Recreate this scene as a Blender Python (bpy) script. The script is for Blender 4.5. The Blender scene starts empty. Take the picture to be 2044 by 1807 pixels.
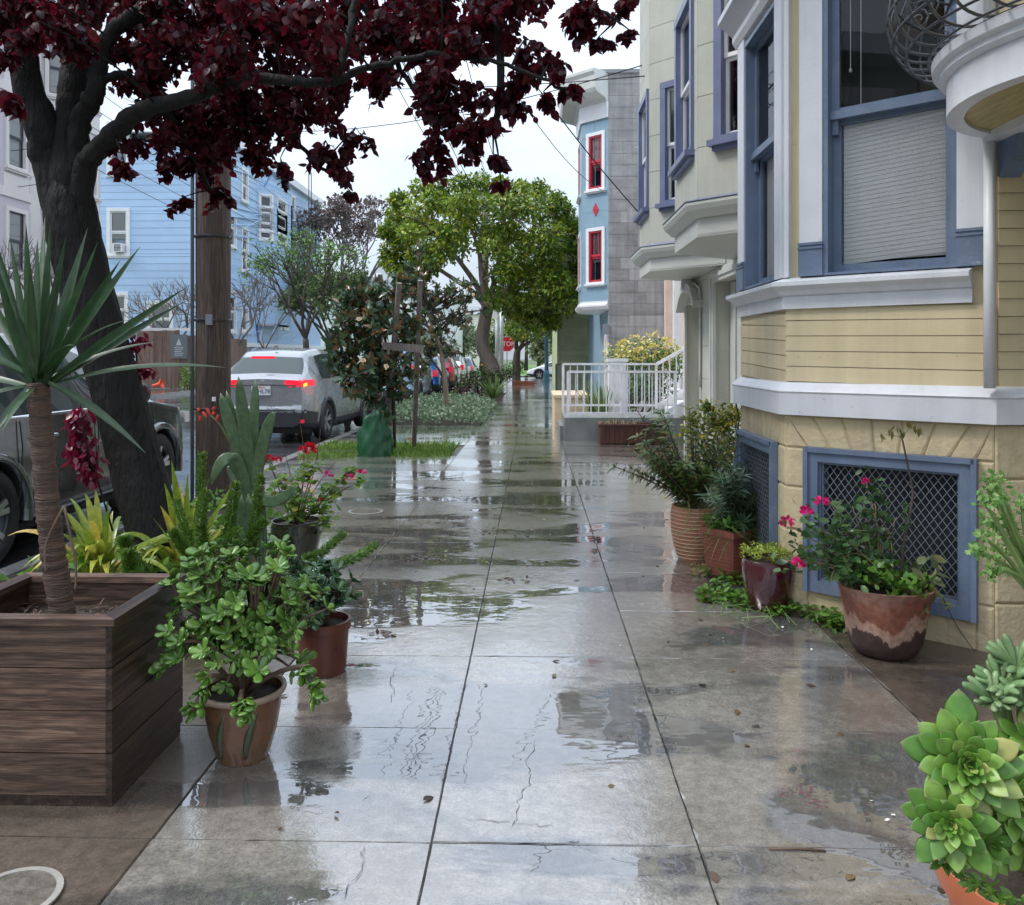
import bpy, bmesh, math, random
import numpy as np
from mathutils import Vector, Matrix, noise
from math import sin, cos, pi, radians, sqrt, atan2

random.seed(11)
np.random.seed(11)
sc = bpy.context.scene
COL = sc.collection
# ---------------------------------------------------------------- camera, sky, sun, exposure
F = 1650.0; CX = 1022.0; HZ = 708.0; CAMH = 1.42; TH = radians(1.5); SLOPE = 0.005
cam_d = bpy.data.cameras.new('camera'); cam = bpy.data.objects.new('camera', cam_d); COL.objects.link(cam)
cam_d.sensor_width = 36.0; cam_d.lens = 36.0 * F / 2044.0
cam_d.shift_y = -195.5 / 2044.0
cam_d.clip_start = 0.05; cam_d.clip_end = 3000
cam.location = (0, 0, CAMH); cam.rotation_euler = (pi / 2, 0, TH)
sc.camera = cam
SUN_EL, SUN_AZ = radians(50), radians(-98)
w = bpy.data.worlds.new('World'); sc.world = w; w.use_nodes = True
nt = w.node_tree; nt.nodes.clear()
out = nt.nodes.new('ShaderNodeOutputWorld'); bg = nt.nodes.new('ShaderNodeBackground')
sky = nt.nodes.new('ShaderNodeTexSky'); sky.sky_type = 'NISHITA'; sky.sun_disc = False
sky.sun_elevation = SUN_EL; sky.sun_rotation = SUN_AZ; sky.air_density = 1.3; sky.dust_density = 2.0
tc = nt.nodes.new('ShaderNodeTexCoord'); nz = nt.nodes.new('ShaderNodeTexNoise')
nz.inputs['Scale'].default_value = 2.2; nz.inputs['Detail'].default_value = 6; nz.inputs['Roughness'].default_value = .55
mp = nt.nodes.new('ShaderNodeMapping'); mp.inputs['Scale'].default_value = (1, 1, 2.2)
rp = nt.nodes.new('ShaderNodeValToRGB')
rp.color_ramp.elements[0].position = .33; rp.color_ramp.elements[0].color = (.5, .5, .5, 1)
rp.color_ramp.elements[1].position = .6; rp.color_ramp.elements[1].color = (1, 1, 1, 1)
mx = nt.nodes.new('ShaderNodeMix'); mx.data_type = 'RGBA'
mx.inputs[7].default_value = (6.1, 6.95, 8.2, 1)
nt.links.new(tc.outputs['Generated'], mp.inputs[0]); nt.links.new(mp.outputs[0], nz.inputs['Vector'])
nt.links.new(nz.outputs['Fac'], rp.inputs[0]); nt.links.new(rp.outputs[0], mx.inputs[0])
nt.links.new(sky.outputs[0], mx.inputs[6])
# overcast skies brighten from horizon to zenith
sxyz = nt.nodes.new('ShaderNodeSeparateXYZ'); nt.links.new(tc.outputs['Generated'], sxyz.inputs[0])
mr = nt.nodes.new('ShaderNodeMapRange'); mr.inputs['From Min'].default_value = 0; mr.inputs['From Max'].default_value = 1
mr.inputs['To Min'].default_value = .74; mr.inputs['To Max'].default_value = 2.3; nt.links.new(sxyz.outputs['Z'], mr.inputs['Value'])
vm = nt.nodes.new('ShaderNodeVectorMath'); vm.operation = 'SCALE'; nt.links.new(mx.outputs[2], vm.inputs[0]); nt.links.new(mr.outputs[0], vm.inputs['Scale'])
nt.links.new(vm.outputs[0], bg.inputs[0])
bg.inputs[1].default_value = 0.1
nt.links.new(bg.outputs[0], out.inputs[0])
sun_d = bpy.data.lights.new('sun', 'SUN'); sun = bpy.data.objects.new('sun', sun_d); COL.objects.link(sun)
sun_d.energy = 1.5; sun_d.angle = radians(14); sun_d.color = (1, .96, .9)
sdir = Vector((sin(SUN_AZ) * cos(SUN_EL), cos(SUN_AZ) * cos(SUN_EL), sin(SUN_EL)))
sun.rotation_euler = sdir.to_track_quat('Z', 'Y').to_euler()
sun.location = (-10, 0, 30)
sc.view_settings.view_transform = 'Standard'; sc.view_settings.look = 'None'
sc.view_settings.gamma = 1.0; sc.view_settings.exposure = 0.6
try: sc.cycles.use_denoising = True
except Exception: pass
sc.cycles.max_bounces = 6; sc.cycles.transparent_max_bounces = 16
sc.cycles.sample_clamp_indirect = 6; sc.cycles.use_light_tree = False

# ---------------------------------------------------------------- placing helpers
def ray(px, py):
    u = (px - CX) / F; v = (HZ - py) / F
    return Vector((-sin(TH) + u * cos(TH), cos(TH) + u * sin(TH), v))
def gz(y): return -SLOPE * y
def gp(px, py, dz=0.0):
    d = ray(px, py); t = (CAMH - dz) / (-d.z - SLOPE * d.y)
    return Vector((d.x * t, d.y * t, CAMH + d.z * t))
def wy(px, py, Y): d = ray(px, py); t = Y / d.y; return Vector((d.x * t, Y, CAMH + d.z * t))
def wx(px, py, X): d = ray(px, py); t = X / d.x; return Vector((X, d.y * t, CAMH + d.z * t))
def gv(x, y, dz=0.0): return Vector((x, y, gz(y) + dz))
def rnd(a, b): return random.uniform(a, b)

# ---------------------------------------------------------------- materials
def nodes(name):
    m = bpy.data.materials.new(name); m.use_nodes = True
    t = m.node_tree; t.nodes.clear()
    o = t.nodes.new('ShaderNodeOutputMaterial'); b = t.nodes.new('ShaderNodeBsdfPrincipled')
    t.links.new(b.outputs[0], o.inputs[0])
    return m, t, o, b
def c4(c, k=1.0): return (min(1, c[0] * k), min(1, c[1] * k), min(1, c[2] * k), 1)
def pos_noise(t, scale, detail=4, stretch=(1, 1, 1), rough=.55, rot=None, src=None, dist=0.0):
    if src is None:
        g = t.nodes.new('ShaderNodeNewGeometry'); s = g.outputs['Position']
    else: s = src
    mpn = t.nodes.new('ShaderNodeMapping'); mpn.inputs['Scale'].default_value = stretch
    if rot: mpn.inputs['Rotation'].default_value = rot
    n = t.nodes.new('ShaderNodeTexNoise'); n.inputs['Scale'].default_value = scale; n.inputs['Detail'].default_value = detail
    n.inputs['Roughness'].default_value = rough; n.inputs['Distortion'].default_value = dist
    t.links.new(s, mpn.inputs[0]); t.links.new(mpn.outputs[0], n.inputs['Vector'])
    return n
def ramp(t, fac, stops):
    r = t.nodes.new('ShaderNodeValToRGB'); e = r.color_ramp.elements
    while len(e) < len(stops): e.new(.5)
    for k, (p, c) in enumerate(stops):
        e[k].position = p; e[k].color = c if len(c) == 4 else (c[0], c[1], c[2], 1)
    t.links.new(fac, r.inputs[0]); return r
def grey(v): return (v, v, v, 1)
def mixc(t, fac, a, b, blend='MIX'):
    m = t.nodes.new('ShaderNodeMix'); m.data_type = 'RGBA'; m.blend_type = blend
    for sock, val in ((0, fac), (6, a), (7, b)):
        if hasattr(val, 'is_output'): t.links.new(val, m.inputs[sock])
        else: m.inputs[sock].default_value = val
    return m.outputs[2]
def math_(t, op, a, b=None):
    m = t.nodes.new('ShaderNodeMath'); m.operation = op
    for k, val in enumerate((a, b)):
        if val is None: continue
        if hasattr(val, 'is_output'): t.links.new(val, m.inputs[k])
        else: m.inputs[k].default_value = val
    return m.outputs[0]
def bump(t, b, h, strength, dist=.01):
    n = t.nodes.new('ShaderNodeBump'); n.inputs['Strength'].default_value = strength; n.inputs['Distance'].default_value = dist
    t.links.new(h, n.inputs['Height']); t.links.new(n.outputs[0], b.inputs['Normal']); return n
def mk(name, col, rough=.6, var=.12, vscale=2.5, bmp=.15, bscale=60, stretch=(1, 1, 1), metal=0.0, coat=0.0, spec=.5,
       dirt=None, dirt_amt=.5, dscale=1.2, piece_var=0.0, fleck=None, streak=0.0, bdist=.01):
    m, t, o, b = nodes(name)
    n = pos_noise(t, vscale, 5, stretch)
    r = ramp(t, n.outputs['Fac'], [(.3, c4(col, 1 - var)), (.7, c4(col, 1 + var))])
    colo = r.outputs[0]
    if dirt is not None:
        dn = pos_noise(t, dscale, 8, stretch, rough=.7)
        dr = ramp(t, dn.outputs['Fac'], [(.5, grey(0)), (.72, grey(dirt_amt))])
        colo = mixc(t, dr.outputs[0], colo, c4(dirt))
    if streak:
        sn = pos_noise(t, 1.0, 4, (9, 9, .55), .6); colo = mixc(t, 1.0, colo, ramp(t, sn.outputs['Fac'], [(.42, grey(1)), (.75, grey(1 - streak))]).outputs[0], 'MULTIPLY')
    if fleck is not None:
        fn = pos_noise(t, 13, 8, (1, 1, 2.2), .78); colo = mixc(t, ramp(t, fn.outputs['Fac'], [(.645, grey(0)), (.665, grey(.85))]).outputs[0], colo, c4(fleck))
    if piece_var:
        oi = t.nodes.new('ShaderNodeObjectInfo')
        rr = ramp(t, oi.outputs['Random'], [(0, grey(1 - piece_var)), (1, grey(1 + piece_var * .6))])
        colo = mixc(t, 1.0, colo, rr.outputs[0], 'MULTIPLY')
    t.links.new(colo, b.inputs['Base Color'])
    b.inputs['Metallic'].default_value = metal
    b.inputs['Specular IOR Level'].default_value = spec
    b.inputs['Coat Weight'].default_value = coat; b.inputs['Coat Roughness'].default_value = .05
    rn = ramp(t, n.outputs['Fac'], [(.3, grey(max(.03, rough - .1))), (.7, grey(min(1, rough + .1)))])
    t.links.new(rn.outputs[0], b.inputs['Roughness'])
    if bmp:
        bn = pos_noise(t, bscale, 4, stretch); bump(t, b, bn.outputs['Fac'], bmp, bdist)
    return m
def leafmat(name, stops, rough=.38, trans=.3, tcol=None, spec=.5, fine=False, edge=None):
    m, t, o, b = nodes(name)
    g = t.nodes.new('ShaderNodeNewGeometry'); oi = t.nodes.new('ShaderNodeObjectInfo')
    v = math_(t, 'FRACT', math_(t, 'ADD', g.outputs['Random Per Island'], oi.outputs['Random']))
    r = ramp(t, v, stops)
    colo = r.outputs[0]
    if edge:
        tcn = t.nodes.new('ShaderNodeTexCoord'); sx = t.nodes.new('ShaderNodeSeparateXYZ'); t.links.new(tcn.outputs['Object'], sx.inputs[0])
        colo = mixc(t, ramp(t, sx.outputs['Y'], [(.0, (.5, .5, .5, 1)), (.35, grey(0)), (.88, grey(0)), (1.0, grey(.75))]).outputs[0], colo, c4(edge))
    if fine:
        n = pos_noise(t, 30, 2); k = ramp(t, n.outputs['Fac'], [(.3, grey(.72)), (.7, grey(1.2))])
        colo = mixc(t, 1.0, colo, k.outputs[0], 'MULTIPLY')
    t.links.new(colo, b.inputs['Base Color']); b.inputs['Roughness'].default_value = rough
    b.inputs['Specular IOR Level'].default_value = spec
    if trans:
        tr = t.nodes.new('ShaderNodeBsdfTranslucent'); ms = t.nodes.new('ShaderNodeMixShader'); ms.inputs[0].default_value = trans
        if tcol is None: t.links.new(colo, tr.inputs[0])
        else: tr.inputs[0].default_value = c4(tcol)
        t.links.new(b.outputs[0], ms.inputs[1]); t.links.new(tr.outputs[0], ms.inputs[2]); t.links.new(ms.outputs[0], o.inputs[0])
    return m
def woodmat(name, dark, light, axis='x', rough=.5, scale=6.0, bmp=.3, piece=.25, wear=None, rings=None):
    m, t, o, b = nodes(name)
    st = {'x': (.35, 6, 6), 'y': (6, .35, 6), 'z': (6, 6, .35)}[axis]
    g = t.nodes.new('ShaderNodeNewGeometry'); oi = t.nodes.new('ShaderNodeObjectInfo')
    off = t.nodes.new('ShaderNodeVectorMath'); off.operation = 'ADD'
    sca = t.nodes.new('ShaderNodeVectorMath'); sca.operation = 'SCALE'; sca.inputs[0].default_value = (3.1, 7.7, 5.3)
    t.links.new(oi.outputs['Random'], sca.inputs['Scale']); t.links.new(g.outputs['Position'], off.inputs[0]); t.links.new(sca.outputs[0], off.inputs[1])
    n = pos_noise(t, scale, 6, st, .6, src=off.outputs[0], dist=1.2)
    r = ramp(t, n.outputs['Fac'], [(.32, c4(dark)), (.52, c4([(dark[k] + light[k]) / 2 for k in range(3)])), (.68, c4(light))])
    fine = pos_noise(t, scale * 5, 4, st, .6, src=off.outputs[0])
    f2 = ramp(t, fine.outputs['Fac'], [(.35, grey(.72)), (.65, grey(1.12))])
    colo = mixc(t, 1.0, r.outputs[0], f2.outputs[0], 'MULTIPLY')
    rr = ramp(t, oi.outputs['Random'], [(0, grey(1 - piece)), (1, grey(1 + piece * .4))])
    colo = mixc(t, 1.0, colo, rr.outputs[0], 'MULTIPLY')
    if rings:
        mpw = t.nodes.new('ShaderNodeMapping'); mpw.inputs['Scale'].default_value = {'x': (.3, 1, 1), 'y': (1, .3, 1), 'z': (1, 1, .3)}[axis]
        t.links.new(off.outputs[0], mpw.inputs[0]); wv = t.nodes.new('ShaderNodeTexWave'); wv.bands_direction = 'Z' if axis != 'z' else 'X'
        wv.inputs['Scale'].default_value = rings; wv.inputs['Distortion'].default_value = 7; wv.inputs['Detail'].default_value = 3; wv.inputs['Detail Scale'].default_value = 2.2; t.links.new(mpw.outputs[0], wv.inputs['Vector'])
        colo = mixc(t, 1.0, colo, ramp(t, wv.outputs['Fac'], [(.1, grey(.7)), (.6, grey(1.12))]).outputs[0], 'MULTIPLY')
    if wear is not None:
        wn = pos_noise(t, 2.2, 6, src=off.outputs[0]); wr = ramp(t, wn.outputs['Fac'], [(.48, grey(0)), (.7, grey(.6))])
        colo = mixc(t, wr.outputs[0], colo, c4(wear))
    t.links.new(colo, b.inputs['Base Color']); b.inputs['Roughness'].default_value = rough
    bump(t, b, fine.outputs['Fac'], bmp, .004)
    return m
def flat(name, col, rough=.5, metal=0.0, coat=0.0, emit=None, es=1.0, spec=.5):
    m, t, o, b = nodes(name)
    b.inputs['Base Color'].default_value = c4(col); b.inputs['Roughness'].default_value = rough
    b.inputs['Metallic'].default_value = metal; b.inputs['Coat Weight'].default_value = coat; b.inputs['Coat Roughness'].default_value = .04
    b.inputs['Specular IOR Level'].default_value = spec
    if emit: b.inputs['Emission Color'].default_value = c4(emit); b.inputs['Emission Strength'].default_value = es
    return m
def glassmat(name, tint=(.95, .97, .97), base=.03, rough=.01, mult=1.5):
    m, t, o, b = nodes(name)
    tr = t.nodes.new('ShaderNodeBsdfTransparent'); tr.inputs[0].default_value = c4(tint)
    gl = t.nodes.new('ShaderNodeBsdfGlossy'); gl.inputs['Roughness'].default_value = rough
    fr = t.nodes.new('ShaderNodeFresnel'); fr.inputs[0].default_value = 1.6
    f = math_(t, 'MINIMUM', math_(t, 'ADD', math_(t, 'MULTIPLY', fr.outputs[0], mult), base), 1.0)
    n = pos_noise(t, 1.4, 2); bn = t.nodes.new('ShaderNodeBump'); bn.inputs['Strength'].default_value = .05; bn.inputs['Distance'].default_value = .02
    t.links.new(n.outputs['Fac'], bn.inputs['Height']); t.links.new(bn.outputs[0], gl.inputs['Normal'])
    ms = t.nodes.new('ShaderNodeMixShader')
    t.links.new(f, ms.inputs[0]); t.links.new(tr.outputs[0], ms.inputs[1]); t.links.new(gl.outputs[0], ms.inputs[2]); t.links.new(ms.outputs[0], o.inputs[0])
    return m

# ---------------------------------------------------------------- object helpers
ORG = {}
def tag(o, label=None, cat=None, group=None, kind=None):
    if label: o['label'] = label
    if cat: o['category'] = cat
    if group: o['group'] = group
    if kind: o['kind'] = kind
    return o
def thing(name, label, cat, loc=(0, 0, 0), group=None, kind=None, rotz=0.0):
    o = bpy.data.objects.new(name, None); COL.objects.link(o); o.location = loc; o.rotation_euler = (0, 0, rotz)
    o.empty_display_size = .2
    ORG[o.name] = Vector(loc); return tag(o, label, cat, group, kind)
def attach(o, parent, world=True):
    COL.objects.link(o)
    if parent is not None:
        o.parent = parent
        ORG[o.name] = ORG.get(parent.name, Vector((0, 0, 0)))
    else: ORG[o.name] = Vector((0, 0, 0))
    return o
class MB:
    def __init__(s): s.v = []; s.f = []
    def add(s, vs, fs):
        k = len(s.v); s.v += [tuple(a) for a in vs]; s.f += [tuple(i + k for i in f) for f in fs]; return s
    def box(s, x0, x1, y0, y1, z0, z1):
        return s.add([(x0, y0, z0), (x1, y0, z0), (x1, y1, z0), (x0, y1, z0), (x0, y0, z1), (x1, y0, z1), (x1, y1, z1), (x0, y1, z1)],
                     [(0, 3, 2, 1), (4, 5, 6, 7), (0, 1, 5, 4), (1, 2, 6, 5), (2, 3, 7, 6), (3, 0, 4, 7)])
    def obox(s, c, ax, ay, az):
        c = Vector(c); ax = Vector(ax); ay = Vector(ay); az = Vector(az)
        vs = [c + i * ax + j * ay + k * az for k in (-1, 1) for (i, j) in ((-1, -1), (1, -1), (1, 1), (-1, 1))]
        return s.add(vs, [(0, 3, 2, 1), (4, 5, 6, 7), (0, 1, 5, 4), (1, 2, 6, 5), (2, 3, 7, 6), (3, 0, 4, 7)])
    def bar(s, a, b, r1, r2=None, up=(0, 0, 1)):
        a = Vector(a); b = Vector(b); d = (b - a); L = d.length; d.normalize(); u = Vector(up)
        if abs(d.dot(u)) > .95: u = Vector((1, 0, 0))
        x = d.cross(u).normalized(); y = x.cross(d); r2 = r2 or r1
        return s.obox((a + b) / 2, x * r1, y * r2, d * L / 2)
    def tube(s, pts, rad, n=8, cap=True):
        pts = [Vector(p) for p in pts]; m = len(pts)
        if not hasattr(rad, '__len__'): rad = [rad] * m
        k0 = len(s.v); prev = None
        for i, p in enumerate(pts):
            d = (pts[min(i + 1, m - 1)] - pts[max(i - 1, 0)]).normalized()
            if prev is None:
                u = Vector((0, 0, 1)) if abs(d.z) < .9 else Vector((1, 0, 0))
                x = d.cross(u).normalized()
            else:
                x = (prev - d * prev.dot(d)).normalized()
            prev = x; y = d.cross(x)
            for j in range(n):
                a = 2 * pi * j / n
                s.v.append(tuple(p + (x * cos(a) + y * sin(a)) * rad[i]))
        for i in range(m - 1):
            for j in range(n):
                a = k0 + i * n + j; b = k0 + i * n + (j + 1) % n
                s.f.append((a, b, b + n, a + n))
        if cap:
            s.f.append(tuple(k0 + j for j in reversed(range(n)))); s.f.append(tuple(k0 + (m - 1) * n + j for j in range(n)))
        return s
    def lathe(s, prof, n=32, c=(0, 0, 0), wob=0.0, a0=0.0, a1=2 * pi):
        k0 = len(s.v); full = abs(a1 - a0 - 2 * pi) < 1e-6; nn = n if full else n + 1
        for (r, z) in prof:
            for j in range(nn):
                a = a0 + (a1 - a0) * j / n
                rr = r * (1 + wob * sin(3 * a + z * 9))
                s.v.append((c[0] + rr * cos(a), c[1] + rr * sin(a), c[2] + z))
        for i in range(len(prof) - 1):
            for j in range(n):
                a = k0 + i * nn + j; b = k0 + i * nn + (j + 1) % nn
                s.f.append((a, b, b + nn, a + nn))
        return s
    def prism(s, poly, z0, z1):
        n = len(poly); vs = [(p[0], p[1], z0) for p in poly] + [(p[0], p[1], z1) for p in poly]
        fs = [tuple(reversed(range(n))), tuple(range(n, 2 * n))] + [(i, (i + 1) % n, n + (i + 1) % n, n + i) for i in range(n)]
        return s.add(vs, fs)
    def sweep(s, prof, path, closed=False):
        # prof: list of (out, z); path: list of (x, y); mitred corners, outward = right of the path
        m = len(path); P = [Vector(p) for p in path]; k0 = len(s.v)
        for i in range(m):
            if 0 < i < m - 1 or closed:
                d1 = (P[i] - P[i - 1]).normalized(); d2 = (P[(i + 1) % m] - P[i]).normalized()
            else:
                d1 = d2 = (P[1] - P[0]).normalized() if i == 0 else (P[-1] - P[-2]).normalized()
            n1 = Vector((d1.y, -d1.x)); n2 = Vector((d2.y, -d2.x)); b = (n1 + n2)
            b = b / max(.2, b.dot(n1)) if b.length > 1e-6 else n1
            for (o, z) in prof: s.v.append((P[i].x + b.x * o, P[i].y + b.y * o, z))
        q = len(prof)
        for i in range(m - 1 if not closed else m):
            for j in range(q):
                a = k0 + i * q + j; b2 = k0 + i * q + (j + 1) % q
                c = k0 + ((i + 1) % m) * q + (j + 1) % q; d = k0 + ((i + 1) % m) * q + j
                s.f.append((a, b2, c, d))
        if not closed:
            s.f.append(tuple(k0 + j for j in reversed(range(q)))); s.f.append(tuple(k0 + (m - 1) * q + j for j in range(q)))
        return s
    def mesh(s, name, smooth=False, origin=None):
        me = bpy.data.meshes.new(name)
        v = s.v if origin is None else [(a[0] - origin.x, a[1] - origin.y, a[2] - origin.z) for a in s.v]
        me.from_pydata(v, [], s.f)
        if smooth: me.polygons.foreach_set('use_smooth', [True] * len(me.polygons))
        return me
    def build(s, name, mat, parent=None, smooth=False, local=False, auto=None, **kw):
        org = ORG.get(parent.name) if (parent is not None and not local) else None
        me = s.mesh(name, smooth, org)
        if auto: 
            me.polygons.foreach_set('use_smooth', [True] * len(me.polygons)); me.set_sharp_from_angle(angle=radians(auto))
        me.materials.append(mat)
        o = bpy.data.objects.new(name, me); attach(o, parent)
        if kw: tag(o, **kw)
        return o
UNIT = {}
def unit(mat, kind='box'):
    key = (mat.name, kind)
    if key not in UNIT:
        m = MB().box(-1, 1, -1, 1, -1, 1); me = m.mesh('piece_' + mat.name); me.materials.append(mat); UNIT[key] = me
    return UNIT[key]
def piece(name, mat, parent, c, ax, ay, az):
    o = bpy.data.objects.new(name, unit(mat)); attach(o, parent)
    c = Vector(c) - ORG.get(parent.name, Vector()) if parent is not None else Vector(c)
    ax = Vector(ax); ay = Vector(ay); az = Vector(az)
    o.matrix_local = Matrix(((ax.x, ay.x, az.x, c.x), (ax.y, ay.y, az.y, c.y), (ax.z, ay.z, az.z, c.z), (0, 0, 0, 1)))
    return o
def pbox(name, mat, parent, x0, x1, y0, y1, z0, z1):
    return piece(name, mat, parent, ((x0 + x1) / 2, (y0 + y1) / 2, (z0 + z1) / 2), ((x1 - x0) / 2, 0, 0), (0, (y1 - y0) / 2, 0), (0, 0, (z1 - z0) / 2))
class Face:
    """a vertical wall face: s along it, z up, o outwards"""
    def __init__(s, p0, p1, toward):
        s.p0 = Vector(p0); d = Vector(p1) - s.p0; s.L = d.length; s.d = d / s.L
        n = Vector((s.d.y, -s.d.x)); t = Vector(toward) - s.p0
        s.n = n if n.dot(t) > 0 else -n
    def pt(s, a, z, o=0.0):
        p = s.p0 + s.d * a + s.n * o; return Vector((p.x, p.y, z))
    def box(s, mb, a0, a1, z0, z1, o0, o1):
        return mb.obox(s.pt((a0 + a1) / 2, (z0 + z1) / 2, (o0 + o1) / 2), (s.d.x * (a1 - a0) / 2, s.d.y * (a1 - a0) / 2, 0),
                       (s.n.x * (o1 - o0) / 2, s.n.y * (o1 - o0) / 2, 0), (0, 0, (z1 - z0) / 2))
    def piece(s, name, mat, parent, a0, a1, z0, z1, o0, o1, tilt=0.0):
        up = Vector((s.n.x * tilt, s.n.y * tilt, (z1 - z0) / 2))
        return piece(name, mat, parent, s.pt((a0 + a1) / 2, (z0 + z1) / 2, (o0 + o1) / 2), (s.d.x * (a1 - a0) / 2, s.d.y * (a1 - a0) / 2, 0),
                     (s.n.x * (o1 - o0) / 2, s.n.y * (o1 - o0) / 2, 0), up)
    def sz(s, px, py):
        """where a sight line meets the face"""
        d = ray(px, py); det = d.x * (-s.d.y) + s.d.x * d.y
        t = (s.p0.x * (-s.d.y) + s.d.x * s.p0.y) / det
        p = Vector((d.x * t, d.y * t)) - s.p0
        return p.dot(s.d), CAMH + d.z * t
def rsub(rects, hole):
    res = []
    a0, a1, z0, z1 = hole
    for (p, q, u, v) in rects:
        if a1 <= p or a0 >= q or z1 <= u or z0 >= v: res.append((p, q, u, v)); continue
        if u < z0: res.append((p, q, u, z0))
        if z1 < v: res.append((p, q, z1, v))
        l, h = max(u, z0), min(v, z1)
        if p < a0: res.append((p, a0, l, h))
        if a1 < q: res.append((a1, q, l, h))
    return [r for r in res if r[1] - r[0] > .004 and r[3] - r[2] > .004]
def wall(parent, fc, a0, a1, z0, z1, holes, mat, o0=-.12, o1=0.0, name='wall'):
    rs = [(a0, a1, z0, z1)]
    for h in holes: rs = rsub(rs, (h[0] - .012, h[1] + .012, h[2] - .012, h[3] + .012))
    mb = MB()
    for r in rs: fc.box(mb, r[0], r[1], r[2], r[3], o0, o1)
    return mb.build(name, mat, parent)
def boards(parent, fc, a0, a1, z0, z1, pitch, holes, mat, name='board', th=.012, gap=.004, tilt=.0, o=0.0, off=0.0, cols=None):
    z = z0 + off
    k = 0
    while z < z1 - 1e-4:
        zz = min(z1, z + pitch)
        segs = [(a0, a1)]
        if cols:
            sh = (k % 2) * cols * .5; xs = [a0]; x = a0 + cols - sh
            while x < a1 - .05: xs.append(x); x += cols
            xs.append(a1); segs = list(zip(xs[:-1], xs[1:]))
        for (s0, s1) in segs:
            rs = [(s0 + (gap / 2 if cols else 0), s1 - (gap / 2 if cols else 0), z, zz - gap)]
            for h in holes: rs = rsub(rs, h)
            for r in rs: fc.piece(name, mat, parent, r[0], r[1], r[2], r[3], o, o + th, tilt)
        z = zz; k += 1
def window(parent, fc, a0, a1, z0, z1, m_case, m_sash, m_glass, case=.06, proud=.03, meet=None, m_back=None, shade=None, m_shade=None,
           sill=None, m_sill=None, st=.035, name='window', mull=0, depth=.0, head=None):
    """opening a0..a1, z0..z1; casing lies outside the opening"""
    mb = MB()
    fc.box(mb, a0 - case, a0, z0, z1, -.17, proud); fc.box(mb, a1, a1 + case, z0, z1, -.17, proud)
    fc.box(mb, a0 - case, a1 + case, z1, z1 + (head or case), -.17, proud + .003)
    fc.box(mb, a0 - case, a1 + case, z0 - case * .5, z0, -.17, proud + .004)
    w_ = mb.build(name, m_case, parent)
    zm = meet if meet else (z0 + z1) / 2
    for (u, v, of) in ((zm, z1, -.02 + depth), (z0, zm, -.045 + depth)):
        sb = MB()
        fc.box(sb, a0, a0 + st, u, v, of - .03, of); fc.box(sb, a1 - st, a1, u, v, of - .03, of)
        fc.box(sb, a0 + st, a1 - st, u, u + st * 1.2, of - .03, of + .001); fc.box(sb, a0 + st, a1 - st, v - st, v, of - .03, of + .001)
        if mull and v == z1:
            for q in range(1, mull + 1):
                x = a0 + (a1 - a0) * q / (mull + 1); fc.box(sb, x - .012, x + .012, u + st, v - st, of - .025, of - .002)
        sb.build('sash', m_sash, w_)
        MB().add([fc.pt(a0 + st, u + st * 1.2, of - .015), fc.pt(a1 - st, u + st * 1.2, of - .015), fc.pt(a1 - st, v - st, of - .015), fc.pt(a0 + st, v - st, of - .015)], [(0, 1, 2, 3)]).build('pane', m_glass, w_)
    if m_back: 
        bb = MB(); fc.box(bb, a0 - .1, a1 + .1, z0 - .1, z1 + .1, -.42, -.4); bb.build('room_backing', m_back, w_)
    if shade:
        u, v = shade; sb = MB(); fc.box(sb, a0 + .01, a1 - .01, u, v, -.13, -.125); sb.build('shade', m_shade, w_)
    if sill:
        sb = MB(); fc.box(sb, a0 - case - .03, a1 + case + .03, z0 - case * .5 - sill, z0 - case * .5, 0, proud + .06)
        fc.box(sb, a0 - case, a1 + case, z0 - case * .5 - sill * 1.8, z0 - case * .5 - sill, 0, proud + .02)
        sb.build('sill', m_sill or m_case, w_)
    return w_
# ---------------------------------------------------------------- leaves
def leaf_tmpl(L=1.0, W=.5, n=3, fold=.15, curl=.25, tip=.0, base=0.0):
    """leaf along +Y, normal +Z"""
    vs = []; fs = []
    for i in range(n + 1):
        t = i / n; wdt = W * .5 * (sin(pi * (base + (1 - base) * t) ** .8) if 0 < t < 1 else (0.02 if t == 1 else .06))
        if i == n: wdt = W * tip * .5 + .001
        y = L * t; z = -curl * L * t * t
        vs += [(-wdt, y, z + fold * wdt), (0, y, z), (wdt, y, z + fold * wdt)]
    for i in range(n):
        k = 3 * i; fs += [(k, k + 1, k + 4, k + 3), (k + 1, k + 2, k + 5, k + 4)]
    return np.array(vs, float), fs
def paddle_tmpl(L=1.0, W=.55, T=.16, n=5, m=6, curl=-.15, pw=.75, point=0.0):
    """thick succulent leaf along +Y"""
    vs = []; fs = []
    for i in range(n + 1):
        t = sin(pi / 2 * i / n)
        r = (.28 + .72 * sin(pi * min(.97, t) * .5 + .0)) * (sqrt(max(0, 1 - max(0, (t - .62) / .38) ** 2)) if t > .62 else 1)
        if point: r = (.3 + .7 * min(1, t / .62) ** 1.3) * (1 - max(0, (t - .62) / .38) ** point) if t < 1 else 0
        r = max(r, .03)
        for j in range(m):
            a = 2 * pi * j / m
            vs.append((cos(a) * W * .5 * r, L * t, sin(a) * T * .5 * r - curl * L * t * t))
    for i in range(n):
        for j in range(m):
            a = i * m + j; b = i * m + (j + 1) % m; fs.append((a, a + m, b + m, b))
    fs.append(tuple(range(n * m + m - 1, n * m - 1, -1)))
    return np.array(vs, float), fs
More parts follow.
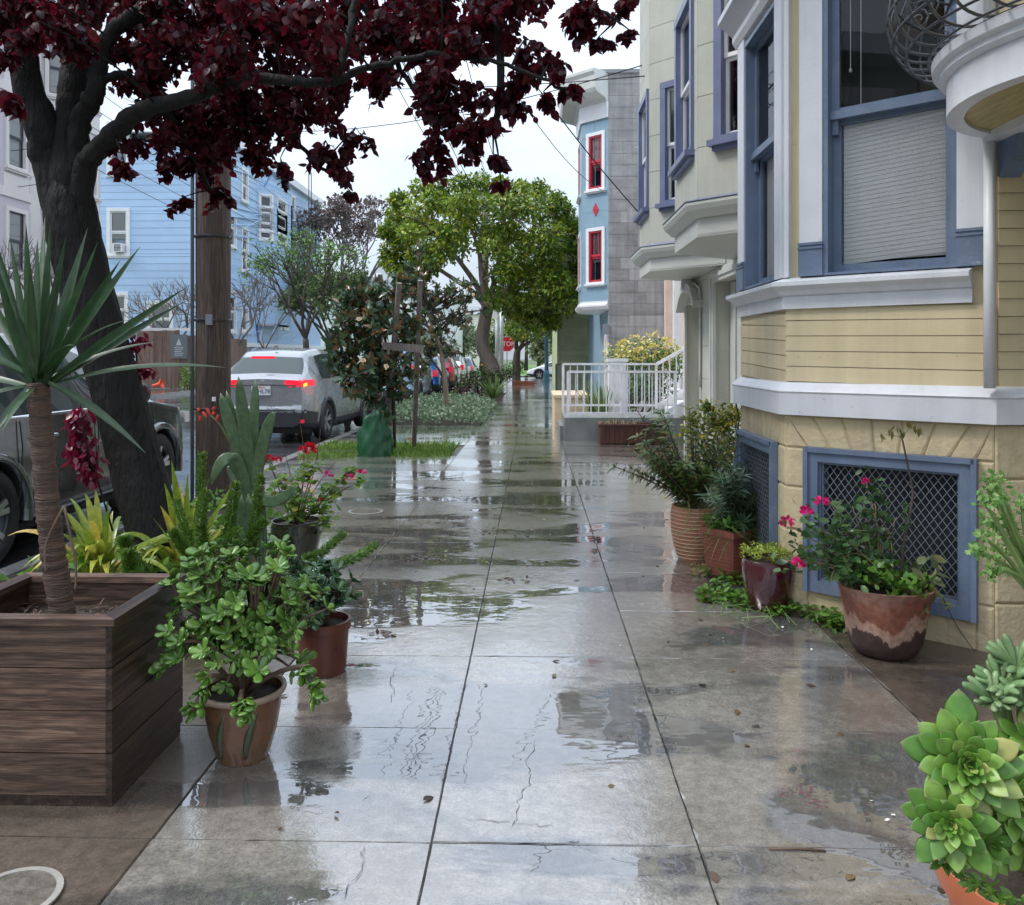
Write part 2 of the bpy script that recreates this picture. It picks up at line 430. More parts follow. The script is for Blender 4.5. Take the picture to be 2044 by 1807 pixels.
def orient(p, d, up=(0, 0, 1), s=1.0, roll=0.0, sx=1.0):
    d = Vector(d).normalized(); u = Vector(up)
    if abs(d.dot(u)) > .97: u = Vector((1, .1, 0))
    x = d.cross(u).normalized(); z = x.cross(d).normalized()
    if roll:
        q = Matrix.Rotation(roll, 3, d); x = q @ x; z = q @ z
    p = Vector(p); x = x * (s * sx); y = d * s; z = z * s
    return Matrix(((x.x, y.x, z.x, p.x), (x.y, y.y, z.y, p.y), (x.z, y.z, z.z, p.z), (0, 0, 0, 1)))
def show(m):
    p = m.translation; f = Vector((-sin(TH), cos(TH), 0)); r = Vector((cos(TH), sin(TH), 0))
    t = p.dot(f)
    if t < .3: return -1
    u = CX + F * p.dot(r) / t; v = HZ - F * (p.z - CAMH) / t
    if u < -30 or u > 2074 or v < -30 or v > 1840: return -1
    return m.col[1].length / t
def leafset(parent, mats, tmpl, mat, nsep=300, name='leaf', rest='foliage', smooth=True, solidname=None):
    V, Fc = tmpl
    mats = list(mats)
    mats.sort(key=show, reverse=True)
    org = ORG.get(parent.name, Vector())
    sep = [m for m in mats[:nsep] if show(m) > 0]; other = mats[len(sep):]
    if sep:
        me = bpy.data.meshes.new(name); me.from_pydata([tuple(v) for v in V], [], Fc); me.materials.append(mat)
        if smooth: me.polygons.foreach_set('use_smooth', [True] * len(me.polygons))
        T = Matrix.Translation(-org)
        for m in sep:
            o = bpy.data.objects.new(name, me); attach(o, parent); o.matrix_local = T @ m
    if other:
        A = np.array([[list(r) for r in m] for m in other])
        Vh = np.concatenate([V, np.ones((len(V), 1))], 1)
        W_ = np.einsum('nij,vj->nvi', A, Vh)[:, :, :3].reshape(-1, 3) - np.array(org)
        nf = len(Fc); nv = len(V)
        cnt = np.array([len(f) for f in Fc]); flat_ = np.concatenate([np.array(f) for f in Fc])
        N = len(other)
        loops = (flat_[None, :] + (np.arange(N) * nv)[:, None]).ravel()
        tot = np.tile(cnt, N); st = np.concatenate([[0], np.cumsum(tot)[:-1]])
        me = bpy.data.meshes.new(rest); me.vertices.add(N * nv); me.vertices.foreach_set('co', W_.ravel())
        me.loops.add(len(loops)); me.loops.foreach_set('vertex_index', loops.astype(np.int32))
        me.polygons.add(len(tot)); me.polygons.foreach_set('loop_start', st.astype(np.int32))
        me.update(calc_edges=True); me.validate()
        if smooth: me.polygons.foreach_set('use_smooth', [True] * len(me.polygons))
        me.materials.append(mat)
        o = bpy.data.objects.new(rest, me); attach(o, parent); o['kind'] = 'stuff'
def rdir(zmin=-1, zmax=1):
    z = rnd(zmin, zmax); a = rnd(0, 2 * pi); r = sqrt(max(0, 1 - z * z)); return Vector((r * cos(a), r * sin(a), z))
def blob_leaves(c, rad, n, size, shell=.55, out_=.6, droop=.3, flat_=.0, sv=.3):
    """leaf matrices in an ellipsoid, denser toward the shell"""
    res = []; c = Vector(c); rad = Vector(rad) if hasattr(rad, '__len__') else Vector((rad,) * 3)
    for _ in range(n):
        d = rdir(); r = (shell + (1 - shell) * random.random()) if random.random() < .8 else random.random()
        p = c + Vector((d.x * rad.x, d.y * rad.y, d.z * rad.z)) * r
        dd = d * out_ + rdir() * .8 + Vector((0, 0, -droop))
        res.append(orient(p, dd, (rnd(-.6, .6), rnd(-.6, .6), 1), size * rnd(1 - sv, 1 + sv), rnd(-.6, .6)))
    return res
def bez(p0, p1, p2, n=8):
    p0, p1, p2 = Vector(p0), Vector(p1), Vector(p2)
    return [p0 * (1 - t) ** 2 + p1 * 2 * t * (1 - t) + p2 * t * t for t in [i / n for i in range(n + 1)]]
def poly_smooth(pts, n=5):
    P = [Vector(p) for p in pts]; res = []
    for i in range(len(P) - 1):
        a = P[max(0, i - 1)]; b = P[i]; c = P[i + 1]; d = P[min(len(P) - 1, i + 2)]
        for k in range(n):
            t = k / n
            res.append(.5 * ((2 * b) + (c - a) * t + (2 * a - 5 * b + 4 * c - d) * t * t + (3 * b - a - 3 * c + d) * t ** 3))
    res.append(P[-1]); return res
def lerp_list(r, n): 
    m = len(r); res = []
    for i in range(n):
        x = i * (m - 1) / (n - 1); k = min(int(x), m - 2); res.append(r[k] + (r[k + 1] - r[k]) * (x - k))
    return res
# ---------------------------------------------------------------- material library
def wetmat(name, dry, wet, stain, big=1.15, spec=.9, rmin=.02, rmax=.27, cover=(.455, .525), pv=.12, coat=1.0, coat_ior=1.95):
    m, t, o, b = nodes(name)
    g = t.nodes.new('ShaderNodeNewGeometry'); P = g.outputs['Position']
    n1 = pos_noise(t, big, 4, (.55, 1.5, 1), .55, src=P, dist=.7)
    nE = pos_noise(t, 7, 3, (.8, 1.3, 1), .6, src=P)
    f1_ = math_(t, 'ADD', n1.outputs['Fac'], math_(t, 'MULTIPLY', math_(t, 'SUBTRACT', nE.outputs['Fac'], .5), .16))
    mask = ramp(t, f1_, [(cover[0], grey(0)), (cover[1], grey(1))]).outputs[0]          # 0 puddle .. 1 damp
    n2 = pos_noise(t, 2.2, 5, (1, 1, 1), .65, src=P)
    n3 = pos_noise(t, 26, 3, (1, 1, 1), .6, src=P)
    n4 = pos_noise(t, .9, 3, (1, 1, 1), .6, src=P, dist=.8)
    n5 = pos_noise(t, 130, 1, (1, 1, 1), .6, src=P)
    c = mixc(t, mask, c4(wet), c4(dry))
    c = mixc(t, ramp(t, n2.outputs['Fac'], [(.45, grey(0)), (.75, grey(.75))]).outputs[0], c, c4(stain))
    c = mixc(t, 1.0, c, ramp(t, n3.outputs['Fac'], [(.3, grey(.74)), (.7, grey(1.2))]).outputs[0], 'MULTIPLY')
    c = mixc(t, 1.0, c, ramp(t, n5.outputs['Fac'], [(.35, grey(.8)), (.65, grey(1.15))]).outputs[0], 'MULTIPLY')
    c = mixc(t, ramp(t, n4.outputs['Fac'], [(.55, grey(0)), (.7, grey(.35))]).outputs[0], c, c4(stain, .6))
    oi = t.nodes.new('ShaderNodeObjectInfo')
    c = mixc(t, 1.0, c, ramp(t, oi.outputs['Random'], [(0, grey(1 - pv)), (1, grey(1 + pv))]).outputs[0], 'MULTIPLY')
    t.links.new(c, b.inputs['Base Color'])
    r2 = math_(t, 'MULTIPLY', mask, ramp(t, n2.outputs['Fac'], [(.3, grey(.35)), (.75, grey(1.0))]).outputs[0])
    rr = math_(t, 'ADD', math_(t, 'MULTIPLY', r2, rmax - rmin), rmin)
    t.links.new(rr, b.inputs['Roughness'])
    b.inputs['Specular IOR Level'].default_value = spec; b.inputs['IOR'].default_value = 1.6
    b.inputs['Coat Weight'].default_value = coat; b.inputs['Coat IOR'].default_value = coat_ior
    t.links.new(math_(t, 'MULTIPLY', rr, .6), b.inputs['Coat Roughness'])
    # relief: fine grain where damp, faint slow ripple in the standing water
    h = math_(t, 'ADD', math_(t, 'MULTIPLY', math_(t, 'MULTIPLY', n3.outputs['Fac'], mask), .5),
              math_(t, 'MULTIPLY', math_(t, 'MULTIPLY', n5.outputs['Fac'], mask), .22))
    rip = pos_noise(t, 5, 2, (1, 1, 1), .5, src=P)
    h = math_(t, 'ADD', h, math_(t, 'MULTIPLY', rip.outputs['Fac'], .8))
    rip2 = pos_noise(t, 16, 1, (.7, 1.4, 1), .5, src=P); h = math_(t, 'ADD', h, math_(t, 'MULTIPLY', rip2.outputs['Fac'], .2))
    bn = bump(t, b, h, .5, .0035); t.links.new(bn.outputs[0], b.inputs['Coat Normal'])
    return m
M = {}
M['concrete'] = wetmat('wet_concrete', (.26, .238, .205), (.125, .12, .115), (.13, .105, .08))
M['concrete_brown_and_shaded'] = wetmat('wet_brown_and_shaded_concrete', (.11, .085, .065), (.07, .055, .042), (.085, .065, .05), spec=.4, rmin=.12, rmax=.4, coat=.35, coat_ior=1.6)  # own brown of the house-side strip; near-left slabs reuse it as painted shade
M['concrete_dim'] = wetmat('wet_dark_concrete', (.17, .15, .125), (.09, .08, .07), (.09, .075, .06), spec=.55, rmin=.06, rmax=.3, coat=.6, coat_ior=1.9)
M['asphalt'] = wetmat('wet_asphalt', (.075, .076, .08), (.045, .046, .05), (.05, .05, .052), big=.5, spec=1.0, rmin=.12, rmax=.34, pv=0, coat_ior=1.7)
M['joint'] = flat('joint_dirt', (.09, .083, .075), .25)
M['kerb'] = mk('kerb_concrete', (.27, .26, .24), .3, .2, 3, .2, 40, coat=.5)
M['soil'] = mk('soil', (.04, .028, .018), .8, .4, 14, .8, 60)
M['far_ground'] = mk('far_ground', (.09, .12, .05), .9, .3, .3, 0)
M['lawn'] = mk('lawn_ground', (.1, .2, .03), .9, .25, 2, .3, 30)
# yellow house
M['yel'] = mk('yellow_paint', (.62, .52, .325), .5, .06, 3, .12, 35, piece_var=.05, dirt=(.46, .38, .25), dirt_amt=.35, dscale=2.2, streak=.14, fleck=(.33, .26, .16))
M['pink_yel'] = M['yel']
M['stucco'] = mk('yellow_stucco', (.6, .49, .3), .7, .09, 4, .9, 26, dirt=(.36, .28, .18), dirt_amt=.55, dscale=3, streak=.2)
M['white'] = mk('white_paint', (.66, .67, .7), .42, .05, 4, .12, 50, dirt=(.48, .48, .48), dirt_amt=.4, dscale=4, streak=.12, fleck=(.3, .28, .26))
M['white2'] = mk('bright_white_paint', (.78, .78, .78), .4, .04, 4, .06, 50)
M['blue'] = mk('slate_blue_paint', (.135, .18, .265), .4, .12, 6, .2, 50, dirt=(.22, .25, .29), dirt_amt=.5, dscale=7, fleck=(.33, .34, .36), streak=.12)
M['blue2'] = mk('violet_blue_paint', (.15, .172, .285), .4, .1, 6, .15, 50)
M['glass'] = glassmat('window_glass')
M['glass2'] = glassmat('dark_window_glass', (.9, .93, .93), .04)
M['glass3'] = glassmat('clear_window_glass', (.97, .98, .98), .0, .01, .8)
M['room'] = flat('dark_room', (.02, .02, .022), .9)
M['blind'] = mk('pleated_blind', (.86, .86, .85), .7, .03, 3, 0)
M['curtain'] = mk('curtain', (.6, .6, .58), .8, .1, 8, .1, 30)
M['pipe'] = mk('white_pipe', (.68, .69, .7), .35, .06, 3, .05)
M['iron'] = flat('wet_iron', (.09, .095, .1), .3, .7)
M['wire_grey'] = flat('grey_wire', (.24, .265, .3), .5, .3)
M['black'] = flat('black_rubber', (.012, .012, .012), .5)
M['soffit_y'] = woodmat('yellow_soffit_boards', (.42, .33, .14), (.6, .48, .2), 'y', .6)
# grey house
M['sage'] = mk('sage_stucco_panel', (.5, .5, .43), .6, .06, 2.5, .25, 30, piece_var=.045, dirt=(.4, .4, .33), dirt_amt=.4, dscale=2, streak=.13)
M['sage2'] = mk('sage_trim', (.56, .57, .53), .45, .05, 3, .05, 40)
M['flash'] = mk('blue_grey_flashing', (.2, .22, .33), .35, .15, 5, .1)
# others
M['shingle'] = mk('weathered_grey_board', (.33, .315, .305), .65, .2, 1.6, .4, 25, stretch=(1, 1, 2.2), piece_var=.05, streak=.3, dirt=(.2, .17, .155), dirt_amt=.65, dscale=1.1)
M['peel'] = mk('peeling_white_board', (.45, .43, .42), .6, .1, 1.6, .3, 25, piece_var=.04, streak=.3, dirt=(.28, .25, .24), dirt_amt=.8, dscale=.9)
M['dusty_blue'] = mk('dusty_blue_paint', (.24, .36, .44), .5, .06, 3, .1, 30, piece_var=.04)
M['red'] = mk('red_sash', (.5, .04, .06), .4, .1, 5, .1)
M['green_board'] = mk('sage_green_board', (.5, .54, .32), .6, .1, 2, .15, 30, piece_var=.1)
M['green_trim'] = mk('pale_green_trim', (.42, .45, .3), .5, .1, 2, .1)
M['sky_board'] = mk('sky_blue_board', (.42, .58, .78), .5, .06, .7, .05, 20, piece_var=.06)
M['cream'] = mk('cream_paint', (.72, .66, .63), .5, .06, 1, .05, 20)
M['lilac'] = mk('lilac_grey_paint', (.55, .5, .53), .5, .06, 1, .05, 20)
M['purple_board'] = mk('dark_violet_board', (.09, .075, .11), .5, .1, 2, .1, 20, piece_var=.1)
M['purple_trim'] = mk('purple_trim', (.08, .04, .33), .4)
M['pink_trim'] = mk('pink_trim', (.75, .1, .2), .4)
M['peach'] = mk('peach_paint', (.75, .56, .46), .5)
M['roof_grey'] = mk('grey_roof', (.24, .25, .26), .7, .15, 2)
M['plywood'] = woodmat('plywood_hoarding', (.3, .17, .09), (.5, .33, .2), 'z', .6, 2.0)
M['fence_wood'] = woodmat('cedar_fence', (.17, .1, .075), (.33, .22, .17), 'z', .6, 2.5, piece=.3)
M['con_wall'] = mk('grey_stoop_concrete', (.19, .2, .19), .5, .2, 3, .4, 30, dirt=(.1, .11, .1), dirt_amt=.5, dscale=2.5)
M['rail_white'] = mk('white_rail_paint', (.8, .8, .82), .35, .04, 6, .05, dirt=(.5, .25, .12), dirt_amt=.6, dscale=9)
M['peach_wall'] = mk('peach_kerb_wall', (.68, .52, .34), .6, .1, 3, .3)
M['redwood'] = woodmat('redwood_box', (.06, .018, .012), (.13, .045, .03), 'z', .45, 5)

# ---------------------------------------------------------------- ground
KX, FKX = -3.45, -14.6          # near and far kerb lines
def sheet(name, x0, x1, y0, y1, dz, mat, ny=1, parent=None, kind='structure'):
    mb = MB()
    for i in range(ny):
        a = y0 + (y1 - y0) * i / ny; b = y0 + (y1 - y0) * (i + 1) / ny
        mb.add([gv(x0, a, dz), gv(x1, a, dz), gv(x1, b, dz), gv(x0, b, dz)], [(0, 1, 2, 3)])
    o = mb.build(name, mat, parent)
    if parent is None and kind: tag(o, kind=kind)
    return o
tag(sheet('ground', -900, 900, -60, 1500, -.22, M['far_ground']), kind='structure')
street = sheet('road', FKX, KX - .14, -25, 64, -.08, M['asphalt'], 8)
sheet('cross_street', -300, 300, 58.5, 68, -.074, M['asphalt'])
lawn = sheet('park_lawn', -160, 160, 71, 190, -.05, M['lawn'])
sheet('far_pavement', -300, 300, 68, 71, .0, M['concrete_dim'])
mb = MB(); mb.add([gv(KX - .15, -25, -.2), gv(KX, -25, -.2), gv(KX, -25, 0), gv(KX - .15, -25, 0), gv(KX - .15, 58, -.2), gv(KX, 58, -.2), gv(KX, 58, .0), gv(KX - .15, 58, .0)],
                  [(0, 3, 2, 1), (4, 5, 6, 7), (3, 7, 6, 2), (0, 4, 7, 3), (1, 2, 6, 5)])
tag(mb.build('kerb', M['kerb']), kind='structure')
mb = MB(); mb.add([gv(FKX - .15, -25, -.2), gv(FKX, -25, -.2), gv(FKX, -25, .05), gv(FKX - .15, -25, .05), gv(FKX - .15, 58, -.2), gv(FKX, 58, -.2), gv(FKX, 58, .05), gv(FKX - .15, 58, .05)],
                  [(0, 3, 2, 1), (4, 5, 6, 7), (3, 7, 6, 2), (0, 4, 7, 3), (1, 2, 6, 5)])
tag(mb.build('far_kerb', M['kerb']), kind='structure')
sheet('far_sidewalk', -19, FKX - .14, -25, 58.5, .045, M['concrete_dim'])
walk = sheet('sidewalk', KX, 4.5, -2.4, 58.5, -.022, M['joint'], 6)
YS = [-1.5, -.72, .06, .86, 1.65, 2.42, 3.17, 3.94, 4.67, 5.5, 6.38, 7.18, 7.98, 8.78, 9.6, 10.42, 11.25, 12.0, 12.8, 13.6, 14.4, 15.2, 16.0, 16.8, 17.6, 18.4, 19.2, 20.0]
XS = [KX, -2.28, -1.13, -.3, .48, 1.52, 2.9]
BEDS = [(-3.45, -1.25, 11.9, 13.65), (-3.45, -1.15, 17.5, 24.5), (-3.45, -1.0, 28.0, 34.5), (-3.45, -1.9, 4.4, 8.6)]
SLABS = {}
def slab_mesh(mat, var=0):
    key_ = (mat.name, var)
    if key_ not in SLABS:
        mb = MB(); c = .992; ol = []
        for (ax_, ay_, bx_, by_) in ((-1, -1, 1, -1), (1, -1, 1, 1), (1, 1, -1, 1), (-1, 1, -1, -1)):
            for q in range(14):
                u = q / 14; ol.append((ax_ + (bx_ - ax_) * u, ay_ + (by_ - ay_) * u))
        n_ = len(ol); rj = random.Random(hash(mat.name) % 1000 + var * 31)
        def jit(p_, k_, amp):
            j_ = 1 - amp * rj.random() * (3 if rj.random() < .1 else 1); return (p_[0] * k_ * (j_ if abs(p_[0]) > .999 else 1), p_[1] * k_ * (j_ if abs(p_[1]) > .999 else 1))
        r1 = [jit(p_, 1, .003) for p_ in ol]; r2 = [jit(p_, .9955, .005) for p_ in ol]
        mb.v = [(p_[0], p_[1], -1) for p_ in r1] + [(p_[0], p_[1], .55) for p_ in r1] + [(p_[0], p_[1], 1) for p_ in r2]
        for k_ in (0, 1):
            for q in range(n_): mb.f.append((k_ * n_ + q, k_ * n_ + (q + 1) % n_, (k_ + 1) * n_ + (q + 1) % n_, (k_ + 1) * n_ + q))
        mb.f.append(tuple(2 * n_ + q for q in range(n_)))
        mb2 = MB(); mb2.add([(-1, -1, -1), (1, -1, -1), (1, 1, -1), (-1, 1, -1), (-1, -1, .6), (1, -1, .6), (1, 1, .6), (-1, 1, .6),
                (-c, -c, 1), (c, -c, 1), (c, c, 1), (-c, c, 1)],
               [(0, 1, 5, 4), (1, 2, 6, 5), (2, 3, 7, 6), (3, 0, 4, 7), (4, 5, 9, 8), (5, 6, 10, 9), (6, 7, 11, 10), (7, 4, 8, 11), (8, 9, 10, 11)])
        me = mb.mesh('slab'); me.materials.append(mat); SLABS[key_] = me
    return SLABS[key_]
for j in range(len(YS) - 1):
    for i in range(len(XS) - 1):
        x0, x1, y0, y1 = XS[i], XS[i + 1], YS[j], YS[j + 1]
        if i == 5 and y1 > 13.7: continue
        if i == 4 and y1 > 14.5: continue
        cx_, cy_ = (x0 + x1) / 2, (y0 + y1) / 2
        if any(b[0] < cx_ < b[1] and b[2] < cy_ < b[3] for b in BEDS): continue
        mat_ = M['concrete_brown_and_shaded'] if i == 5 else (M['concrete_brown_and_shaded'] if (i <= 1 and y1 < 4.5) else M['concrete'])  # near-left slabs take the brown to paint in tree and planter shade
        g_ = .003
        hx, hy = (x1 - x0) / 2 - g_ * .55, (y1 - y0) / 2 - g_ * .8
        tx, ty = rnd(-.003, .003), -SLOPE + rnd(-.0035, .0035)
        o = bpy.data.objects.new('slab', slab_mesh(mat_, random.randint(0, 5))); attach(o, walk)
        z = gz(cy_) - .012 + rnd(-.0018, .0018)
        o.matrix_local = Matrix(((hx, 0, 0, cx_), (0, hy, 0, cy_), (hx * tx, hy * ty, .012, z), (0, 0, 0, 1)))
mb = MB()
for (x0, x1, y0, y1) in ((KX, .5, 20.0, 58.5),):
    pass
for (x0, x1) in ((-1.13, -.31), (-.3, .48)):
    y = 20.02
    while y < 58:
        mb.add([gv(x0, y, -.001), gv(x1, y, -.001), gv(x1, y + 2.38, -.001), gv(x0, y + 2.38, -.001)], [(0, 1, 2, 3)]); y += 2.4
for (a, b) in ((24.5, 28.0), (34.5, 58.4)):
    mb.add([gv(KX, a, -.001), gv(-1.14, a, -.001), gv(-1.14, b, -.001), gv(KX, b, -.001)], [(0, 1, 2, 3)])
mb.add([gv(-1.24, 20.02, -.001), gv(-1.14, 20.02, -.001), gv(-1.14, 24.5, -.001), gv(-1.24, 24.5, -.001)], [(0, 1, 2, 3)])
mb.add([gv(.485, 20, -.001), gv(3.4, 20, -.001), gv(3.4, 58, -.001), gv(.485, 58, -.001)], [(0, 1, 2, 3)])
tag(mb.build('far_slabs', M['concrete'], walk), kind='stuff')
# utility covers
def ring_cover(name, label, c, r, mat_r, mat_i):
    t_ = thing(name, label, 'utility cover', c)
    MB().lathe([(r, 0.0), (r, .006), (r * .86, .007), (r * .86, .002)], 40, c).build('rim', mat_r, t_)
    MB().lathe([(r * .86, .003), (.001, .0032)], 40, c).build('lid', mat_i, t_)
M['cover_rim'] = mk('pale_cover_rim', (.36, .34, .3), .4, .1, 8, .2); M['cover_lid'] = mk('cover_lid', (.13, .115, .09), .5, .3, 30, .6, 60)
p = gp(20, 1795); ring_cover('utility_cover', 'round utility cover with pale rim beside the wooden planter box', (p.x, p.y, gz(p.y) + .003), .125, M['cover_rim'], M['cover_lid'])
p = gp(730, 1022); ring_cover('utility_cover', 'small round utility cover further up the sidewalk past the plants', (p.x, p.y, gz(p.y) + .002), .16, M['kerb'], M['concrete'])

# ---------------------------------------------------------------- yellow house (near right)
HY = thing('yellow_house', 'pale yellow clapboard house with blue and white bay window at right', 'house', (2.2, 5.2, gz(5)))
A = Vector((2.22, 4.04)); B = Vector((1.42, 4.70)); C = Vector((1.42, 5.72)); D = Vector((2.17, 6.35))
CAM2 = (0, 0)
f1 = Face(B, A, CAM2); f2 = Face(C, B, (0, 5)); f0 = Face(A, (4.6, 4.04), CAM2)
f3 = Face(D, C, (0, 9))
ZG = gz(4.5) - .05
bw = (.105, f1.L - .06, 0, 0)
# openings: foundation vents, bay windows
a_l, z_t = f1.sz(1618, 905); 
def fs(px): return f1.sz(px, 700)[0]
W1 = (fs(1655), fs(1899), 1.865, 3.45)
W2 = (f2.sz(1500, 700)[0], f2.sz(1556, 700)[0], 1.865, 3.45)
V1 = (fs(1636), fs(1918), .185, .835)
V2 = (f2.sz(1496, 700)[0], f2.sz(1546, 700)[0], .185, .835)
V2 = (.12, .80, .185, .835)
W2 = (.22, .86, 1.865, 3.45)
for (fc, wv, vv) in ((f1, W1, V1), (f2, W2, V2)):
    wall(HY, fc, 0, fc.L, ZG, 1.09, [vv], M['stucco'], -.15, -.011, 'foundation')
    wall(HY, fc, 0, fc.L, 1.08, 6.4, [wv], M['yel'], -.15, -.014, 'wall')
wall(HY, f3, 0, f3.L, ZG, 6.4, [], M['yel'], -.15, -.014, 'wall')
wall(HY, f0, -.02, f0.L, 1.08, 6.4, [], M['yel'], -.15, -.014, 'wall')
wall(HY, f0, 0.02, f0.L, ZG, 1.09, [], M['stucco'], -.15, -.02, 'foundation')
# rusticated blocks with recessed joints, fanned above the vents
def quad_block(fc, q, o0=-.022, o1=.0, parent=HY, name='stone_block'):
    g = .008; cx0 = sum(p[0] for p in q) / 4; cz0 = sum(p[1] for p in q) / 4
    mb = MB(); vs = []
    for (o, k) in ((o0, 0), (o1 - .006, 1), (o1, 2)):
        for (a, z) in q:
            sh = .004 if k < 2 else .013
            da, dz = cx0 - a, cz0 - z
            a2 = a + math.copysign(min(abs(da), sh), da); z2 = z + math.copysign(min(abs(dz), sh), dz)
            vs.append(fc.pt(a2, z2, o))
    fsx = [(8, 9, 10, 11)] + [(k + i, k + (i + 1) % 4, k + 4 + (i + 1) % 4, k + 4 + i) for k in (0, 4) for i in range(4)]
    mb.add(vs, fsx).build(name, M['stucco'], parent)
def rusticate(fc, vv, nf, frame=.065):
    a0, a1, z0, z1 = vv[0] - frame, vv[1] + frame, vv[2] - frame, vv[3] + frame
    top = 1.083
    cxm = (a0 + a1) / 2
    bot = [a0 + (a1 - a0) * i / nf for i in range(nf + 1)]
    tp = [max(0.0, min(fc.L, cxm + (x - cxm) * 1.32)) for x in bot]
    for i in range(nf): quad_block(fc, [(bot[i], z1), (bot[i + 1], z1), (tp[i + 1], top), (tp[i], top)])
    rows = [ZG, .2, .44, .68, z1]
    for (s0, s1) in ((0, a0), (a1, fc.L)):
        if s1 - s0 < .03: continue
        for i in range(len(rows) - 1): quad_block(fc, [(s0, rows[i]), (s1, rows[i]), (s1, rows[i + 1]), (s0, rows[i + 1])])
    quad_block(fc, [(0, z1), (bot[0], z1), (tp[0], top), (0, top)]) if tp[0] > .03 or bot[0] > .03 else None
    quad_block(fc, [(bot[-1], z1), (fc.L, z1), (fc.L, top), (tp[-1], top)])
    quad_block(fc, [(a0, ZG), (a1, ZG), (a1, z0), (a0, z0)])
rusticate(f1, V1, 7); rusticate(f2, V2, 5)
rows = [ZG, .22, .5, .82, 1.08]; 
for i in range(4):
    xs = [0.0, .5, 1.1, 1.7, 2.38] if i % 2 else [0.0, .8, 1.4, 2.38]
    for k in range(len(xs) - 1): quad_block(f0, [(xs[k], rows[i]), (xs[k + 1], rows[i]), (xs[k + 1], rows[i + 1]), (xs[k], rows[i + 1])], -.02, 0)
# foundation vents: blue frame, wire mesh, dark inside
def vent(fc, vv, fr=.065):
    a0, a1, z0, z1 = vv
    mb = MB()
    for (u, v, p_, q_) in ((a0 - fr, a0, z0 - fr, z1 + fr), (a1, a1 + fr, z0 - fr, z1 + fr), (a0, a1, z1, z1 + fr), (a0, a1, z0 - fr, z0)):
        fc.box(mb, u, v, p_, q_, -.1, .03)
    i = .012
    for (u, v, p_, q_) in ((a0, a0 + i, z0, z1), (a1 - i, a1, z0, z1), (a0 + i, a1 - i, z1 - i, z1), (a0 + i, a1 - i, z0, z0 + i)):
        fc.box(mb, u, v, p_, q_, -.1, .012)
    w_ = mb.build('window_frame', M['blue'], HY)
    ou = MB()
    for (u, v, p_, q_) in ((a0 - fr - .012, a0 - fr + .014, z0 - fr, z1 + fr + .012), (a1 + fr - .014, a1 + fr + .012, z0 - fr, z1 + fr + .012), (a0 - fr, a1 + fr, z1 + fr - .014, z1 + fr + .012)):
        fc.box(ou, u, v, p_, q_, 0, .045)
    ou.build('moulding', M['blue'], w_)
    a0 += i; a1 -= i; z0 += i; z1 -= i
    mb = MB(); pw, ph = .04, .056
    # diamond wire mesh
    for sgn in (1, -1):
        k = -60
        while k < 90:
            # line a = a0 + k*pw + sgn*(z - z0)*pw/ph
            pts = []
            c0 = a0 + k * pw
            zs = sorted([z0, z1] + [z0 + sgn * (x - c0) * ph / pw for x in (a0, a1)])
            za, zb = zs[1], zs[2]
            xa = c0 + sgn * (za - z0) * pw / ph; xb = c0 + sgn * (zb - z0) * pw / ph
            if a0 - 1e-6 <= xa <= a1 + 1e-6 and a0 - 1e-6 <= xb <= a1 + 1e-6 and zb - za > .01 and za >= z0 - 1e-6 and zb <= z1 + 1e-6:
                mb.bar(fc.pt(xa, za, -.012 + sgn * .0016), fc.pt(xb, zb, -.012 + sgn * .0016), .0019, .0014)
            k += 1
    for (p_, q_) in (((a0, z0), (a1, z0)), ((a0, z1), (a1, z1)), ((a0, z0), (a0, z1)), ((a1, z0), (a1, z1))):
        mb.bar(fc.pt(p_[0], p_[1], -.012), fc.pt(q_[0], q_[1], -.012), .004)
    mb.build('wire_mesh', M['wire_grey'], w_)
    bb = MB(); fc.box(bb, a0 - .05, a1 + .05, z0 - .05, z1 + .05, -.13, -.11); bb.build('dark_backing', flat('vent_dark', (.015, .02, .022), .5), w_)
vent(f1, V1); vent(f2, V2)
# base trim, frieze, sill cornice swept round the bay
def sweep_part(name, prof, path, mat, parent=HY): return MB().sweep(prof, path).build(name, mat, parent)
path = [tuple(D), tuple(C), tuple(B), tuple(A), (4.6, 4.04)]
# outward must be to the right of the path: D->C->B->A runs toward the viewer, street on its right
sweep_part('base_trim', [(-.02, 1.085), (.045, 1.085), (.045, 1.205), (.052, 1.215), (.048, 1.222), (.012, 1.262), (-.02, 1.27)], path, M['white'])
p2 = [tuple(D), tuple(C), tuple(B), tuple(A + (B - A) * .09)]
sweep_part('frieze', [(-.02, 1.675), (.02, 1.675), (.02, 1.745), (-.02, 1.745)], p2, M['white'])
sweep_part('sill_cornice', [(-.02, 1.746), (.022, 1.746), (.035, 1.752), (.05, 1.776), (.075, 1.79), (.09, 1.80), (.09, 1.822), (.0, 1.85), (-.05, 1.85)], p2, M['white'])
# clapboards
boards(HY, f1, .0, f1.L, 1.265, 1.675, .085, [], M['yel'], th=.012, tilt=-.003, o=-.014)
boards(HY, f2, .0, f2.L, 1.265, 1.675, .085, [], M['yel'], th=.012, tilt=-.003, o=-.014)
boards(HY, f0, .02, f0.L, 1.265, 4.6, .085, [], M['yel'], th=.012, tilt=-.003, o=-.014)
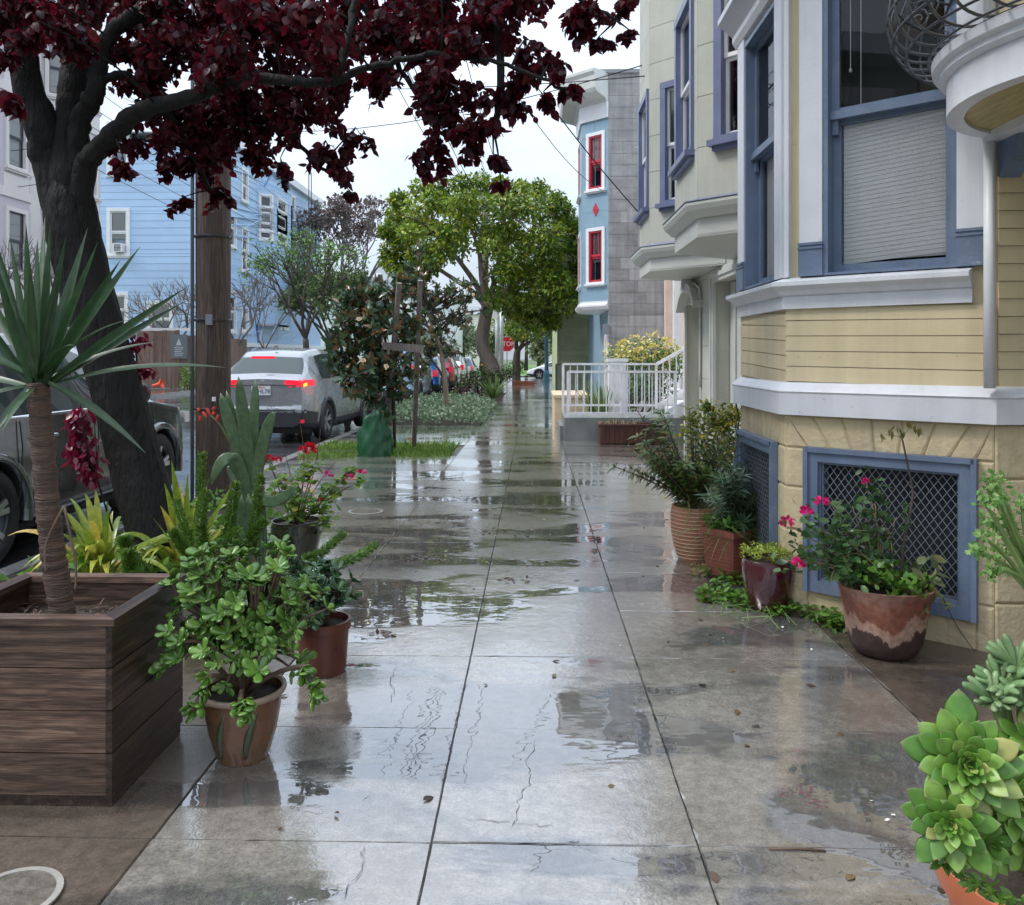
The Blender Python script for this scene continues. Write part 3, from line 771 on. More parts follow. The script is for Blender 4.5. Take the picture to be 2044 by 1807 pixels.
# bay window trim
def bay_window(fc, wv, shade):
    a0, a1, z0, z1 = wv
    w_ = window(HY, fc, a0, a1, z0, z1, M['blue'], M['blue'], M['glass3'], case=.028, proud=.02, meet=2.715, m_back=M['room'], st=.04, depth=-.02)
    # blind of narrow horizontal pleats
    n = 32; za, zb = shade
    for k in range(n):
        u = za + (zb - za) * k / n; v = za + (zb - za) * (k + 1) / n
        fc.piece('slat', M['blind'], w_, a0 + .042, a1 - .042, u, v - .004, -.1, -.0985, .0035)
    hb = MB(); fc.box(hb, a0 + .042, a1 - .042, za, zb, -.114, -.11); hb.build('blind_lining', M['blind'], w_)
    hb = MB(); fc.box(hb, a0 + .04, a1 - .04, zb, zb + .03, -.12, -.105); hb.build('blind_rail', M['white2'], w_)
    # meeting rail with horns
    mr = MB(); fc.box(mr, a0 + .001, a1 - .001, 2.70, 2.745, -.07, -.015); fc.box(mr, a0 + .004, a0 + .036, 2.62, 2.70, -.055, -.036); mr.build('meeting_rail', M['blue'], w_)
    return w_
w1 = bay_window(f1, W1, (1.93, 2.70)); w2 = bay_window(f2, W2, (1.93, 2.70))
cd = MB(); 
for q in (.08, .135):
    cd.tube([f1.pt(W1[0] + q, 3.42, -.1), f1.pt(W1[0] + q, 2.98 if q < .1 else 2.75, -.1)], .0025, 5)
cd.tube([f1.pt(W1[0] + .08, 2.985, -.1), f1.pt(W1[0] + .08, 2.965, -.1)], .008, 6); cd.build('blind_cord', M['white2'], w1)
def pilaster(fc, a0, a1, zt=3.6, plinth=True):
    fc.piece('pilaster', M['white'], HY, a0, a1, 2.035 if plinth else 1.852, zt, -.014, .026)
    if plinth:
        fc.piece('plinth', M['blue'], HY, a0 - .004, a1 + .004, 1.852, 2.0, -.014, .034)
        mb = MB(); fc.box(mb, a0 - .006, a1 + .006, 2.0, 2.012, -.014, .04); fc.box(mb, a0 - .002, a1 + .002, 2.012, 2.022, -.014, .030); fc.box(mb, a0 - .005, a1 + .005, 2.022, 2.036, -.014, .037)
        mb.build('plinth_moulding', M['blue'], HY)
pilaster(f1, fs(1599), W1[0] - .029); pilaster(f1, W1[1] + .029, W1[1] + .155)
pilaster(f1, .0, .028, plinth=False); pilaster(f2, W2[1] + .029, f2.L - .002, plinth=False)
pilaster(f2, .03, W2[0] - .029)
sweep_part('head_cornice', [(-.02, 3.52), (.03, 3.52), (.05, 3.56), (.05, 3.6), (.1, 3.66), (.14, 3.7), (.14, 3.74), (-.02, 3.8)], p2, M['white'])
for fc in (f1, f2):
    boards(HY, fc, .0, fc.L, 3.82, 4.6, .085, [], M['yel'], th=.012, tilt=-.003, o=-.014)
# walls and roof out of frame
mb = MB(); mb.box(2.26, 9, 4.1, 6.18, ZG, 8.6); mb.build('wall', M['yel'], HY)
mb = MB(); mb.sweep([(-.1, 6.4), (.3, 6.45), (.3, 6.55), (-.1, 6.6)], path); mb.build('cornice', M['white'], HY)
# wall line over the porch recess, its beam and the far porch jamb
mb = MB(); mb.box(2.2, 2.36, .6, 4.02, 2.47, 6.4); mb.build('wall', M['yel'], HY)
mb = MB(); mb.box(2.14, 2.3, .9, 4.0, 2.43, 2.62); mb.build('porch_beam', M['white'], HY)
mb = MB(); mb.box(4.2, 4.4, -1.5, 4.02, ZG, 6.4); mb.build('porch_back_wall', M['yel'], HY)
mb = MB(); mb.box(2.31, 4.2, .6, 4.0, 2.46, 2.6); mb.build('porch_ceiling', M['white'], HY)
# corbel below the beam
mb = MB()
prof = [(0, 0), (0, -.16), (.03, -.175), (.06, -.15), (.08, -.11), (.13, -.1), (.16, -.07), (.17, 0)]
vs = [(2.205 + q, 3.99 - p_[0], 2.43 + p_[1]) for q in (0, .09) for p_ in prof]; n = len(prof)
mb.add(vs, [tuple(range(n)), tuple(reversed(range(n, 2 * n)))] + [(i, n + i, n + (i + 1) % n, (i + 1) % n) for i in range(n)])
mb.build('corbel', M['blue'], HY)
# rounded balcony: fascia, lip, soffit, bellied iron railing
bc = Vector((2.42, 3.40)); br = .67
def arc(r, a0=112, a1=248, n=28, dx=0): return [(bc.x + r * cos(radians(a0 + (a1 - a0) * i / n)), bc.y + r * sin(radians(a0 + (a1 - a0) * i / n))) for i in range(n + 1)]
BAL = MB().sweep([(-.07, 2.455), (0, 2.455), (0, 2.60), (-.07, 2.60)], arc(br)).build('balcony', M['white'], HY)
# the path must have the street side on its right
MB().sweep([(-.05, 2.6), (.012, 2.6), (.03, 2.615), (.03, 2.64), (.055, 2.65), (.06, 2.69), (.03, 2.705), (-.05, 2.71)], arc(br)).build('balcony_lip', M['white'], BAL)
a_ = arc(br - .065); MB().prism([(2.35, a_[0][1])] + a_ + [(2.35, a_[-1][1])], 2.47, 2.475).build('soffit', M['soffit_y'], BAL)
MB().prism([(2.35, arc(br)[0][1])] + arc(br + .02) + [(2.35, arc(br)[-1][1])], 2.69, 2.715).build('deck', M['iron'], BAL)
RP = [(.665, 2.72), (.74, 2.71), (.83, 2.735), (.885, 2.80), (.905, 2.9), (.885, 3.02), (.83, 3.15), (.76, 3.26), (.715, 3.38), (.70, 3.6)]
for k in range(17):
    a = radians(116 + 128 * k / 16)
    MB().tube(poly_smooth([(bc.x + r * cos(a), bc.y + r * sin(a), z) for (r, z) in RP], 3), .0065, 6).build('railing_bar', M['iron'], BAL, smooth=True)
for (r, z, rr) in ((.74, 2.71, .006), (.83, 2.735, .006), (.885, 2.80, .006), (.905, 2.9, .006), (.885, 3.02, .006), (.83, 3.15, .006), (.70, 3.6, .014), (.715, 3.38, .007)):
    MB().tube([(x, y, z) for (x, y) in arc(r, 114, 246, 30)], rr, 6).build('railing_hoop', M['iron'], BAL, smooth=True)
for k in range(12):
    a = radians(118 + 124 * k / 12 + 3); sp = []
    for q in range(15):
        th = q * .75; rr = .055 * (1 - q / 17)
        sp.append((bc.x + (.80 + rr * cos(th)) * cos(a), bc.y + (.80 + rr * cos(th)) * sin(a), 2.98 + .1 * (k % 2) + rr * sin(th)))
    MB().tube(sp, .0045, 5).build('scroll', M['iron'], BAL, smooth=True)
# downspout
MB().tube([(2.165, 3.985, 1.26), (2.165, 3.985, 2.44)], .026, 14).build('downspout', M['pipe'], HY, smooth=True)
MB().tube([(2.165, 3.985, 2.72), (2.165, 3.985, 4.4)], .026, 14).build('downspout', M['pipe'], HY, smooth=True)
# loose black cable by the small vent
MB().tube(poly_smooth([f2.pt(.08, 1.09, .05), f2.pt(.085, .98, .03), f2.pt(.09, .88, .045), f2.pt(.2, .80, .05), f2.pt(.34, .72, .04)], 5), .005, 6).build('cable', M['black'], HY, smooth=True)

# ---------------------------------------------------------------- sage house with two hanging bays
HG = thing('sage_house', 'grey green stucco house with two overhanging bays and violet blue windows', 'house', (2.4, 9, gz(9)))
WX = 2.17
BAYS = [((WX, 6.45), (1.42, 7.21), (1.42, 8.36), (WX, 9.0)), ((WX, 9.42), (1.42, 10.17), (1.42, 11.12), (WX, 11.62))]
fg = Face((WX, 12.02), (WX, 6.1), (0, 9))     # ground floor, s grows toward the viewer
ZG2 = gz(9) - .1
niche = (12.02 - 11.83, 12.02 - 10.78, ZG2, 2.1); gar = (12.02 - 9.95, 12.02 - 7.0, ZG2, 2.28)
wall(HG, fg, 0, fg.L, ZG2, 7.6, [niche, gar], M['sage'], -.3, -.012)
mb = MB(); mb.box(WX + .3, 9, 6.2, 12.0, ZG2, 7.6); mb.build('wall', M['sage'], HG)
mb = MB(); mb.box(WX + .02, WX + 2.5, 12.01, 12.03, ZG2, 7.6); mb.build('side_wall', M['sage2'], HG)
boards(HG, fg, 0, fg.L, ZG2, 2.44, .42, [(niche[0] - .06, niche[1] + .06, ZG2, 2.3), (gar[0] - .16, gar[1] + .16, ZG2, 2.5)], M['sage'], 'panel', th=.012, gap=.006, o=-.012, cols=1.1)
boards(HG, fg, 0, fg.L, 2.78, 5.2, .42, [(12.02 - b_[3][1], 12.02 - b_[0][1], 2.4, 7.7) for b_ in BAYS], M['sage'], 'panel', th=.012, gap=.006, o=-.012, cols=1.1)
# entry niche with hood, and garage surround
mb = MB(); fg.box(mb, niche[0], niche[1], ZG2, 2.1, -.34, -.31); dn = mb.build('entry_niche', M['sage2'], HG)
mb = MB(); fg.box(mb, niche[0] - .06, niche[0], ZG2, 2.2, -.01, .02); fg.box(mb, niche[1], niche[1] + .06, ZG2, 2.2, -.01, .02); mb.build('jamb', M['sage2'], HG)
mb = MB()
poly = [(niche[0] - .1, 2.02), (niche[0] + .12, 2.2), (niche[0] + .3, 2.27), (niche[1] - .3, 2.27), (niche[1] - .12, 2.2), (niche[1] + .1, 2.02), (niche[1] + .1, 2.12), (niche[1] - .1, 2.3), (niche[1] - .3, 2.37), (niche[0] + .3, 2.37), (niche[0] + .1, 2.3), (niche[0] - .1, 2.12)]
n = len(poly); vs = [fg.pt(a, z, o) for o in (-.01, .13) for (a, z) in poly]
for i in range(5):
    q = [i, i + 1, 10 - i, 11 - i]
    mb.add([vs[k] for k in q] + [vs[n + k] for k in q], [(0, 1, 2, 3), (7, 6, 5, 4), (0, 4, 5, 1), (1, 5, 6, 2), (2, 6, 7, 3), (3, 7, 4, 0)])
mb.build('arched_hood', M['sage2'], HG)
mb = MB(); am = (niche[0] + niche[1]) / 2
fg.box(mb, am - .05, am + .05, 2.3, 2.44, -.01, .16); mb.build('keystone', M['sage2'], HG)
for k, (w0, w1_, oo) in enumerate(((.0, .05, .03), (.05, .1, .05), (.1, .15, .025))):
    mb = MB(); fg.box(mb, gar[0] - w1_, gar[0] - w0, ZG2, 2.28 + w0, -.012, oo); fg.box(mb, gar[0] - w1_, gar[1] + w1_, 2.28 + w0, 2.28 + w1_, -.012, oo); fg.box(mb, gar[1] + w0, gar[1] + w1_, ZG2, 2.28 + w0, -.012, oo)
    mb.build('garage_surround', M['sage2'], HG)
for k in range(12):
    a0 = gar[0] + (gar[1] - gar[0]) * k / 12; fg.piece('garage_plank', M['sage2'], HG, a0 + .004, a0 + (gar[1] - gar[0]) / 12 - .004, ZG2, 2.28, -.22, -.2 + (.02 if k % 3 == 0 else 0))
mb = MB(); fg.box(mb, gar[0], gar[1], ZG2, 2.28, -.25, -.222); mb.build('garage_door', M['sage2'], HG)
MB().tube(poly_smooth([fg.pt(am - .3, 2.40, .05), fg.pt(am + .2, 2.38, .06), fg.pt(niche[1] + .02, 2.3, .05), fg.pt(niche[1] + .07, 2.15, .03), fg.pt(niche[1] + .07, 1.0, .03)], 4), .014, 8).build('conduit', M['sage2'], HG, smooth=True)
for (p0, p1_, p2_, p3) in BAYS:
    bay = MB().prism([p0, p1_, p2_, p3], 2.44, 2.46).build('bay', M['sage2'], HG)
    pth = [p3, p2_, p1_, p0]
    MB().sweep([(-.04, 2.446), (.0, 2.446), (.0, 2.6), (-.04, 2.6)], pth).build('frieze', M['sage2'], bay)
    MB().sweep([(-.04, 2.6), (.03, 2.6), (.055, 2.63), (.09, 2.66), (.11, 2.7), (.11, 2.725), (.06, 2.735), (-.04, 2.735)], pth).build('cornice', M['sage2'], bay)
    MB().sweep([(-.04, 2.736), (.115, 2.729), (.118, 2.736), (.0, 2.775), (-.04, 2.775)], pth).build('flashing', M['flash'], bay)
    for (q0, q1, wd) in ((p2_, p1_, .7), (p1_, p0, .56), (p3, p2_, .5)):
        fc = Face(q0, q1, (0, (q0[1] + q1[1]) / 2 - (2 if q1 == p0 else -2 if q0 == p3 else 0)))
        mid = fc.L / 2; h_ = (mid - wd / 2, mid + wd / 2, 3.27, 4.62)
        wall(bay, fc, 0, fc.L, 2.74, 7.6, [h_], M['sage'], -.12, -.012)
        boards(bay, fc, 0, fc.L, 2.775, 6.2, .44, [(h_[0] - .02, h_[1] + .02, h_[2] - .02, h_[3] + .02)], M['sage'], 'panel', th=.012, gap=.006, o=-.012, cols=1.2)
        window(bay, fc, h_[0], h_[1], h_[2], h_[3], M['blue2'], M['white2'], M['glass2'], case=.075, proud=.03, meet=3.93, m_back=M['room'], st=.03,
               sill=.05, m_sill=M['blue2'], shade=(3.27, 4.6) if wd > .6 else None, m_shade=flat('dim_curtain', (.22, .22, .22), .8))

# ---------------------------------------------------------------- set-back white house with columns, its stoop is a thing of its own
HW = thing('white_house', 'white set-back house with peach columns behind the yellow flowering bush', 'house', (4.2, 18, gz(18)))
mb = MB(); mb.box(3.95, 9, 12.1, 23.9, gz(20), 6.2); mb.build('wall', M['white2'], HW)
for k, y in enumerate((18.6, 20.0, 21.4, 22.8)):
    mb = MB(); mb.box(3.62, 3.86, y, y + .24, .9, 5.4); mb.build('column', M['peach'] if k % 2 else M['white2'], HW)
    mb = MB(); mb.box(3.56, 3.92, y - .06, y + .3, .55, .9); mb.build('column_base', M['white2'], HW)
    mb = MB(); mb.box(3.84, 3.9, y + .3, y + .38, .9, 5.4); mb.build('pilaster_strip', M['peach'], HW)
mb = MB(); mb.box(3.5, 3.96, 18.2, 23.6, 5.4, 5.9); mb.build('entablature', M['white2'], HW)
mb = MB(); mb.box(3.5, 3.95, 17.5, 23.6, gz(20), .55); mb.build('porch_floor', M['white2'], HW)

# ---------------------------------------------------------------- house with weathered side wall and blue bay
HS = thing('weathered_house', 'dusty blue house with bare weathered side wall and red sash windows', 'house', (2.6, 26, gz(25)))
YC = 24.0
fsid = Face((2.17, YC), (7.5, YC), (2, 0))
wall(HS, fsid, 0, fsid.L, gz(24) - .1, 9.55, [], M['shingle'], -.2, -.016)
z = gz(24); k = 0
while z < 9.5:
    xs = [0, rnd(1.9, 3.2), fsid.L] if k % 3 == 0 else [0, fsid.L]
    for q in range(len(xs) - 1):
        lowpeel = (z < 4.9 and xs[q] < 3 and k % 5 != 3) or (random.random() < .03)
        a0 = xs[q] + .002
        if lowpeel and q == 0:
            cut = min(xs[1] - .2, .35 + .25 * ((k * 7) % 4))
            fsid.piece('siding_board', M['shingle'], HS, .0, cut - .003, z, z + .326, -.016, .0)
            fsid.piece('siding_board', M['peel'], HS, cut, xs[1] - .002, z, z + .326, -.016, .0)
        else:
            fsid.piece('siding_board', M['peel'] if lowpeel else M['shingle'], HS, a0, xs[q + 1] - .002, z, z + .326, -.016, .0)
    z += .335; k += 1
for (u, v, du, dv) in ((1.0, 6.35, .22, .05), (.75, 7.4, .3, .05), (1.3, 7.9, .24, .05), (.55, 5.4, .15, .25), (1.5, 5.55, .25, .18), (1.1, 6.0, .3, .07), (.9, 4.7, .25, .2), (1.4, 3.9, .2, .3)):
    mb = MB(); fsid.box(mb, u, u + du, v, v + dv, .0, .004); mb.build('paint_patch', M['peel'], HS)
mb = MB(); mb.box(2.3, 7.5, YC + .2, 33, gz(24) - .1, 9.5); mb.build('wall', M['dusty_blue'], HS)
p0, p1_, p2_, p3 = (2.17, 24.02), (1.44, 24.72), (1.44, 26.6), (2.17, 27.3)
bay = MB().prism([p0, p1_, p2_, p3], 2.72, 2.75).build('bay', M['white2'], HS)
pth = [p3, p2_, p1_, p0]
MB().sweep([(-.04, 2.73), (.06, 2.76), (.11, 2.83), (.11, 2.88), (.05, 2.92), (.05, 2.98), (-.04, 2.98)], pth).build('base_moulding', M['white2'], bay)
for (q0, q1) in ((p2_, p1_), (p1_, p0)):
    fc = Face(q0, q1, (0, 24)) if q1 == p1_ else Face(q0, q1, (0, 20))
    mid = fc.L / 2 + (.03 if q1 == p0 else 0); wd = .5 if q1 == p0 else .9
    hs = [(mid - wd / 2, mid + wd / 2, 3.55, 5.05), (mid - wd / 2, mid + wd / 2, 6.3, 7.85)]
    wall(bay, fc, 0, fc.L, 2.9, 8.4, hs, M['dusty_blue'], -.12, -.01)
    boards(bay, fc, 0, fc.L, 2.98, 8.3, .44, [(h_[0] - .02, h_[1] + .02, h_[2] - .02, h_[3] + .02) for h_ in hs], M['dusty_blue'], 'panel', th=.01, gap=.006, o=-.01, cols=1.0)
    for h_ in hs:
        w_ = window(bay, fc, h_[0], h_[1], h_[2], h_[3], M['white2'], M['red'], M['glass2'], case=.1, proud=.04, m_back=M['room'], st=.06, sill=.05, mull=2,
                    shade=(h_[3] - .9, h_[3]), m_shade=M['curtain'])
        mb = MB()
        for (u, v, a, b) in ((h_[0], h_[0] + .05, h_[2], h_[3]), (h_[1] - .05, h_[1], h_[2], h_[3]), (h_[0], h_[1], h_[3] - .05, h_[3]), (h_[0], h_[1], h_[2], h_[2] + .06)):
            fc.box(mb, u, v, a, b, -.02, .02)
        mb.build('red_frame', M['red'], w_)
    if q1 == p0:
        d0 = fc.pt(mid, 5.68, .012); mb = MB(); vs = [fc.pt(mid + a, 5.68 + z, o) for o in (.0, .02) for (a, z) in ((0, -.2), (.11, 0), (0, .2), (-.11, 0))]
        mb.add(vs, [(4, 5, 6, 7), (0, 1, 5, 4), (1, 2, 6, 5), (2, 3, 7, 6), (3, 0, 4, 7)]); mb.build('diamond', M['red'], bay)
MB().sweep([(-.04, 8.3), (.06, 8.3), (.08, 8.75), (-.04, 8.75)], pth).build('frieze', M['white2'], bay)
MB().sweep([(-.1, 8.75), (.1, 8.75), (.16, 8.85), (.55, 8.95), (.6, 9.05), (.62, 9.4), (.68, 9.5), (.68, 9.58), (-.6, 9.62)], pth).build('cornice', M['sage2'], bay)
mb = MB(); mb.box(1.9, 7.5, 23.92, 33, 9.56, 9.66); mb.build('roof', M['roof_grey'], HS)
fgr = Face((2.17, 33), (2.17, 24.02), (0, 28)); wall(HS, fgr, 0, fgr.L, gz(28) - .1, 8.4, [], M['dusty_blue'], -.15, -.0)
mb = MB(); fgr.box(mb, 8.2, 8.9, gz(25), 2.1, 0, .06); mb.build('door_surround', M['white2'], HS)
mb = MB(); fgr.box(mb, 8.35, 8.78, gz(25), 1.95, .06, .08); mb.build('door', M['peach'], HS)
mb = MB(); mb.box(2.0, 2.16, 23.9, 24.0, 2.0, 2.3); mb.build('meter_box', M['wire_grey'], HS)

# ---------------------------------------------------------------- green clapboard house
HGR = thing('green_house', 'olive green clapboard house beyond the weathered one', 'house', (1.4, 34, gz(34)))
fgn = Face((1.0, 34.5), (6, 34.5), (0, 0))
wall(HGR, fgn, 0, fgn.L, gz(34) - .1, 6.9, [], M['green_board'], -.2, -.02)
boards(HGR, fgn, .12, fgn.L, gz(34), 6.9, .195, [], M['green_board'], th=.02, gap=.008, tilt=-.006, o=-.02)
fgn.piece('corner_board', M['green_trim'], HGR, -.02, .12, gz(34), 6.9, -.02, .03)
mb = MB(); mb.box(1.02, 8, 34.7, 46, gz(40), 6.9); mb.build('wall', M['green_board'], HGR)
mb = MB(); mb.box(.8, 8.2, 34.2, 46.2, 6.9, 7.1); mb.build('roof', M['roof_grey'], HGR)

# ---------------------------------------------------------------- blue apartment house across the street
HB = thing('blue_apartment_house', 'sky blue clapboard apartment house with fire escape across the street', 'building', (-22, 55, gz(55)))
BX, BY0, BY1 = -18.0, 48.0, 69.5
fe = Face((-26, BY0), (BX, BY0), (-20, 0)); ff = Face((BX, BY0), (BX, BY1), (0, 55))
def eaves_z(px, py, Y): return wy(px, py, Y).z
ZT = 13.9; ZB = 2.15
we = []
for (x0, x1, y0, y1) in ((220, 253, 422, 506), (220, 253, 250, 345), (218, 250, 590, 648), (300, 340, 600, 640)):
    p_, q_ = wy(x0, y1, BY0), wy(x1, y0, BY0); we.append((p_.x + 26, q_.x + 26, p_.z, q_.z))
we[3] = (we[3][0], we[3][1], 2.6, 4.4)
wall(HB, fe, 0, fe.L, gz(50) - .2, ZT, we, M['sky_board'], -.3, -.02)
boards(HB, fe, 0, fe.L, ZB, ZT, .42, [(a - .02, b + .02, c - .02, d + .02) for (a, b, c, d) in we], M['sky_board'], th=.02, gap=.009, tilt=-.012, o=-.02)
M['shade_w'] = flat('pale_shade', (.5, .5, .48), .8)
for h_ in we: window(HB, fe, h_[0], h_[1], h_[2], h_[3], M['white2'], M['white2'], M['glass'], case=.2, proud=.06, m_back=M['room'], st=.08, sill=.1, shade=(h_[2] + (h_[3] - h_[2]) * .35, h_[3]), m_shade=M['shade_w'])
mb = MB(); a_, b_ = we[0][0] + .3, we[0][1] - .1; fe.box(mb, a_, b_, we[0][2] + .05, we[0][2] + .55, -.1, .35); mb.build('air_conditioner', M['white2'], HB)
mb = MB(); 
for k in range(5): fe.box(mb, a_ + .1, b_ - .1, we[0][2] + .12 + k * .08, we[0][2] + .16 + k * .08, .35, .365)
mb.build('grille', M['room'], HB)
wf = []
for (px, w_, y0, y1, Yw) in ((463, 1.0, 420, 490, 0), (488, .9, 342, 400, 0), (488, .9, 460, 540, 0), (463, 1.0, 585, 660, 0), (488, .9, 600, 660, 0), (556, .9, 610, 652, 0), (570, .8, 612, 655, 0), (585, .8, 470, 530, 0), (585, .8, 395, 440, 0), (610, .8, 440, 470, 0), (612, .8, 500, 545, 0), (625, .8, 450, 480, 0)):
    p_ = wx(px, y1, BX); q_ = wx(px, y0, BX); a = p_.y - BY0; wf.append((a - w_ / 2, a + w_ / 2, p_.z, q_.z))
BB0, BB1 = wx(513, 700, BX).y - BY0, wx(556, 700, BX).y - BY0
wall(HB, ff, 0, ff.L, ZB - .1, ZT, wf, M['sky_board'], -.3, -.02)
boards(HB, ff, 0, ff.L, ZB, ZT, .42, [(a - .02, b + .02, c - .02, d + .02) for (a, b, c, d) in wf], M['sky_board'], th=.02, gap=.009, tilt=-.012, o=-.02)
for h_ in wf: window(HB, ff, h_[0], h_[1], h_[2], h_[3], M['white2'], M['white2'], M['glass'], case=.16, proud=.06, m_back=M['room'], st=.07, sill=.08)
# hanging bay on the street front
bp = [(BX, BY0 + BB0), (BX + .9, BY0 + BB0 + .8), (BX + .9, BY0 + BB1 - .6), (BX, BY0 + BB1)]
bz0 = wx(520, 650, BX).z
bay = MB().prism(bp, bz0, bz0 + .1).build('bay', M['white2'], HB)
for i in range(3):
    fc = Face(bp[i], bp[i + 1], (0, 40)); wd = fc.L * .6; mid = fc.L / 2
    hs = [(mid - wd / 2, mid + wd / 2, z0, z0 + 2.0) for z0 in (wx(530, 470, BX + .9).z, wx(530, 330, BX + .9).z - 3.2, 9.3)][:1] + [(mid - wd / 2, mid + wd / 2, 9.6, 11.8)]
    wall(bay, fc, 0, fc.L, bz0, 12.4, hs, M['sky_board'], -.2, 0)
    boards(bay, fc, 0, fc.L, bz0 + .1, 12.4, .42, [(a - .02, b + .02, c - .02, d + .02) for (a, b, c, d) in hs], M['sky_board'], th=.02, gap=.02, o=0)
    for h_ in hs: window(bay, fc, h_[0], h_[1], h_[2], h_[3], M['white2'], M['white2'], M['glass'], case=.15, proud=.06, m_back=M['room'], st=.07, sill=.08)
mb = MB(); mb.box(-27, BX - .31, BY0 + .31, BY1, gz(50) - .2, ZT); mb.build('wall', M['sky_board'], HB)
mb = MB(); mb.sweep([(-.3, ZT), (.9, ZT), (1.0, ZT + .15), (1.0, ZT + .45), (-.3, ZT + .5)], [(BX, BY1 + .5), (BX, BY0 - .3)]); mb.build('eaves', M['white2'], HB)
mb = MB(); mb.box(-27, BX, BY0 - .3, BY1, ZT + .46, ZT + .55); mb.build('roof', M['roof_grey'], HB)
mb = MB(); ff.box(mb, 0, ff.L, gz(55) - .3, ZB - .25, -.3, .02); mb.build('shopfront', M['lilac'], HB)
for k in range(12):
    a = k * 1.75 + .1; ff.piece('hoarding_panel', M['plywood'] if k % 3 else M['sky_board'], HB, a, a + 1.68, gz(55) - .1, 1.3 + .2 * (k % 2), .02, .06)
mb = MB(); ff.box(mb, 0, ff.L, ZB - .25, ZB, -.1, .25); mb.build('belt_course', M['white2'], HB)
# fire escape: platforms, ladder, balusters
for zp in (wx(600, 484, BX).z, wx(600, 560, BX).z - .6):
    ya, yb = wx(572, 480, BX).y, wx(622, 480, BX).y
    mb = MB(); mb.box(BX + .02, BX + 1.1, ya, yb, zp - .05, zp); fp = mb.build('fire_escape', M['iron'], HB)
    mb = MB(); mb.bar((BX + 1.1, ya, zp + 1), (BX + 1.1, yb, zp + 1), .03); mb.bar((BX + .05, ya, zp + 1), (BX + 1.1, ya, zp + 1), .03); mb.bar((BX + .05, yb, zp + 1), (BX + 1.1, yb, zp + 1), .03); mb.build('handrail', M['iron'], fp)
    for k in range(14):
        y = ya + (yb - ya) * k / 13; mb = MB(); mb.bar((BX + 1.1, y, zp), (BX + 1.1, y, zp + 1), .014); mb.build('baluster', M['iron'], fp)
yl = (ya + yb) / 2
for dy in (-.35, .35):
    mb = MB(); mb.bar((BX + .8, yl + dy, wx(600, 484, BX).z), (BX + .8, yl + dy, ZT + 1.6), .03); mb.build('ladder_rail', M['iron'], HB)
MB().tube([(BX + .05, wx(514, 600, BX).y, 2.2), (BX + .05, wx(514, 600, BX).y, 11.6), (BX + .6, wx(514, 600, BX).y + 1.3, 13.7)], .06, 6).build('downspout', flat('blue_pipe', (.12, .25, .45), .5), HB)

# ---------------------------------------------------------------- cream bay-windowed house and violet neighbour, far left
HC = thing('cream_house', 'cream and lilac house with stacked bay windows at far left across the street', 'building', (-19, 29, gz(29)))
CXF = -17.9; CY0, CY1 = 24.6, 33.2
fcx = Face((CXF, CY0), (CXF, CY1), (0, 29)); ZC = 13.6
wall(HC, fcx, 0, fcx.L, gz(29) - .2, ZC, [], M['cream'], -.3, 0)
mb = MB(); mb.box(-27, CXF - .31, CY0, CY1, gz(29) - .2, ZC); mb.build('wall', M['lilac'], HC)
for (y0, y1) in ((25.2, 28.4), (29.6, 32.9)):
    bp = [(CXF, y0), (CXF + .85, y0 + .85), (CXF + .85, y1 - .85), (CXF, y1)]
    bay = MB().prism(bp, 3.1, 3.2).build('bay', M['cream'], HC)
    for i in range(3):
        fc = Face(bp[i], bp[i + 1], (0, 20 if i == 0 else 29 if i == 1 else 60)); wd = fc.L * .58; mid = fc.L / 2
        hs = [(mid - wd / 2, mid + wd / 2, z0, z0 + 1.9) for z0 in (4.2, 7.6, 11.0)]
        wall(bay, fc, 0, fc.L, 3.2, ZC, hs, M['lilac'], -.15, 0)
        for h_ in hs:
            window(bay, fc, h_[0], h_[1], h_[2], h_[3], M['cream'], flat('dark_sash', (.05, .05, .07), .4), M['glass'], case=.14, proud=.06, m_back=M['room'], st=.05, sill=.08, shade=(h_[2], h_[3]), m_shade=M['shade_w'])
            fc.piece('panel', M['cream'], bay, .1, fc.L - .1, h_[2] - .95, h_[2] - .3, 0, .03)
    for z0 in (3.2, 6.55, 9.95, 13.0):
        MB().sweep([(-.05, z0), (.06, z0), (.1, z0 + .1), (.18, z0 + .18), (.18, z0 + .24), (-.05, z0 + .3)], bp[::-1]).build('band', M['cream'], bay)
MB().sweep([(-.3, ZC), (.3, ZC), (.5, ZC + .2), (1.3, ZC + .35), (1.4, ZC + .9), (1.5, ZC + 1.1), (-.3, ZC + 1.2)], [(CXF, CY1 + .1), (CXF, CY0)]).build('cornice', M['cream'], HC)
for k in range(12): 
    y = CY0 + .3 + k * .72; mb = MB(); mb.box(CXF, CXF + 1.1, y, y + .16, ZC - .35, ZC + .2); mb.build('bracket', M['cream'], HC)
mb = MB(); mb.box(CXF, CXF + .9, 26, 27.4, 2.6, 2.9); mb.build('door_hood', M['cream'], HC)
HV = thing('violet_house', 'dark violet clapboard house with pink eaves at the far left edge', 'building', (-19, 20, gz(20)))
mb = MB(); mb.box(-27, CXF - .02, 16, 24.5, gz(20) - .2, 11.2); mb.build('wall', M['purple_board'], HV)
fv = Face((CXF, 16), (CXF, 24.5), (0, 20)); boards(HV, fv, 0, fv.L, gz(20), 11.2, .2, [], M['purple_board'], th=.02, gap=.015, o=0)
for z0 in (3, 5.6, 8.2): fv.piece('window_trim', M['purple_trim'], HV, 6.9, 8.3, z0, z0 + 1.9, .02, .1)
MB().sweep([(-.3, 11.2), (.6, 11.2), (.7, 11.35), (.7, 11.55), (-.3, 11.6)], [(CXF, 24.4), (CXF, 16)]).build('eaves', M['pink_trim'], HV)

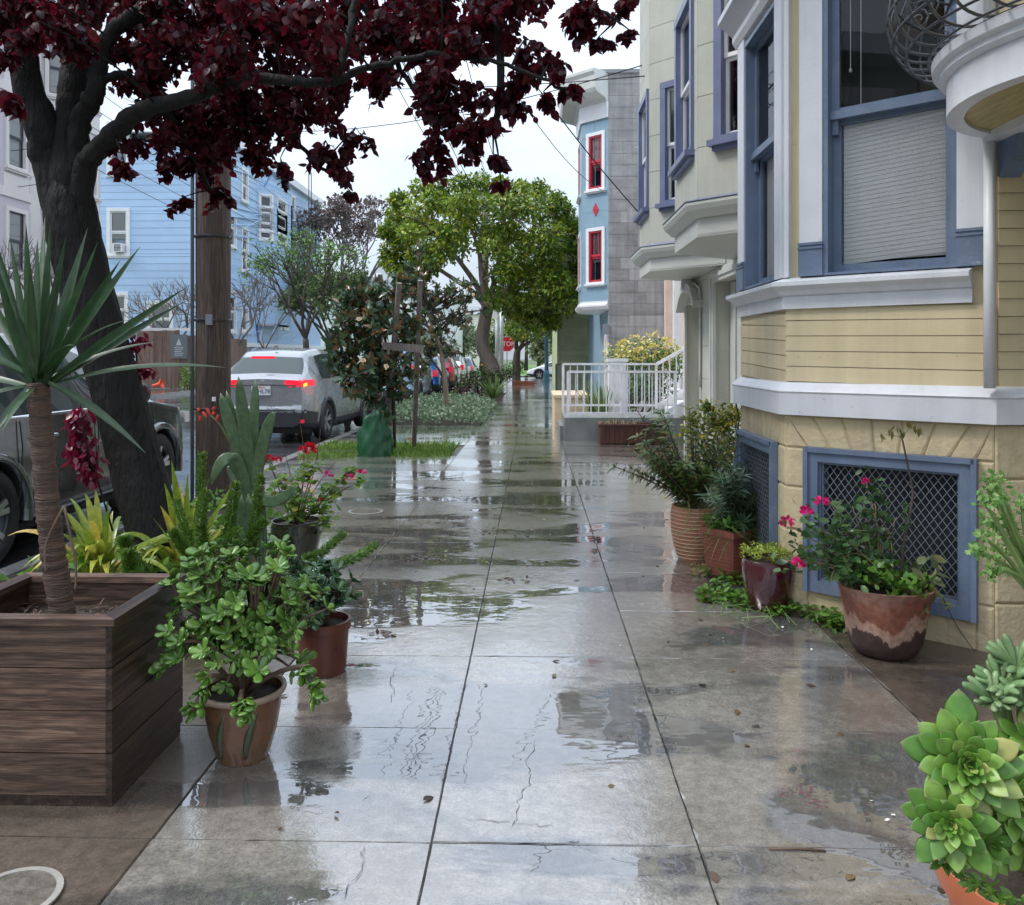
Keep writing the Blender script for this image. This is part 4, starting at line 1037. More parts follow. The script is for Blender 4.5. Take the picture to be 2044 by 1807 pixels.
# ---------------------------------------------------------------- wooden fence enclosure across the street
FW = thing('plank_fence', 'tall weathered cedar plank fence across the street under the blue building', 'fence', (-17, 38.5, gz(38)))
yF = 38.0; pa = wy(272, 700, yF); pb_ = wy(402, 700, yF); zt0 = wy(300, 660, yF).z
n = 15
for k in range(n):
    x0 = pa.x + (pb_.x - pa.x) * k / n; x1 = pa.x + (pb_.x - pa.x) * (k + 1) / n
    pbox('plank', M['fence_wood'], FW, x0 + .008, x1 - .008, yF - .015 * (k % 2), yF + .03, gz(38) + .05, zt0 + rnd(-.02, .02) - (.25 if k > 9 else 0))
pbox('top_rail', M['fence_wood'], FW, pa.x, pb_.x, yF + .031, yF + .1, zt0 - .5, zt0 - .38)
mb = MB(); mb.box(pa.x + .15, pb_.x, yF + .12, yF + .2, zt0 - .02, zt0 + .12); mb.build('white_cap', M['white2'], FW)
for k in range(10):
    y = yF + .1 + k * .6; pbox('plank', M['fence_wood'], FW, pb_.x - .03, pb_.x, y, y + .58, gz(40), zt0 - .3)
SG = thing('fence_sign', 'grey notice board with pale emblem and lines on the plank fence', 'sign', (wy(357, 690, yF - .03).x, yF - .04, wy(357, 690, yF).z))
a_, b_ = wy(341, 716, yF), wy(375, 668, yF)
mb = MB(); mb.box(a_.x, b_.x, yF - .06, yF - .03, a_.z, b_.z); mb.build('board', flat('sign_grey', (.15, .17, .18), .5), SG)
mb = MB(); cxs = (a_.x + b_.x) / 2
mb.add([(cxs - .13, yF - .063, b_.z - .5), (cxs + .13, yF - .063, b_.z - .5), (cxs, yF - .063, b_.z - .16)], [(0, 1, 2)])
for k in range(5): mb.box(cxs - .22 + .03 * (k % 2), cxs + .22 - .05 * (k % 3), yF - .064, yF - .061, b_.z - .62 - k * .09, b_.z - .585 - k * .09)
mb.build('print', flat('sign_pale', (.5, .53, .53), .5), SG)
CN = gp(318, 782, -.04); CT = thing('traffic_cone', 'orange traffic cone lying on its side by the plank fence', 'traffic cone', (CN.x, CN.y, gz(CN.y) + .06))
mb = MB(); prof = [(.03, .0), (.12, .45), (.2, .455), (.2, .48)]; cb = MB().lathe(prof, 20)
cb.v = [(x_ + 0, -.1 + y_, z_) for (x_, y_, z_) in cb.v]
R_ = Matrix.Rotation(radians(78), 3, 'Y') ; cb.v = [tuple(R_ @ Vector(v) + Vector((CN.x - .3, CN.y, gz(CN.y) + .22))) for v in cb.v]
cb.build('cone_body', flat('orange_plastic', (.9, .09, .03), .4), CT, smooth=True)

# ---------------------------------------------------------------- far houses closing the view
def far_house(name, label, x0, x1, y0, y1, z1, mat, roof='flat', wins=(), zr=2.0, rmat=None):
    t_ = thing(name, label, 'house', ((x0 + x1) / 2, y0, gz(y0)))
    mb = MB(); mb.box(x0, x1, y0, y1, gz(y0) - .3, z1); mb.build('wall', mat, t_)
    if roof == 'gable':
        mb = MB(); e = .4
        mb.add([(x0 - e, y0 - e, z1), (x1 + e, y0 - e, z1), (x1 + e, y1 + e, z1), (x0 - e, y1 + e, z1), (x0 + 1, (y0 + y1) / 2, z1 + zr), (x1 - 1, (y0 + y1) / 2, z1 + zr)],
               [(0, 1, 5, 4), (1, 2, 5), (2, 3, 4, 5), (3, 0, 4), (0, 3, 2, 1)]); mb.build('roof', rmat or M['roof_grey'], t_)
    else:
        mb = MB(); mb.box(x0 - .2, x1 + .2, y0 - .2, y1, z1, z1 + .3); mb.build('roof', M['white2'], t_)
    f_ = Face((x0, y0), (x1, y0), (0, 0))
    for (a, b, c, d) in wins:
        mb = MB(); f_.box(mb, a - .12, b + .12, c - .12, d + .12, 0, .06); wd_ = mb.build('window', M['white2'], t_)
        mb = MB(); f_.box(mb, a, b, c, (c + d) / 2 - .03, .06, .07); mb.build('pane', M['glass2'], wd_)
        mb = MB(); f_.box(mb, a, b, (c + d) / 2 + .03, d, .06, .07); mb.build('pane', M['glass2'], wd_)
    return t_
Yf = 92.0
a_ = wy(712, 600, Yf); b_ = wy(815, 600, Yf)
hh = far_house('grey_roofed_house', 'far white house with grey slate roof and dormer between the trees', a_.x, b_.x, Yf, Yf + 14, wy(760, 588, Yf).z, M['white2'], 'gable', [(k * 2 + .6, k * 2 + 1.5, 3.4, 5) for k in range(3)], 4.2)
mb = MB(); a2, b2 = wy(724, 582, Yf - .5), wy(760, 545, Yf - .5); mb.box(a2.x, b2.x, Yf - .5, Yf + 4, a2.z, b2.z); dm = mb.build('dormer', M['white2'], hh)
for k in range(2):
    x0 = a2.x + .35 + k * .95; mb = MB(); mb.box(x0, x0 + .7, Yf - .53, Yf - .505, a2.z + .45, b2.z - .4); mb.build('pane', M['glass2'], dm)
Yg = 80.0
a_ = wy(640, 700, Yg); b_ = wy(725, 700, Yg)
far_house('white_corner_building', 'long low white building behind the street trees at the far corner', a_.x, b_.x + 3, Yg, Yg + 10, wy(690, 618, Yg).z, M['white2'], 'flat', [(k * 1.6 + .4, k * 1.6 + 1.4, 2.2, 3.8) for k in range(4)])
Yh = 130.0
a_ = wy(905, 700, Yh); b_ = wy(975, 700, Yh)
far_house('cream_far_house', 'distant cream house seen left of the pale trunk', a_.x, b_.x, Yh, Yh + 10, wy(930, 628, Yh).z, M['cream'], 'gable', [(k * 1.8 + .5, k * 1.8 + 1.5, 4.2, 6) for k in range(3)], 1.5)
a_ = wy(1090, 700, 118); b_ = wy(1135, 700, 118)
far_house('pale_far_house', 'distant pale house right of the dark lamp post', a_.x, b_.x + 6, 118, 126, wy(1110, 640, 118).z, M['cream'], 'flat', [(k * 1.5 + .3, k * 1.5 + 1.1, 3.2, 5) for k in range(3)])
a_ = wy(600, 700, 100); b_ = wy(700, 700, 100)
far_house('tan_far_house', 'distant tan house past the end of the blue building', a_.x, b_.x, 100, 110, wy(690, 640, 100).z, M['peach'], 'flat', [(k * 1.8 + .5, k * 1.8 + 1.5, 2.4, 4) for k in range(3)])
a_ = wy(806, 700, 96); b_ = wy(912, 700, 96)
far_house('low_white_house', 'low white house behind the staked magnolia', a_.x, b_.x, 96, 104, wy(850, 600, 96).z, M['white2'], 'gable', [(k * 1.6 + .5, k * 1.6 + 1.4, 2.6, 4.4) for k in range(3)], 1.6)
# ---------------------------------------------------------------- stoop with white railings, stairs, planter trough
ST = thing('stoop', 'grey concrete stoop with steps up to the white house', 'stoop', (1.6, 14.9, gz(15)))
mb = MB(); mb.box(.53, 2.6, 14.25, 15.75, gz(15) - .1, .33); mb.build('platform', M['con_wall'], ST)
mb = MB(); mb.box(.46, .53, 14.6, 15.9, gz(15) - .1, .16); mb.build('step', M['con_wall'], ST)
for k in range(6):
    mb = MB(); x0 = 2.45 + k * .2; mb.box(x0, 3.9, 14.45, 15.6, .3 + k * .12, .45 + k * .12); mb.build('step', M['white2'], ST)
for y in (14.4, 15.62):
    mb = MB(); mb.add([(2.3, y, .2), (3.8, y, .95), (3.8, y, 1.2), (2.3, y, .46), (2.3, y + .05, .2), (3.8, y + .05, .95), (3.8, y + .05, 1.2), (2.3, y + .05, .46)],
                      [(0, 1, 2, 3), (7, 6, 5, 4), (0, 4, 5, 1), (1, 5, 6, 2), (2, 6, 7, 3), (3, 7, 4, 0)]); mb.build('stringer', M['white2'], ST)
def railing(label, y, px_posts, zt, zb, zpost, stair=True, group='white railings on the stoop'):
    R_ = thing('railing', label, 'railing', (wy(px_posts[0], 800, y).x, y, zpost), group)
    xs = [wy(p, 800, y).x for p in px_posts]
    for x in xs: pbox('post', M['rail_white'], R_, x - .024, x + .024, y - .024, y + .024, zpost, zt + .02)
    pbox('top_rail', M['rail_white'], R_, xs[0], xs[-1], y - .028, y + .028, zt - .002, zt + .035)
    pbox('bottom_rail', M['rail_white'], R_, xs[0], xs[-1], y - .018, y + .018, zb - .018, zb + .018)
    n = int((xs[-1] - xs[0]) / .125)
    for k in range(1, n):
        x = xs[0] + (xs[-1] - xs[0]) * k / n
        if min(abs(x - q) for q in xs) < .04: continue
        pbox('baluster', M['rail_white'], R_, x - .009, x + .009, y - .009, y + .009, zb + .018, zt - .002)
    if stair:
        x1 = xs[-1]; x2 = x1 + 1.5; dz = .85
        mb = MB(); mb.bar((x1, y, zt + .01), (x2, y, zt + dz), .028); mb.build('sloping_rail', M['rail_white'], R_)
        mb = MB(); mb.bar((x1, y, zb), (x2, y, zb + dz), .018); mb.build('sloping_rail', M['rail_white'], R_)
        for k in range(1, 12):
            t_ = k / 12; x = x1 + (x2 - x1) * t_; pbox('baluster', M['rail_white'], R_, x - .009, x + .009, y - .009, y + .009, zb + dz * t_, zt + dz * t_)
railing('nearer white metal railing with balusters along the stoop edge', 14.33, (1134, 1250, 1348), 1.105, .40, .33, False)
railing('farther white metal railing of the stoop that climbs beside the stairs', 15.55, (1124, 1240, 1310), 1.225, .47, .33)
PW = thing('gate_pillar', 'white gate pillar standing behind the stoop railings', 'pillar', (wy(1232, 800, 16.4).x, 16.5, gz(16)))
mb = MB(); x0, x1 = wy(1216, 800, 16.4).x, wy(1250, 800, 16.4).x; mb.box(x0, x1, 16.4, 16.7, gz(16), 1.28); mb.build('shaft', M['white2'], PW)
mb = MB(); mb.box(x0 - .04, x1 + .04, 16.36, 16.74, 1.28, 1.34); mb.build('cap', M['white2'], PW)
LW = thing('garden_wall', 'low peach coloured garden wall beside the stoop', 'wall', (.8, 17.5, gz(17.5)))
mb = MB(); mb.box(wy(1107, 800, 17.2).x, 1.15, 17.2, 19.4, gz(17) - .1, .52); mb.build('wall_body', M['peach_wall'], LW)
mb = MB(); mb.box(wy(1107, 800, 17.2).x - .03, 1.18, 17.17, 19.43, .52, .58); mb.build('coping', M['peach_wall'], LW)
BRL = thing('hand_rail', 'thin black iron hand rail left of the white railings', 'railing', (wy(1112, 780, 19.6).x, 19.6, gz(19)))
x = wy(1112, 780, 19.6).x
for yy in (19.6, 20.6): 
    mb = MB(); mb.bar((x, yy, gz(19)), (x, yy, 1.18), .016); mb.build('post', M['iron'], BRL)
mb = MB(); mb.bar((x, 19.6, 1.18), (x, 20.6, 1.18), .02); mb.bar((x, 19.6, 1.18), (x + .5, 19.6, 1.2), .018); mb.build('rail', M['iron'], BRL)
TR = thing('planter_trough', 'long dark redwood planter trough against the concrete stoop', 'planter', (1.6, 13.9, gz(13.9)))
ta, tb = wy(1198, 880, 13.7).x, wy(1332, 880, 13.7).x; tz0, tz1 = gz(13.7), .27
for k in range(14):
    a = ta + (tb - ta) * k / 14; pbox('slat', M['redwood'], TR, a + .002, a + (tb - ta) / 14 - .002, 13.7, 13.73, tz0 + .02, tz1 - .03)
for (x0, x1, y0, y1) in ((ta - .02, tb + .02, 13.68, 13.74), (ta - .02, tb + .02, 14.06, 14.12), (ta - .02, ta + .03, 13.742, 14.058), (tb - .03, tb + .02, 13.742, 14.058)):
    pbox('rim', M['redwood'], TR, x0, x1, y0, y1, tz1 - .03, tz1)
mb = MB(); mb.box(ta, tb, 13.735, 14.1, tz0, tz1 - .06); mb.build('box', M['redwood'], TR)
mb = MB(); mb.box(ta + .03, tb - .03, 13.75, 14.05, tz1 - .059, tz1 - .045); mb.build('soil', M['soil'], TR)
# ---------------------------------------------------------------- text
def text_mesh(s, size, ext=.002):
    cu = bpy.data.curves.new('lettering', 'FONT'); cu.body = s; cu.size = size; cu.align_x = 'CENTER'; cu.align_y = 'CENTER'; cu.extrude = ext
    ob = bpy.data.objects.new('lettering', cu); COL.objects.link(ob)
    dg = bpy.context.evaluated_depsgraph_get(); me = bpy.data.meshes.new_from_object(ob.evaluated_get(dg))
    bpy.data.objects.remove(ob); return me
def text_part(s, size, mat, parent, loc, rot=(pi / 2, 0, 0), sx=1.0, local=False, name='lettering'):
    me = text_mesh(s, size); me.materials.clear(); me.materials.append(mat)
    o = bpy.data.objects.new(name, me); attach(o, parent)
    o.location = Vector(loc) - (Vector() if local else ORG[parent.name]); o.rotation_euler = rot; o.scale = (sx, 1, 1); return o
# ---------------------------------------------------------------- cars
M['tyre'] = flat('tyre', (.015, .015, .016), .6); M['rim'] = flat('alloy_rim', (.5, .5, .52), .3, .8)
M['plastic'] = mk('dark_plastic', (.03, .031, .035), .5, .1, 10, .2, 80)
M['car_glass'] = flat('car_glass', (.04, .055, .052), .03, 0, .25, spec=.5)
M['tail'] = flat('tail_lens', (.55, .01, .02), .15, 0, .5, emit=(.9, .02, .06), es=.25)
M['brake'] = flat('lit_brake_lamp', (.6, .01, .02), .2, 0, .5, emit=(1, .015, .05), es=.55)
M['amber'] = flat('lit_indicator', (.9, .4, .02), .2, emit=(1, .5, .02), es=1.0)
M['clearlens'] = flat('pale_lens', (.6, .3, .32), .1, 0, .6)
M['chrome'] = flat('chrome', (.75, .76, .78), .12, 1.0)
def paint(name, col, metal=.35, rough=.3):
    m, t, o, b = nodes(name); b.inputs['Base Color'].default_value = c4(col); b.inputs['Metallic'].default_value = metal
    b.inputs['Coat Weight'].default_value = 1; b.inputs['Coat Roughness'].default_value = .03
    n = pos_noise(t, 4, 3); r = ramp(t, n.outputs['Fac'], [(.4, grey(rough - .05)), (.7, grey(rough + .08))]); t.links.new(r.outputs[0], b.inputs['Roughness'])
    return m
def car(name, label, loc, rotz, L, W, H, pnt, top, belt, wheels, wr=.33, NY=90, glass_side=(.22, .74), rear=(.03, .13), front=(.58, .74), bump_z=.5, tail=True,
        group=None, hrv=False, dark_sill=True, pillars=(.48,)):
    T_ = thing(name, label, 'car', loc, group, None, rotz)
    tv = np.array(top, float); W2 = W / 2
    ys = np.unique(np.concatenate([np.linspace(0, .12, 16), np.linspace(.12, .88, NY - 28), np.linspace(.88, 1, 14)]))
    def topz(f):
        s = 0
        for d, wt in ((-.02, 1), (-.01, 2), (0, 3), (.01, 2), (.02, 1)): s += wt * np.interp(f + d, tv[:, 0], tv[:, 1])
        return s / 9
    def section(f):
        zt = topz(f) * H; e0 = max(0, 1 - f / .1); e1 = max(0, 1 - (1 - f) / .10)
        w_ = W2 * (1 - .2 * e0 ** 2.0 - .26 * e1 ** 2) * (1 - .025 * abs(f - .45) * 2)
        zb = .2 + .1 * max(0, 1 - f / .1) + .06 * max(0, 1 - (1 - f) / .12)
        zbelt = min(belt * H, zt - .05); gh = max(0, zt - zbelt); k = min(1, gh / .42)
        wr_ = w_ * (.95 - .26 * k)
        key = [(0, zb), (.8 * w_, zb), (.965 * w_, zb + .06), (1.0 * w_, zb + .3 * (zbelt - zb)), (.995 * w_, zb + .62 * (zbelt - zb)), (.965 * w_, zbelt),
               (wr_ + .012, zt - .085 * k - .02), (wr_ * .88, zt - .012), (0, zt + .01)]
        cnt = [2, 2, 6, 6, 6, 9, 4, 8]; pts = []
        for i, c in enumerate(cnt):
            for q in range(c):
                u = q / c; a, b = key[i], key[i + 1]; pts.append((a[0] + (b[0] - a[0]) * u, a[1] + (b[1] - a[1]) * u))
        pts.append(key[-1])
        # soften the lower side
        P = np.array(pts)
        for _ in range(2): P[3:22] = (P[2:21] + 2 * P[3:22] + P[4:23]) / 4
        return P
    secs = [section(f) for f in ys]; nv = len(secs[0])
    B0, B1 = 22, 31   # side window rows, roof rows start at 35
    groups = {}
    def put(cls, quad): groups.setdefault(cls, []).append(quad)
    def bulge(P): return 0
    def lights(x, y, z):
        ax = abs(x) / W2
        if not tail: return None
        if hrv:
            if z > 1.0 and z < 1.125 and ax > .42 + max(0, (1.08 - z)) * 1.6 and y < .30:
                if .80 < ax < .93 and y < .12 and z < 1.1 and x > 0: return 'indicator'
                return 'tail_light'
            if .84 < z <= 1.0 and ax > .74 + (1.0 - z) * .9 and y < .22: return 'tail_lens'
        else:
            return None
        return None
    for i in range(len(ys) - 1):
        f = (ys[i] + ys[i + 1]) / 2; y0, y1 = ys[i] * L, ys[i + 1] * L
        for j in range(nv - 1):
            a, b, c, d = secs[i][j], secs[i][j + 1], secs[i + 1][j + 1], secs[i + 1][j]
            cz = (a[1] + b[1] + c[1] + d[1]) / 4; cxp = (a[0] + b[0] + c[0] + d[0]) / 4; cy = (y0 + y1) / 2
            cls = 'body'
            if j < 34 and any((cy - wy_ * L) ** 2 + (cz - wr) ** 2 < (wr * 1.17) ** 2 for wy_ in wheels) and cxp > W2 * .7: continue
            if j < 34 and any((cy - wy_ * L) ** 2 + (cz - wr) ** 2 < (wr * 1.34) ** 2 for wy_ in wheels) and cxp > W2 * .7 and dark_sill: cls = 'wheel_arch'
            elif dark_sill and cz < .36 and j < 22: cls = 'sill'
            elif B0 <= j < B1 and glass_side[0] + .006 * (j - B0) < f < glass_side[1] - .018 * (j - B0) and topz(f) * H > belt * H + .2:
                cls = 'side_window'
                if any(abs(f - pf) < .009 for pf in pillars): cls = 'pillar'
            elif j >= 34 and rear[0] < f < rear[1]: cls = 'rear_window'
            elif j >= 34 and front[0] < f < front[1]: cls = 'windshield'
            elif cy < .34:
                if cz < bump_z: cls = 'rear_bumper'
            elif f > .93 and cz < bump_z * .8: cls = 'front_bumper'
            for sgn in (1, -1):
                l = lights(cxp * sgn, cy, cz) if cls == 'body' else None
                q = [(sgn * a[0], y0, a[1]), (sgn * b[0], y0, b[1]), (sgn * c[0], y1, c[1]), (sgn * d[0], y1, d[1])]
                put(l or cls, q if sgn < 0 else q[::-1])
    # end caps as rings shrinking to the middle
    for end in (0, 1):
        S0 = secs[0] if end == 0 else secs[-1]; yy = 0 if end == 0 else L; zc = .62 * S0[-1][1]
        rings = 14
        def ringp(k, p):
            u = 1 - k / rings
            return (p[0] * u, zc + (p[1] - zc) * u)
        for k in range(rings):
            for j in range(nv - 1):
                a, b = ringp(k, S0[j]), ringp(k, S0[j + 1]); c, d = ringp(k + 1, S0[j + 1]), ringp(k + 1, S0[j])
                def yb(p): 
                    u = min(1, abs(p[0]) / W2); bz = .05 * (1 if p[1] < bump_z + .08 else .2) * (1 - u ** 4)
                    return yy - bz if end == 0 else yy + bz
                cz = (a[1] + b[1] + c[1] + d[1]) / 4; cxp = (a[0] + b[0] + c[0] + d[0]) / 4
                for sgn in (1, -1):
                    cls = ('rear_bumper' if end == 0 else 'front_bumper') if cz < bump_z else ((lights(cxp * sgn, 0, cz) or 'body') if end == 0 else 'body')
                    q = [(sgn * p[0], yb(p), p[1]) for p in (a, b, c, d)]
                    put(cls, q if (sgn > 0) == (end == 0) else q[::-1])
    mats = {'body': pnt, 'side_window': M['car_glass'], 'rear_window': M['car_glass'], 'windshield': M['car_glass'], 'wheel_arch': M['plastic'], 'sill': M['plastic'], 'pillar': M['black'],
            'rear_bumper': M['plastic'] if hrv or dark_sill else pnt, 'front_bumper': M['plastic'], 'tail_light': M['brake'] if hrv else M['tail'], 'tail_lens': M['clearlens'], 'indicator': M['amber']}
    for cls, qs in groups.items():
        vm = {}; vs = []; fs_ = []
        for q in qs:
            idx = []
            for v in q:
                key = (round(v[0], 4), round(v[1], 4), round(v[2], 4))
                if key not in vm: vm[key] = len(vs); vs.append(key)
                if vm[key] not in idx: idx.append(vm[key])
            if len(idx) >= 3: fs_.append(tuple(idx))
        par = list(range(len(vs)))
        def find(a):
            while par[a] != a: par[a] = par[par[a]]; a = par[a]
            return a
        for f_ in fs_:
            for k in f_[1:]: par[find(k)] = find(f_[0])
        comps = {}
        for f_ in fs_: comps.setdefault(0 if cls == 'body' else find(f_[0]), []).append(f_)
        for fl in comps.values():
            used = {}; nv_ = []
            for f_ in fl:
                for k in f_:
                    if k not in used: used[k] = len(nv_); nv_.append(vs[k])
            MB().add(nv_, [tuple(used[k] for k in f_) for f_ in fl]).build(cls, mats[cls], T_, smooth=True, local=True)
    for wy_ in wheels:
        for sgn in (1, -1):
            c = (sgn * (W2 - .12), wy_ * L, wr)
            mb = MB(); mb.lathe([(wr * .62, -.1), (wr * .9, -.105), (wr * .985, -.08), (wr, -.05), (wr, .05), (wr * .985, .08), (wr * .9, .105), (wr * .66, .1), (wr * .62, .08)], 36)
            mb.v = [(c[0] + z * sgn, c[1] + x, c[2] + y) for (x, y, z) in mb.v]; ty = mb.build('wheel', M['tyre'], T_, smooth=True, local=True)
            mb = MB(); mb.lathe([(wr * .66, .09), (wr * .62, .1), (wr * .6, .07), (wr * .58, .02), (.02, .0)], 30)
            mb.v = [(c[0] + z * sgn, c[1] + x, c[2] + y) for (x, y, z) in mb.v]; mb.build('rim', flat('dark_rim', (.06, .06, .065), .4, .6) if 'dark_rim' not in bpy.data.materials else bpy.data.materials['dark_rim'], ty, smooth=True, local=True)
            mb = MB()
            for k in range(5):
                for dd in (-.16, .16):
                    a = 2 * pi * k / 5 + .3; a2 = a + dd
                    p0_ = Vector((c[0] + sgn * .06, c[1] + .05 * cos(a), c[2] + .05 * sin(a))); p1_ = Vector((c[0] + sgn * .085, c[1] + wr * .62 * cos(a2), c[2] + wr * .62 * sin(a2)))
                    mb.bar(p0_, p1_, .022, .012, up=(1, 0, 0))
            mb.tube([(c[0] + sgn * .03, c[1], c[2]), (c[0] + sgn * .075, c[1], c[2])], .06, 12); mb.build('spokes', M['rim'], ty, local=True)
            mb = MB(); mb.lathe([(wr * 1.18, -.3), (wr * 1.18, .07)], 24, a0=-.15, a1=pi + .15); mb.lathe([(.01, -.3), (wr * 1.18, -.3)], 24)
            mb.v = [(c[0] + z * sgn, c[1] + x, c[2] + y) for (x, y, z) in mb.v]; mb.build('wheel_well', M['black'], T_, local=True)
            mb = MB(); mb.lathe([(wr * 1.12, .0), (wr * 1.12, .128), (wr * 1.16, .137), (wr * 1.27, .13), (wr * 1.3, .11), (wr * 1.3, .0)], 30, a0=-.2, a1=pi + .2)
            mb.v = [(c[0] + z * sgn, c[1] + x, c[2] + y) for (x, y, z) in mb.v]; mb.build('arch_lip', M['plastic'] if dark_sill else pnt, T_, smooth=True, local=True)
    if tail and not hrv:
        for sgn in (1, -1): mb = MB(); mb.obox((sgn * W2 * .80, .015, .58 * H), (W2 * .1, sgn * -.0 + .0, 0), (0, .05, 0), (0, 0, .075 * H)); mb.build('tail_light', M['tail'], T_, local=True)
        MB().box(-.16, .16, -.03, .0, .42 * H, .42 * H + .1).build('number_plate', M['white2'], T_, local=True)
    mb = MB(); mb.box(-W2 * .8, W2 * .8, .25, L - .3, .16, .3); mb.build('underbody', M['black'], T_, local=True)
    return T_
HT = [(0, .66), (.015, .685), (.05, .77), (.115, .93), (.15, .965), (.3, 1.0), (.45, .99), (.57, .94), (.72, .70), (.78, .665), (.93, .58), (.97, .5), (1, .42)]
KZ = lambda y: gz(y) - .08
hrv = car('silver_hatchback', 'silver compact hatchback with lit brake lights and amber indicator on the wet road', (-4.8, 14.5, KZ(15)), -.06, 4.45, 1.86, 1.70, paint('silver_paint', (.32, .325, .335), .4, .28),
          HT, .665, (.2, .8), .345, 130, (.14, .70), (.03, .105), (.58, .715), .56, hrv=True, pillars=(.315, .50))
# details of the tail
hl = dict(parent=hrv, local=True)
MB().box(-.21, .21, .028, .075, 1.503, 1.545).build('high_brake_lamp', M['brake'], **hl)
plate = MB().box(-.17, .17, -.062, -.02, .86, 1.02).build('number_plate', flat('plate_white', (.7, .7, .68), .4), **hl)
text_part('ERHL78', .105, flat('plate_blue', (.03, .04, .12), .5), plate, (0, -.0635, .925), sx=.95, local=True)
text_part('California', .038, flat('plate_red', (.5, .03, .04), .5), plate, (0, -.0635, .998), local=True)
MB().tube(poly_smooth([(-.62, -.02, 1.025), (0, -.055, 1.04), (.62, -.02, 1.025)], 6), .011, 6).build('tailgate_trim', M['plastic'], smooth=True, **hl)
mb = MB(); mb.tube([(.05 * cos(a), -.058, 1.09 + .032 * sin(a)) for a in [i * pi / 8 for i in range(17)]], .005, 5); mb.bar((-.02, -.058, 1.07), (-.026, -.058, 1.115), .006); mb.bar((.02, -.058, 1.07), (.026, -.058, 1.115), .006); mb.bar((-.02, -.058, 1.09), (.02, -.058, 1.09), .006); mb.build('badge', M['chrome'], **hl)
mb = MB(); mb.tube(poly_smooth([(-.02, .1, 1.19), (.15, .115, 1.205), (.34, .14, 1.19)], 4), .012, 6); mb.build('wiper', M['black'], **hl)
for s in (1, -1): MB().box(min(s * .48, s * .76), max(s * .48, s * .76), -.03, .02, .37, .43).build('reflector', M['tail'], **hl)
for k in range(40):
    x = -.72 + k * 1.44 / 39; 
mb = MB(); mb.sweep([(0, .585), (.012, .585), (.012, .6), (0, .6)], [(-.8, .05), (-.6, -.05), (0, -.075), (.6, -.05), (.8, .05)][::-1]); mb.build('bumper_line', M['plastic'], **hl)
for s in (1, -1):
    mb = MB(); mb.lathe([(.001, -.06), (.08, -.05), (.1, 0), (.09, .06), (.001, .07)], 12); mb.v = [(s * .99 + z * .8, 2.95 + y * .8, 1.14 + x * .8) for (x, y, z) in mb.v]; mb.build('mirror', bpy.data.materials['silver_paint'], smooth=True, **hl)
mb = MB(); mb.box(-.02, .02, .62, .7, 1.70, 1.74); mb.build('antenna', bpy.data.materials['silver_paint'], **hl)
# dark parked car at left
ST2 = [(0, .6), (.02, .66), (.06, .86), (.1, .96), (.25, 1.0), (.5, .99), (.6, .93), (.74, .66), (.8, .63), (.93, .58), (.975, .5), (1, .42)]
dk = car('dark_grey_car', 'dark grey parked car with chrome window trim behind the plants at left', (-4.74, 4.75, KZ(6.5)), 0, 4.55, 1.86, 1.72, paint('dark_grey_paint', (.10, .105, .10), .6, .22), ST2, .615, (.215, .80), .365, 110,
         (.1, .73), (.04, .09), (.6, .735), .45, pillars=(.30, .47), dark_sill=False)
dl = dict(parent=dk, local=True)
MB().tube([(.925, .45, 1.065), (.93, 1.5, 1.068), (.925, 2.6, 1.062), (.905, 3.3, 1.045)], .014, 6).build('chrome_trim', M['chrome'], smooth=True, **dl)
for y in (1.5, 2.55):
    mb = MB(); mb.tube(poly_smooth([(.94, y, .9), (.975, y + .05, .905), (.975, y + .18, .905), (.94, y + .23, .9)], 3), .015, 8); mb.build('door_handle', M['chrome'], smooth=True, **dl)
for y in (1.32, 2.4, 3.45):
    mb = MB(); mb.tube([(.905, y, 1.04), (.928, y, .85), (.932, y - .02, .6), (.925, y - .05, .38)], .005, 4); mb.build('door_seam', M['black'], **dl)
mb = MB(); mb.lathe([(.001, -.1), (.09, -.08), (.115, 0), (.1, .08), (.001, .1)], 14); mb.v = [(1.0 + z * .9, 3.0 + y * .8, 1.17 + x * .85) for (x, y, z) in mb.v]; mb.build('mirror', M['plastic'], smooth=True, **dl)
mb = MB(); mb.tube([(.7, .6, 1.75), (.7, 2.3, 1.76)], .018, 6); mb.tube([(-.7, .6, 1.75), (-.7, 2.3, 1.76)], .018, 6); mb.build('roof_rail', M['chrome'], **dl)
mb = MB(); mb.box(.62, .86, 4.35, 4.47, .78, .9); mb.build('headlight', flat('headlight', (.6, .6, .6), .1, 0, .8), **dl)
# further parked cars
VT = [(0, .8), (.012, .93), (.04, .98), (.2, 1.0), (.62, .99), (.7, .95), (.84, .6), (.9, .55), (.97, .48), (1, .35)]
UT = [(0, .62), (.02, .7), (.08, .9), (.14, .97), (.3, 1.0), (.5, .98), (.6, .93), (.74, .66), (.8, .62), (.95, .55), (1, .42)]
G_ = 'cars parked along the kerb'
def pc(name, label, y, col, H, L, top, xs=-4.5, W=1.8, **k): return car(name, label, (xs, y, KZ(y)), 0, L, W, H, paint(name + '_paint', col, .3, .3), top, .6, (.2, .8), .34, 60, group=G_, **k)
pc('pale_blue_van', 'pale blue parked van half hidden by the staked magnolia', 25.4, (.33, .48, .6), 1.98, 4.7, VT, rear=(.004, .03), glass_side=(.06, .72), front=(.71, .84))
pc('blue_car', 'bright blue parked hatchback just beyond the pale blue van', 31.6, (.02, .16, .62), 1.62, 4.2, UT, rear=(.04, .11))
pc('red_car', 'dark red parked suv beyond the blue hatchback', 37.6, (.3, .01, .03), 1.72, 4.5, UT, rear=(.04, .11))
pc('white_car', 'white parked suv beyond the dark red one', 43.6, (.72, .72, .73), 1.8, 4.6, UT, rear=(.04, .11))
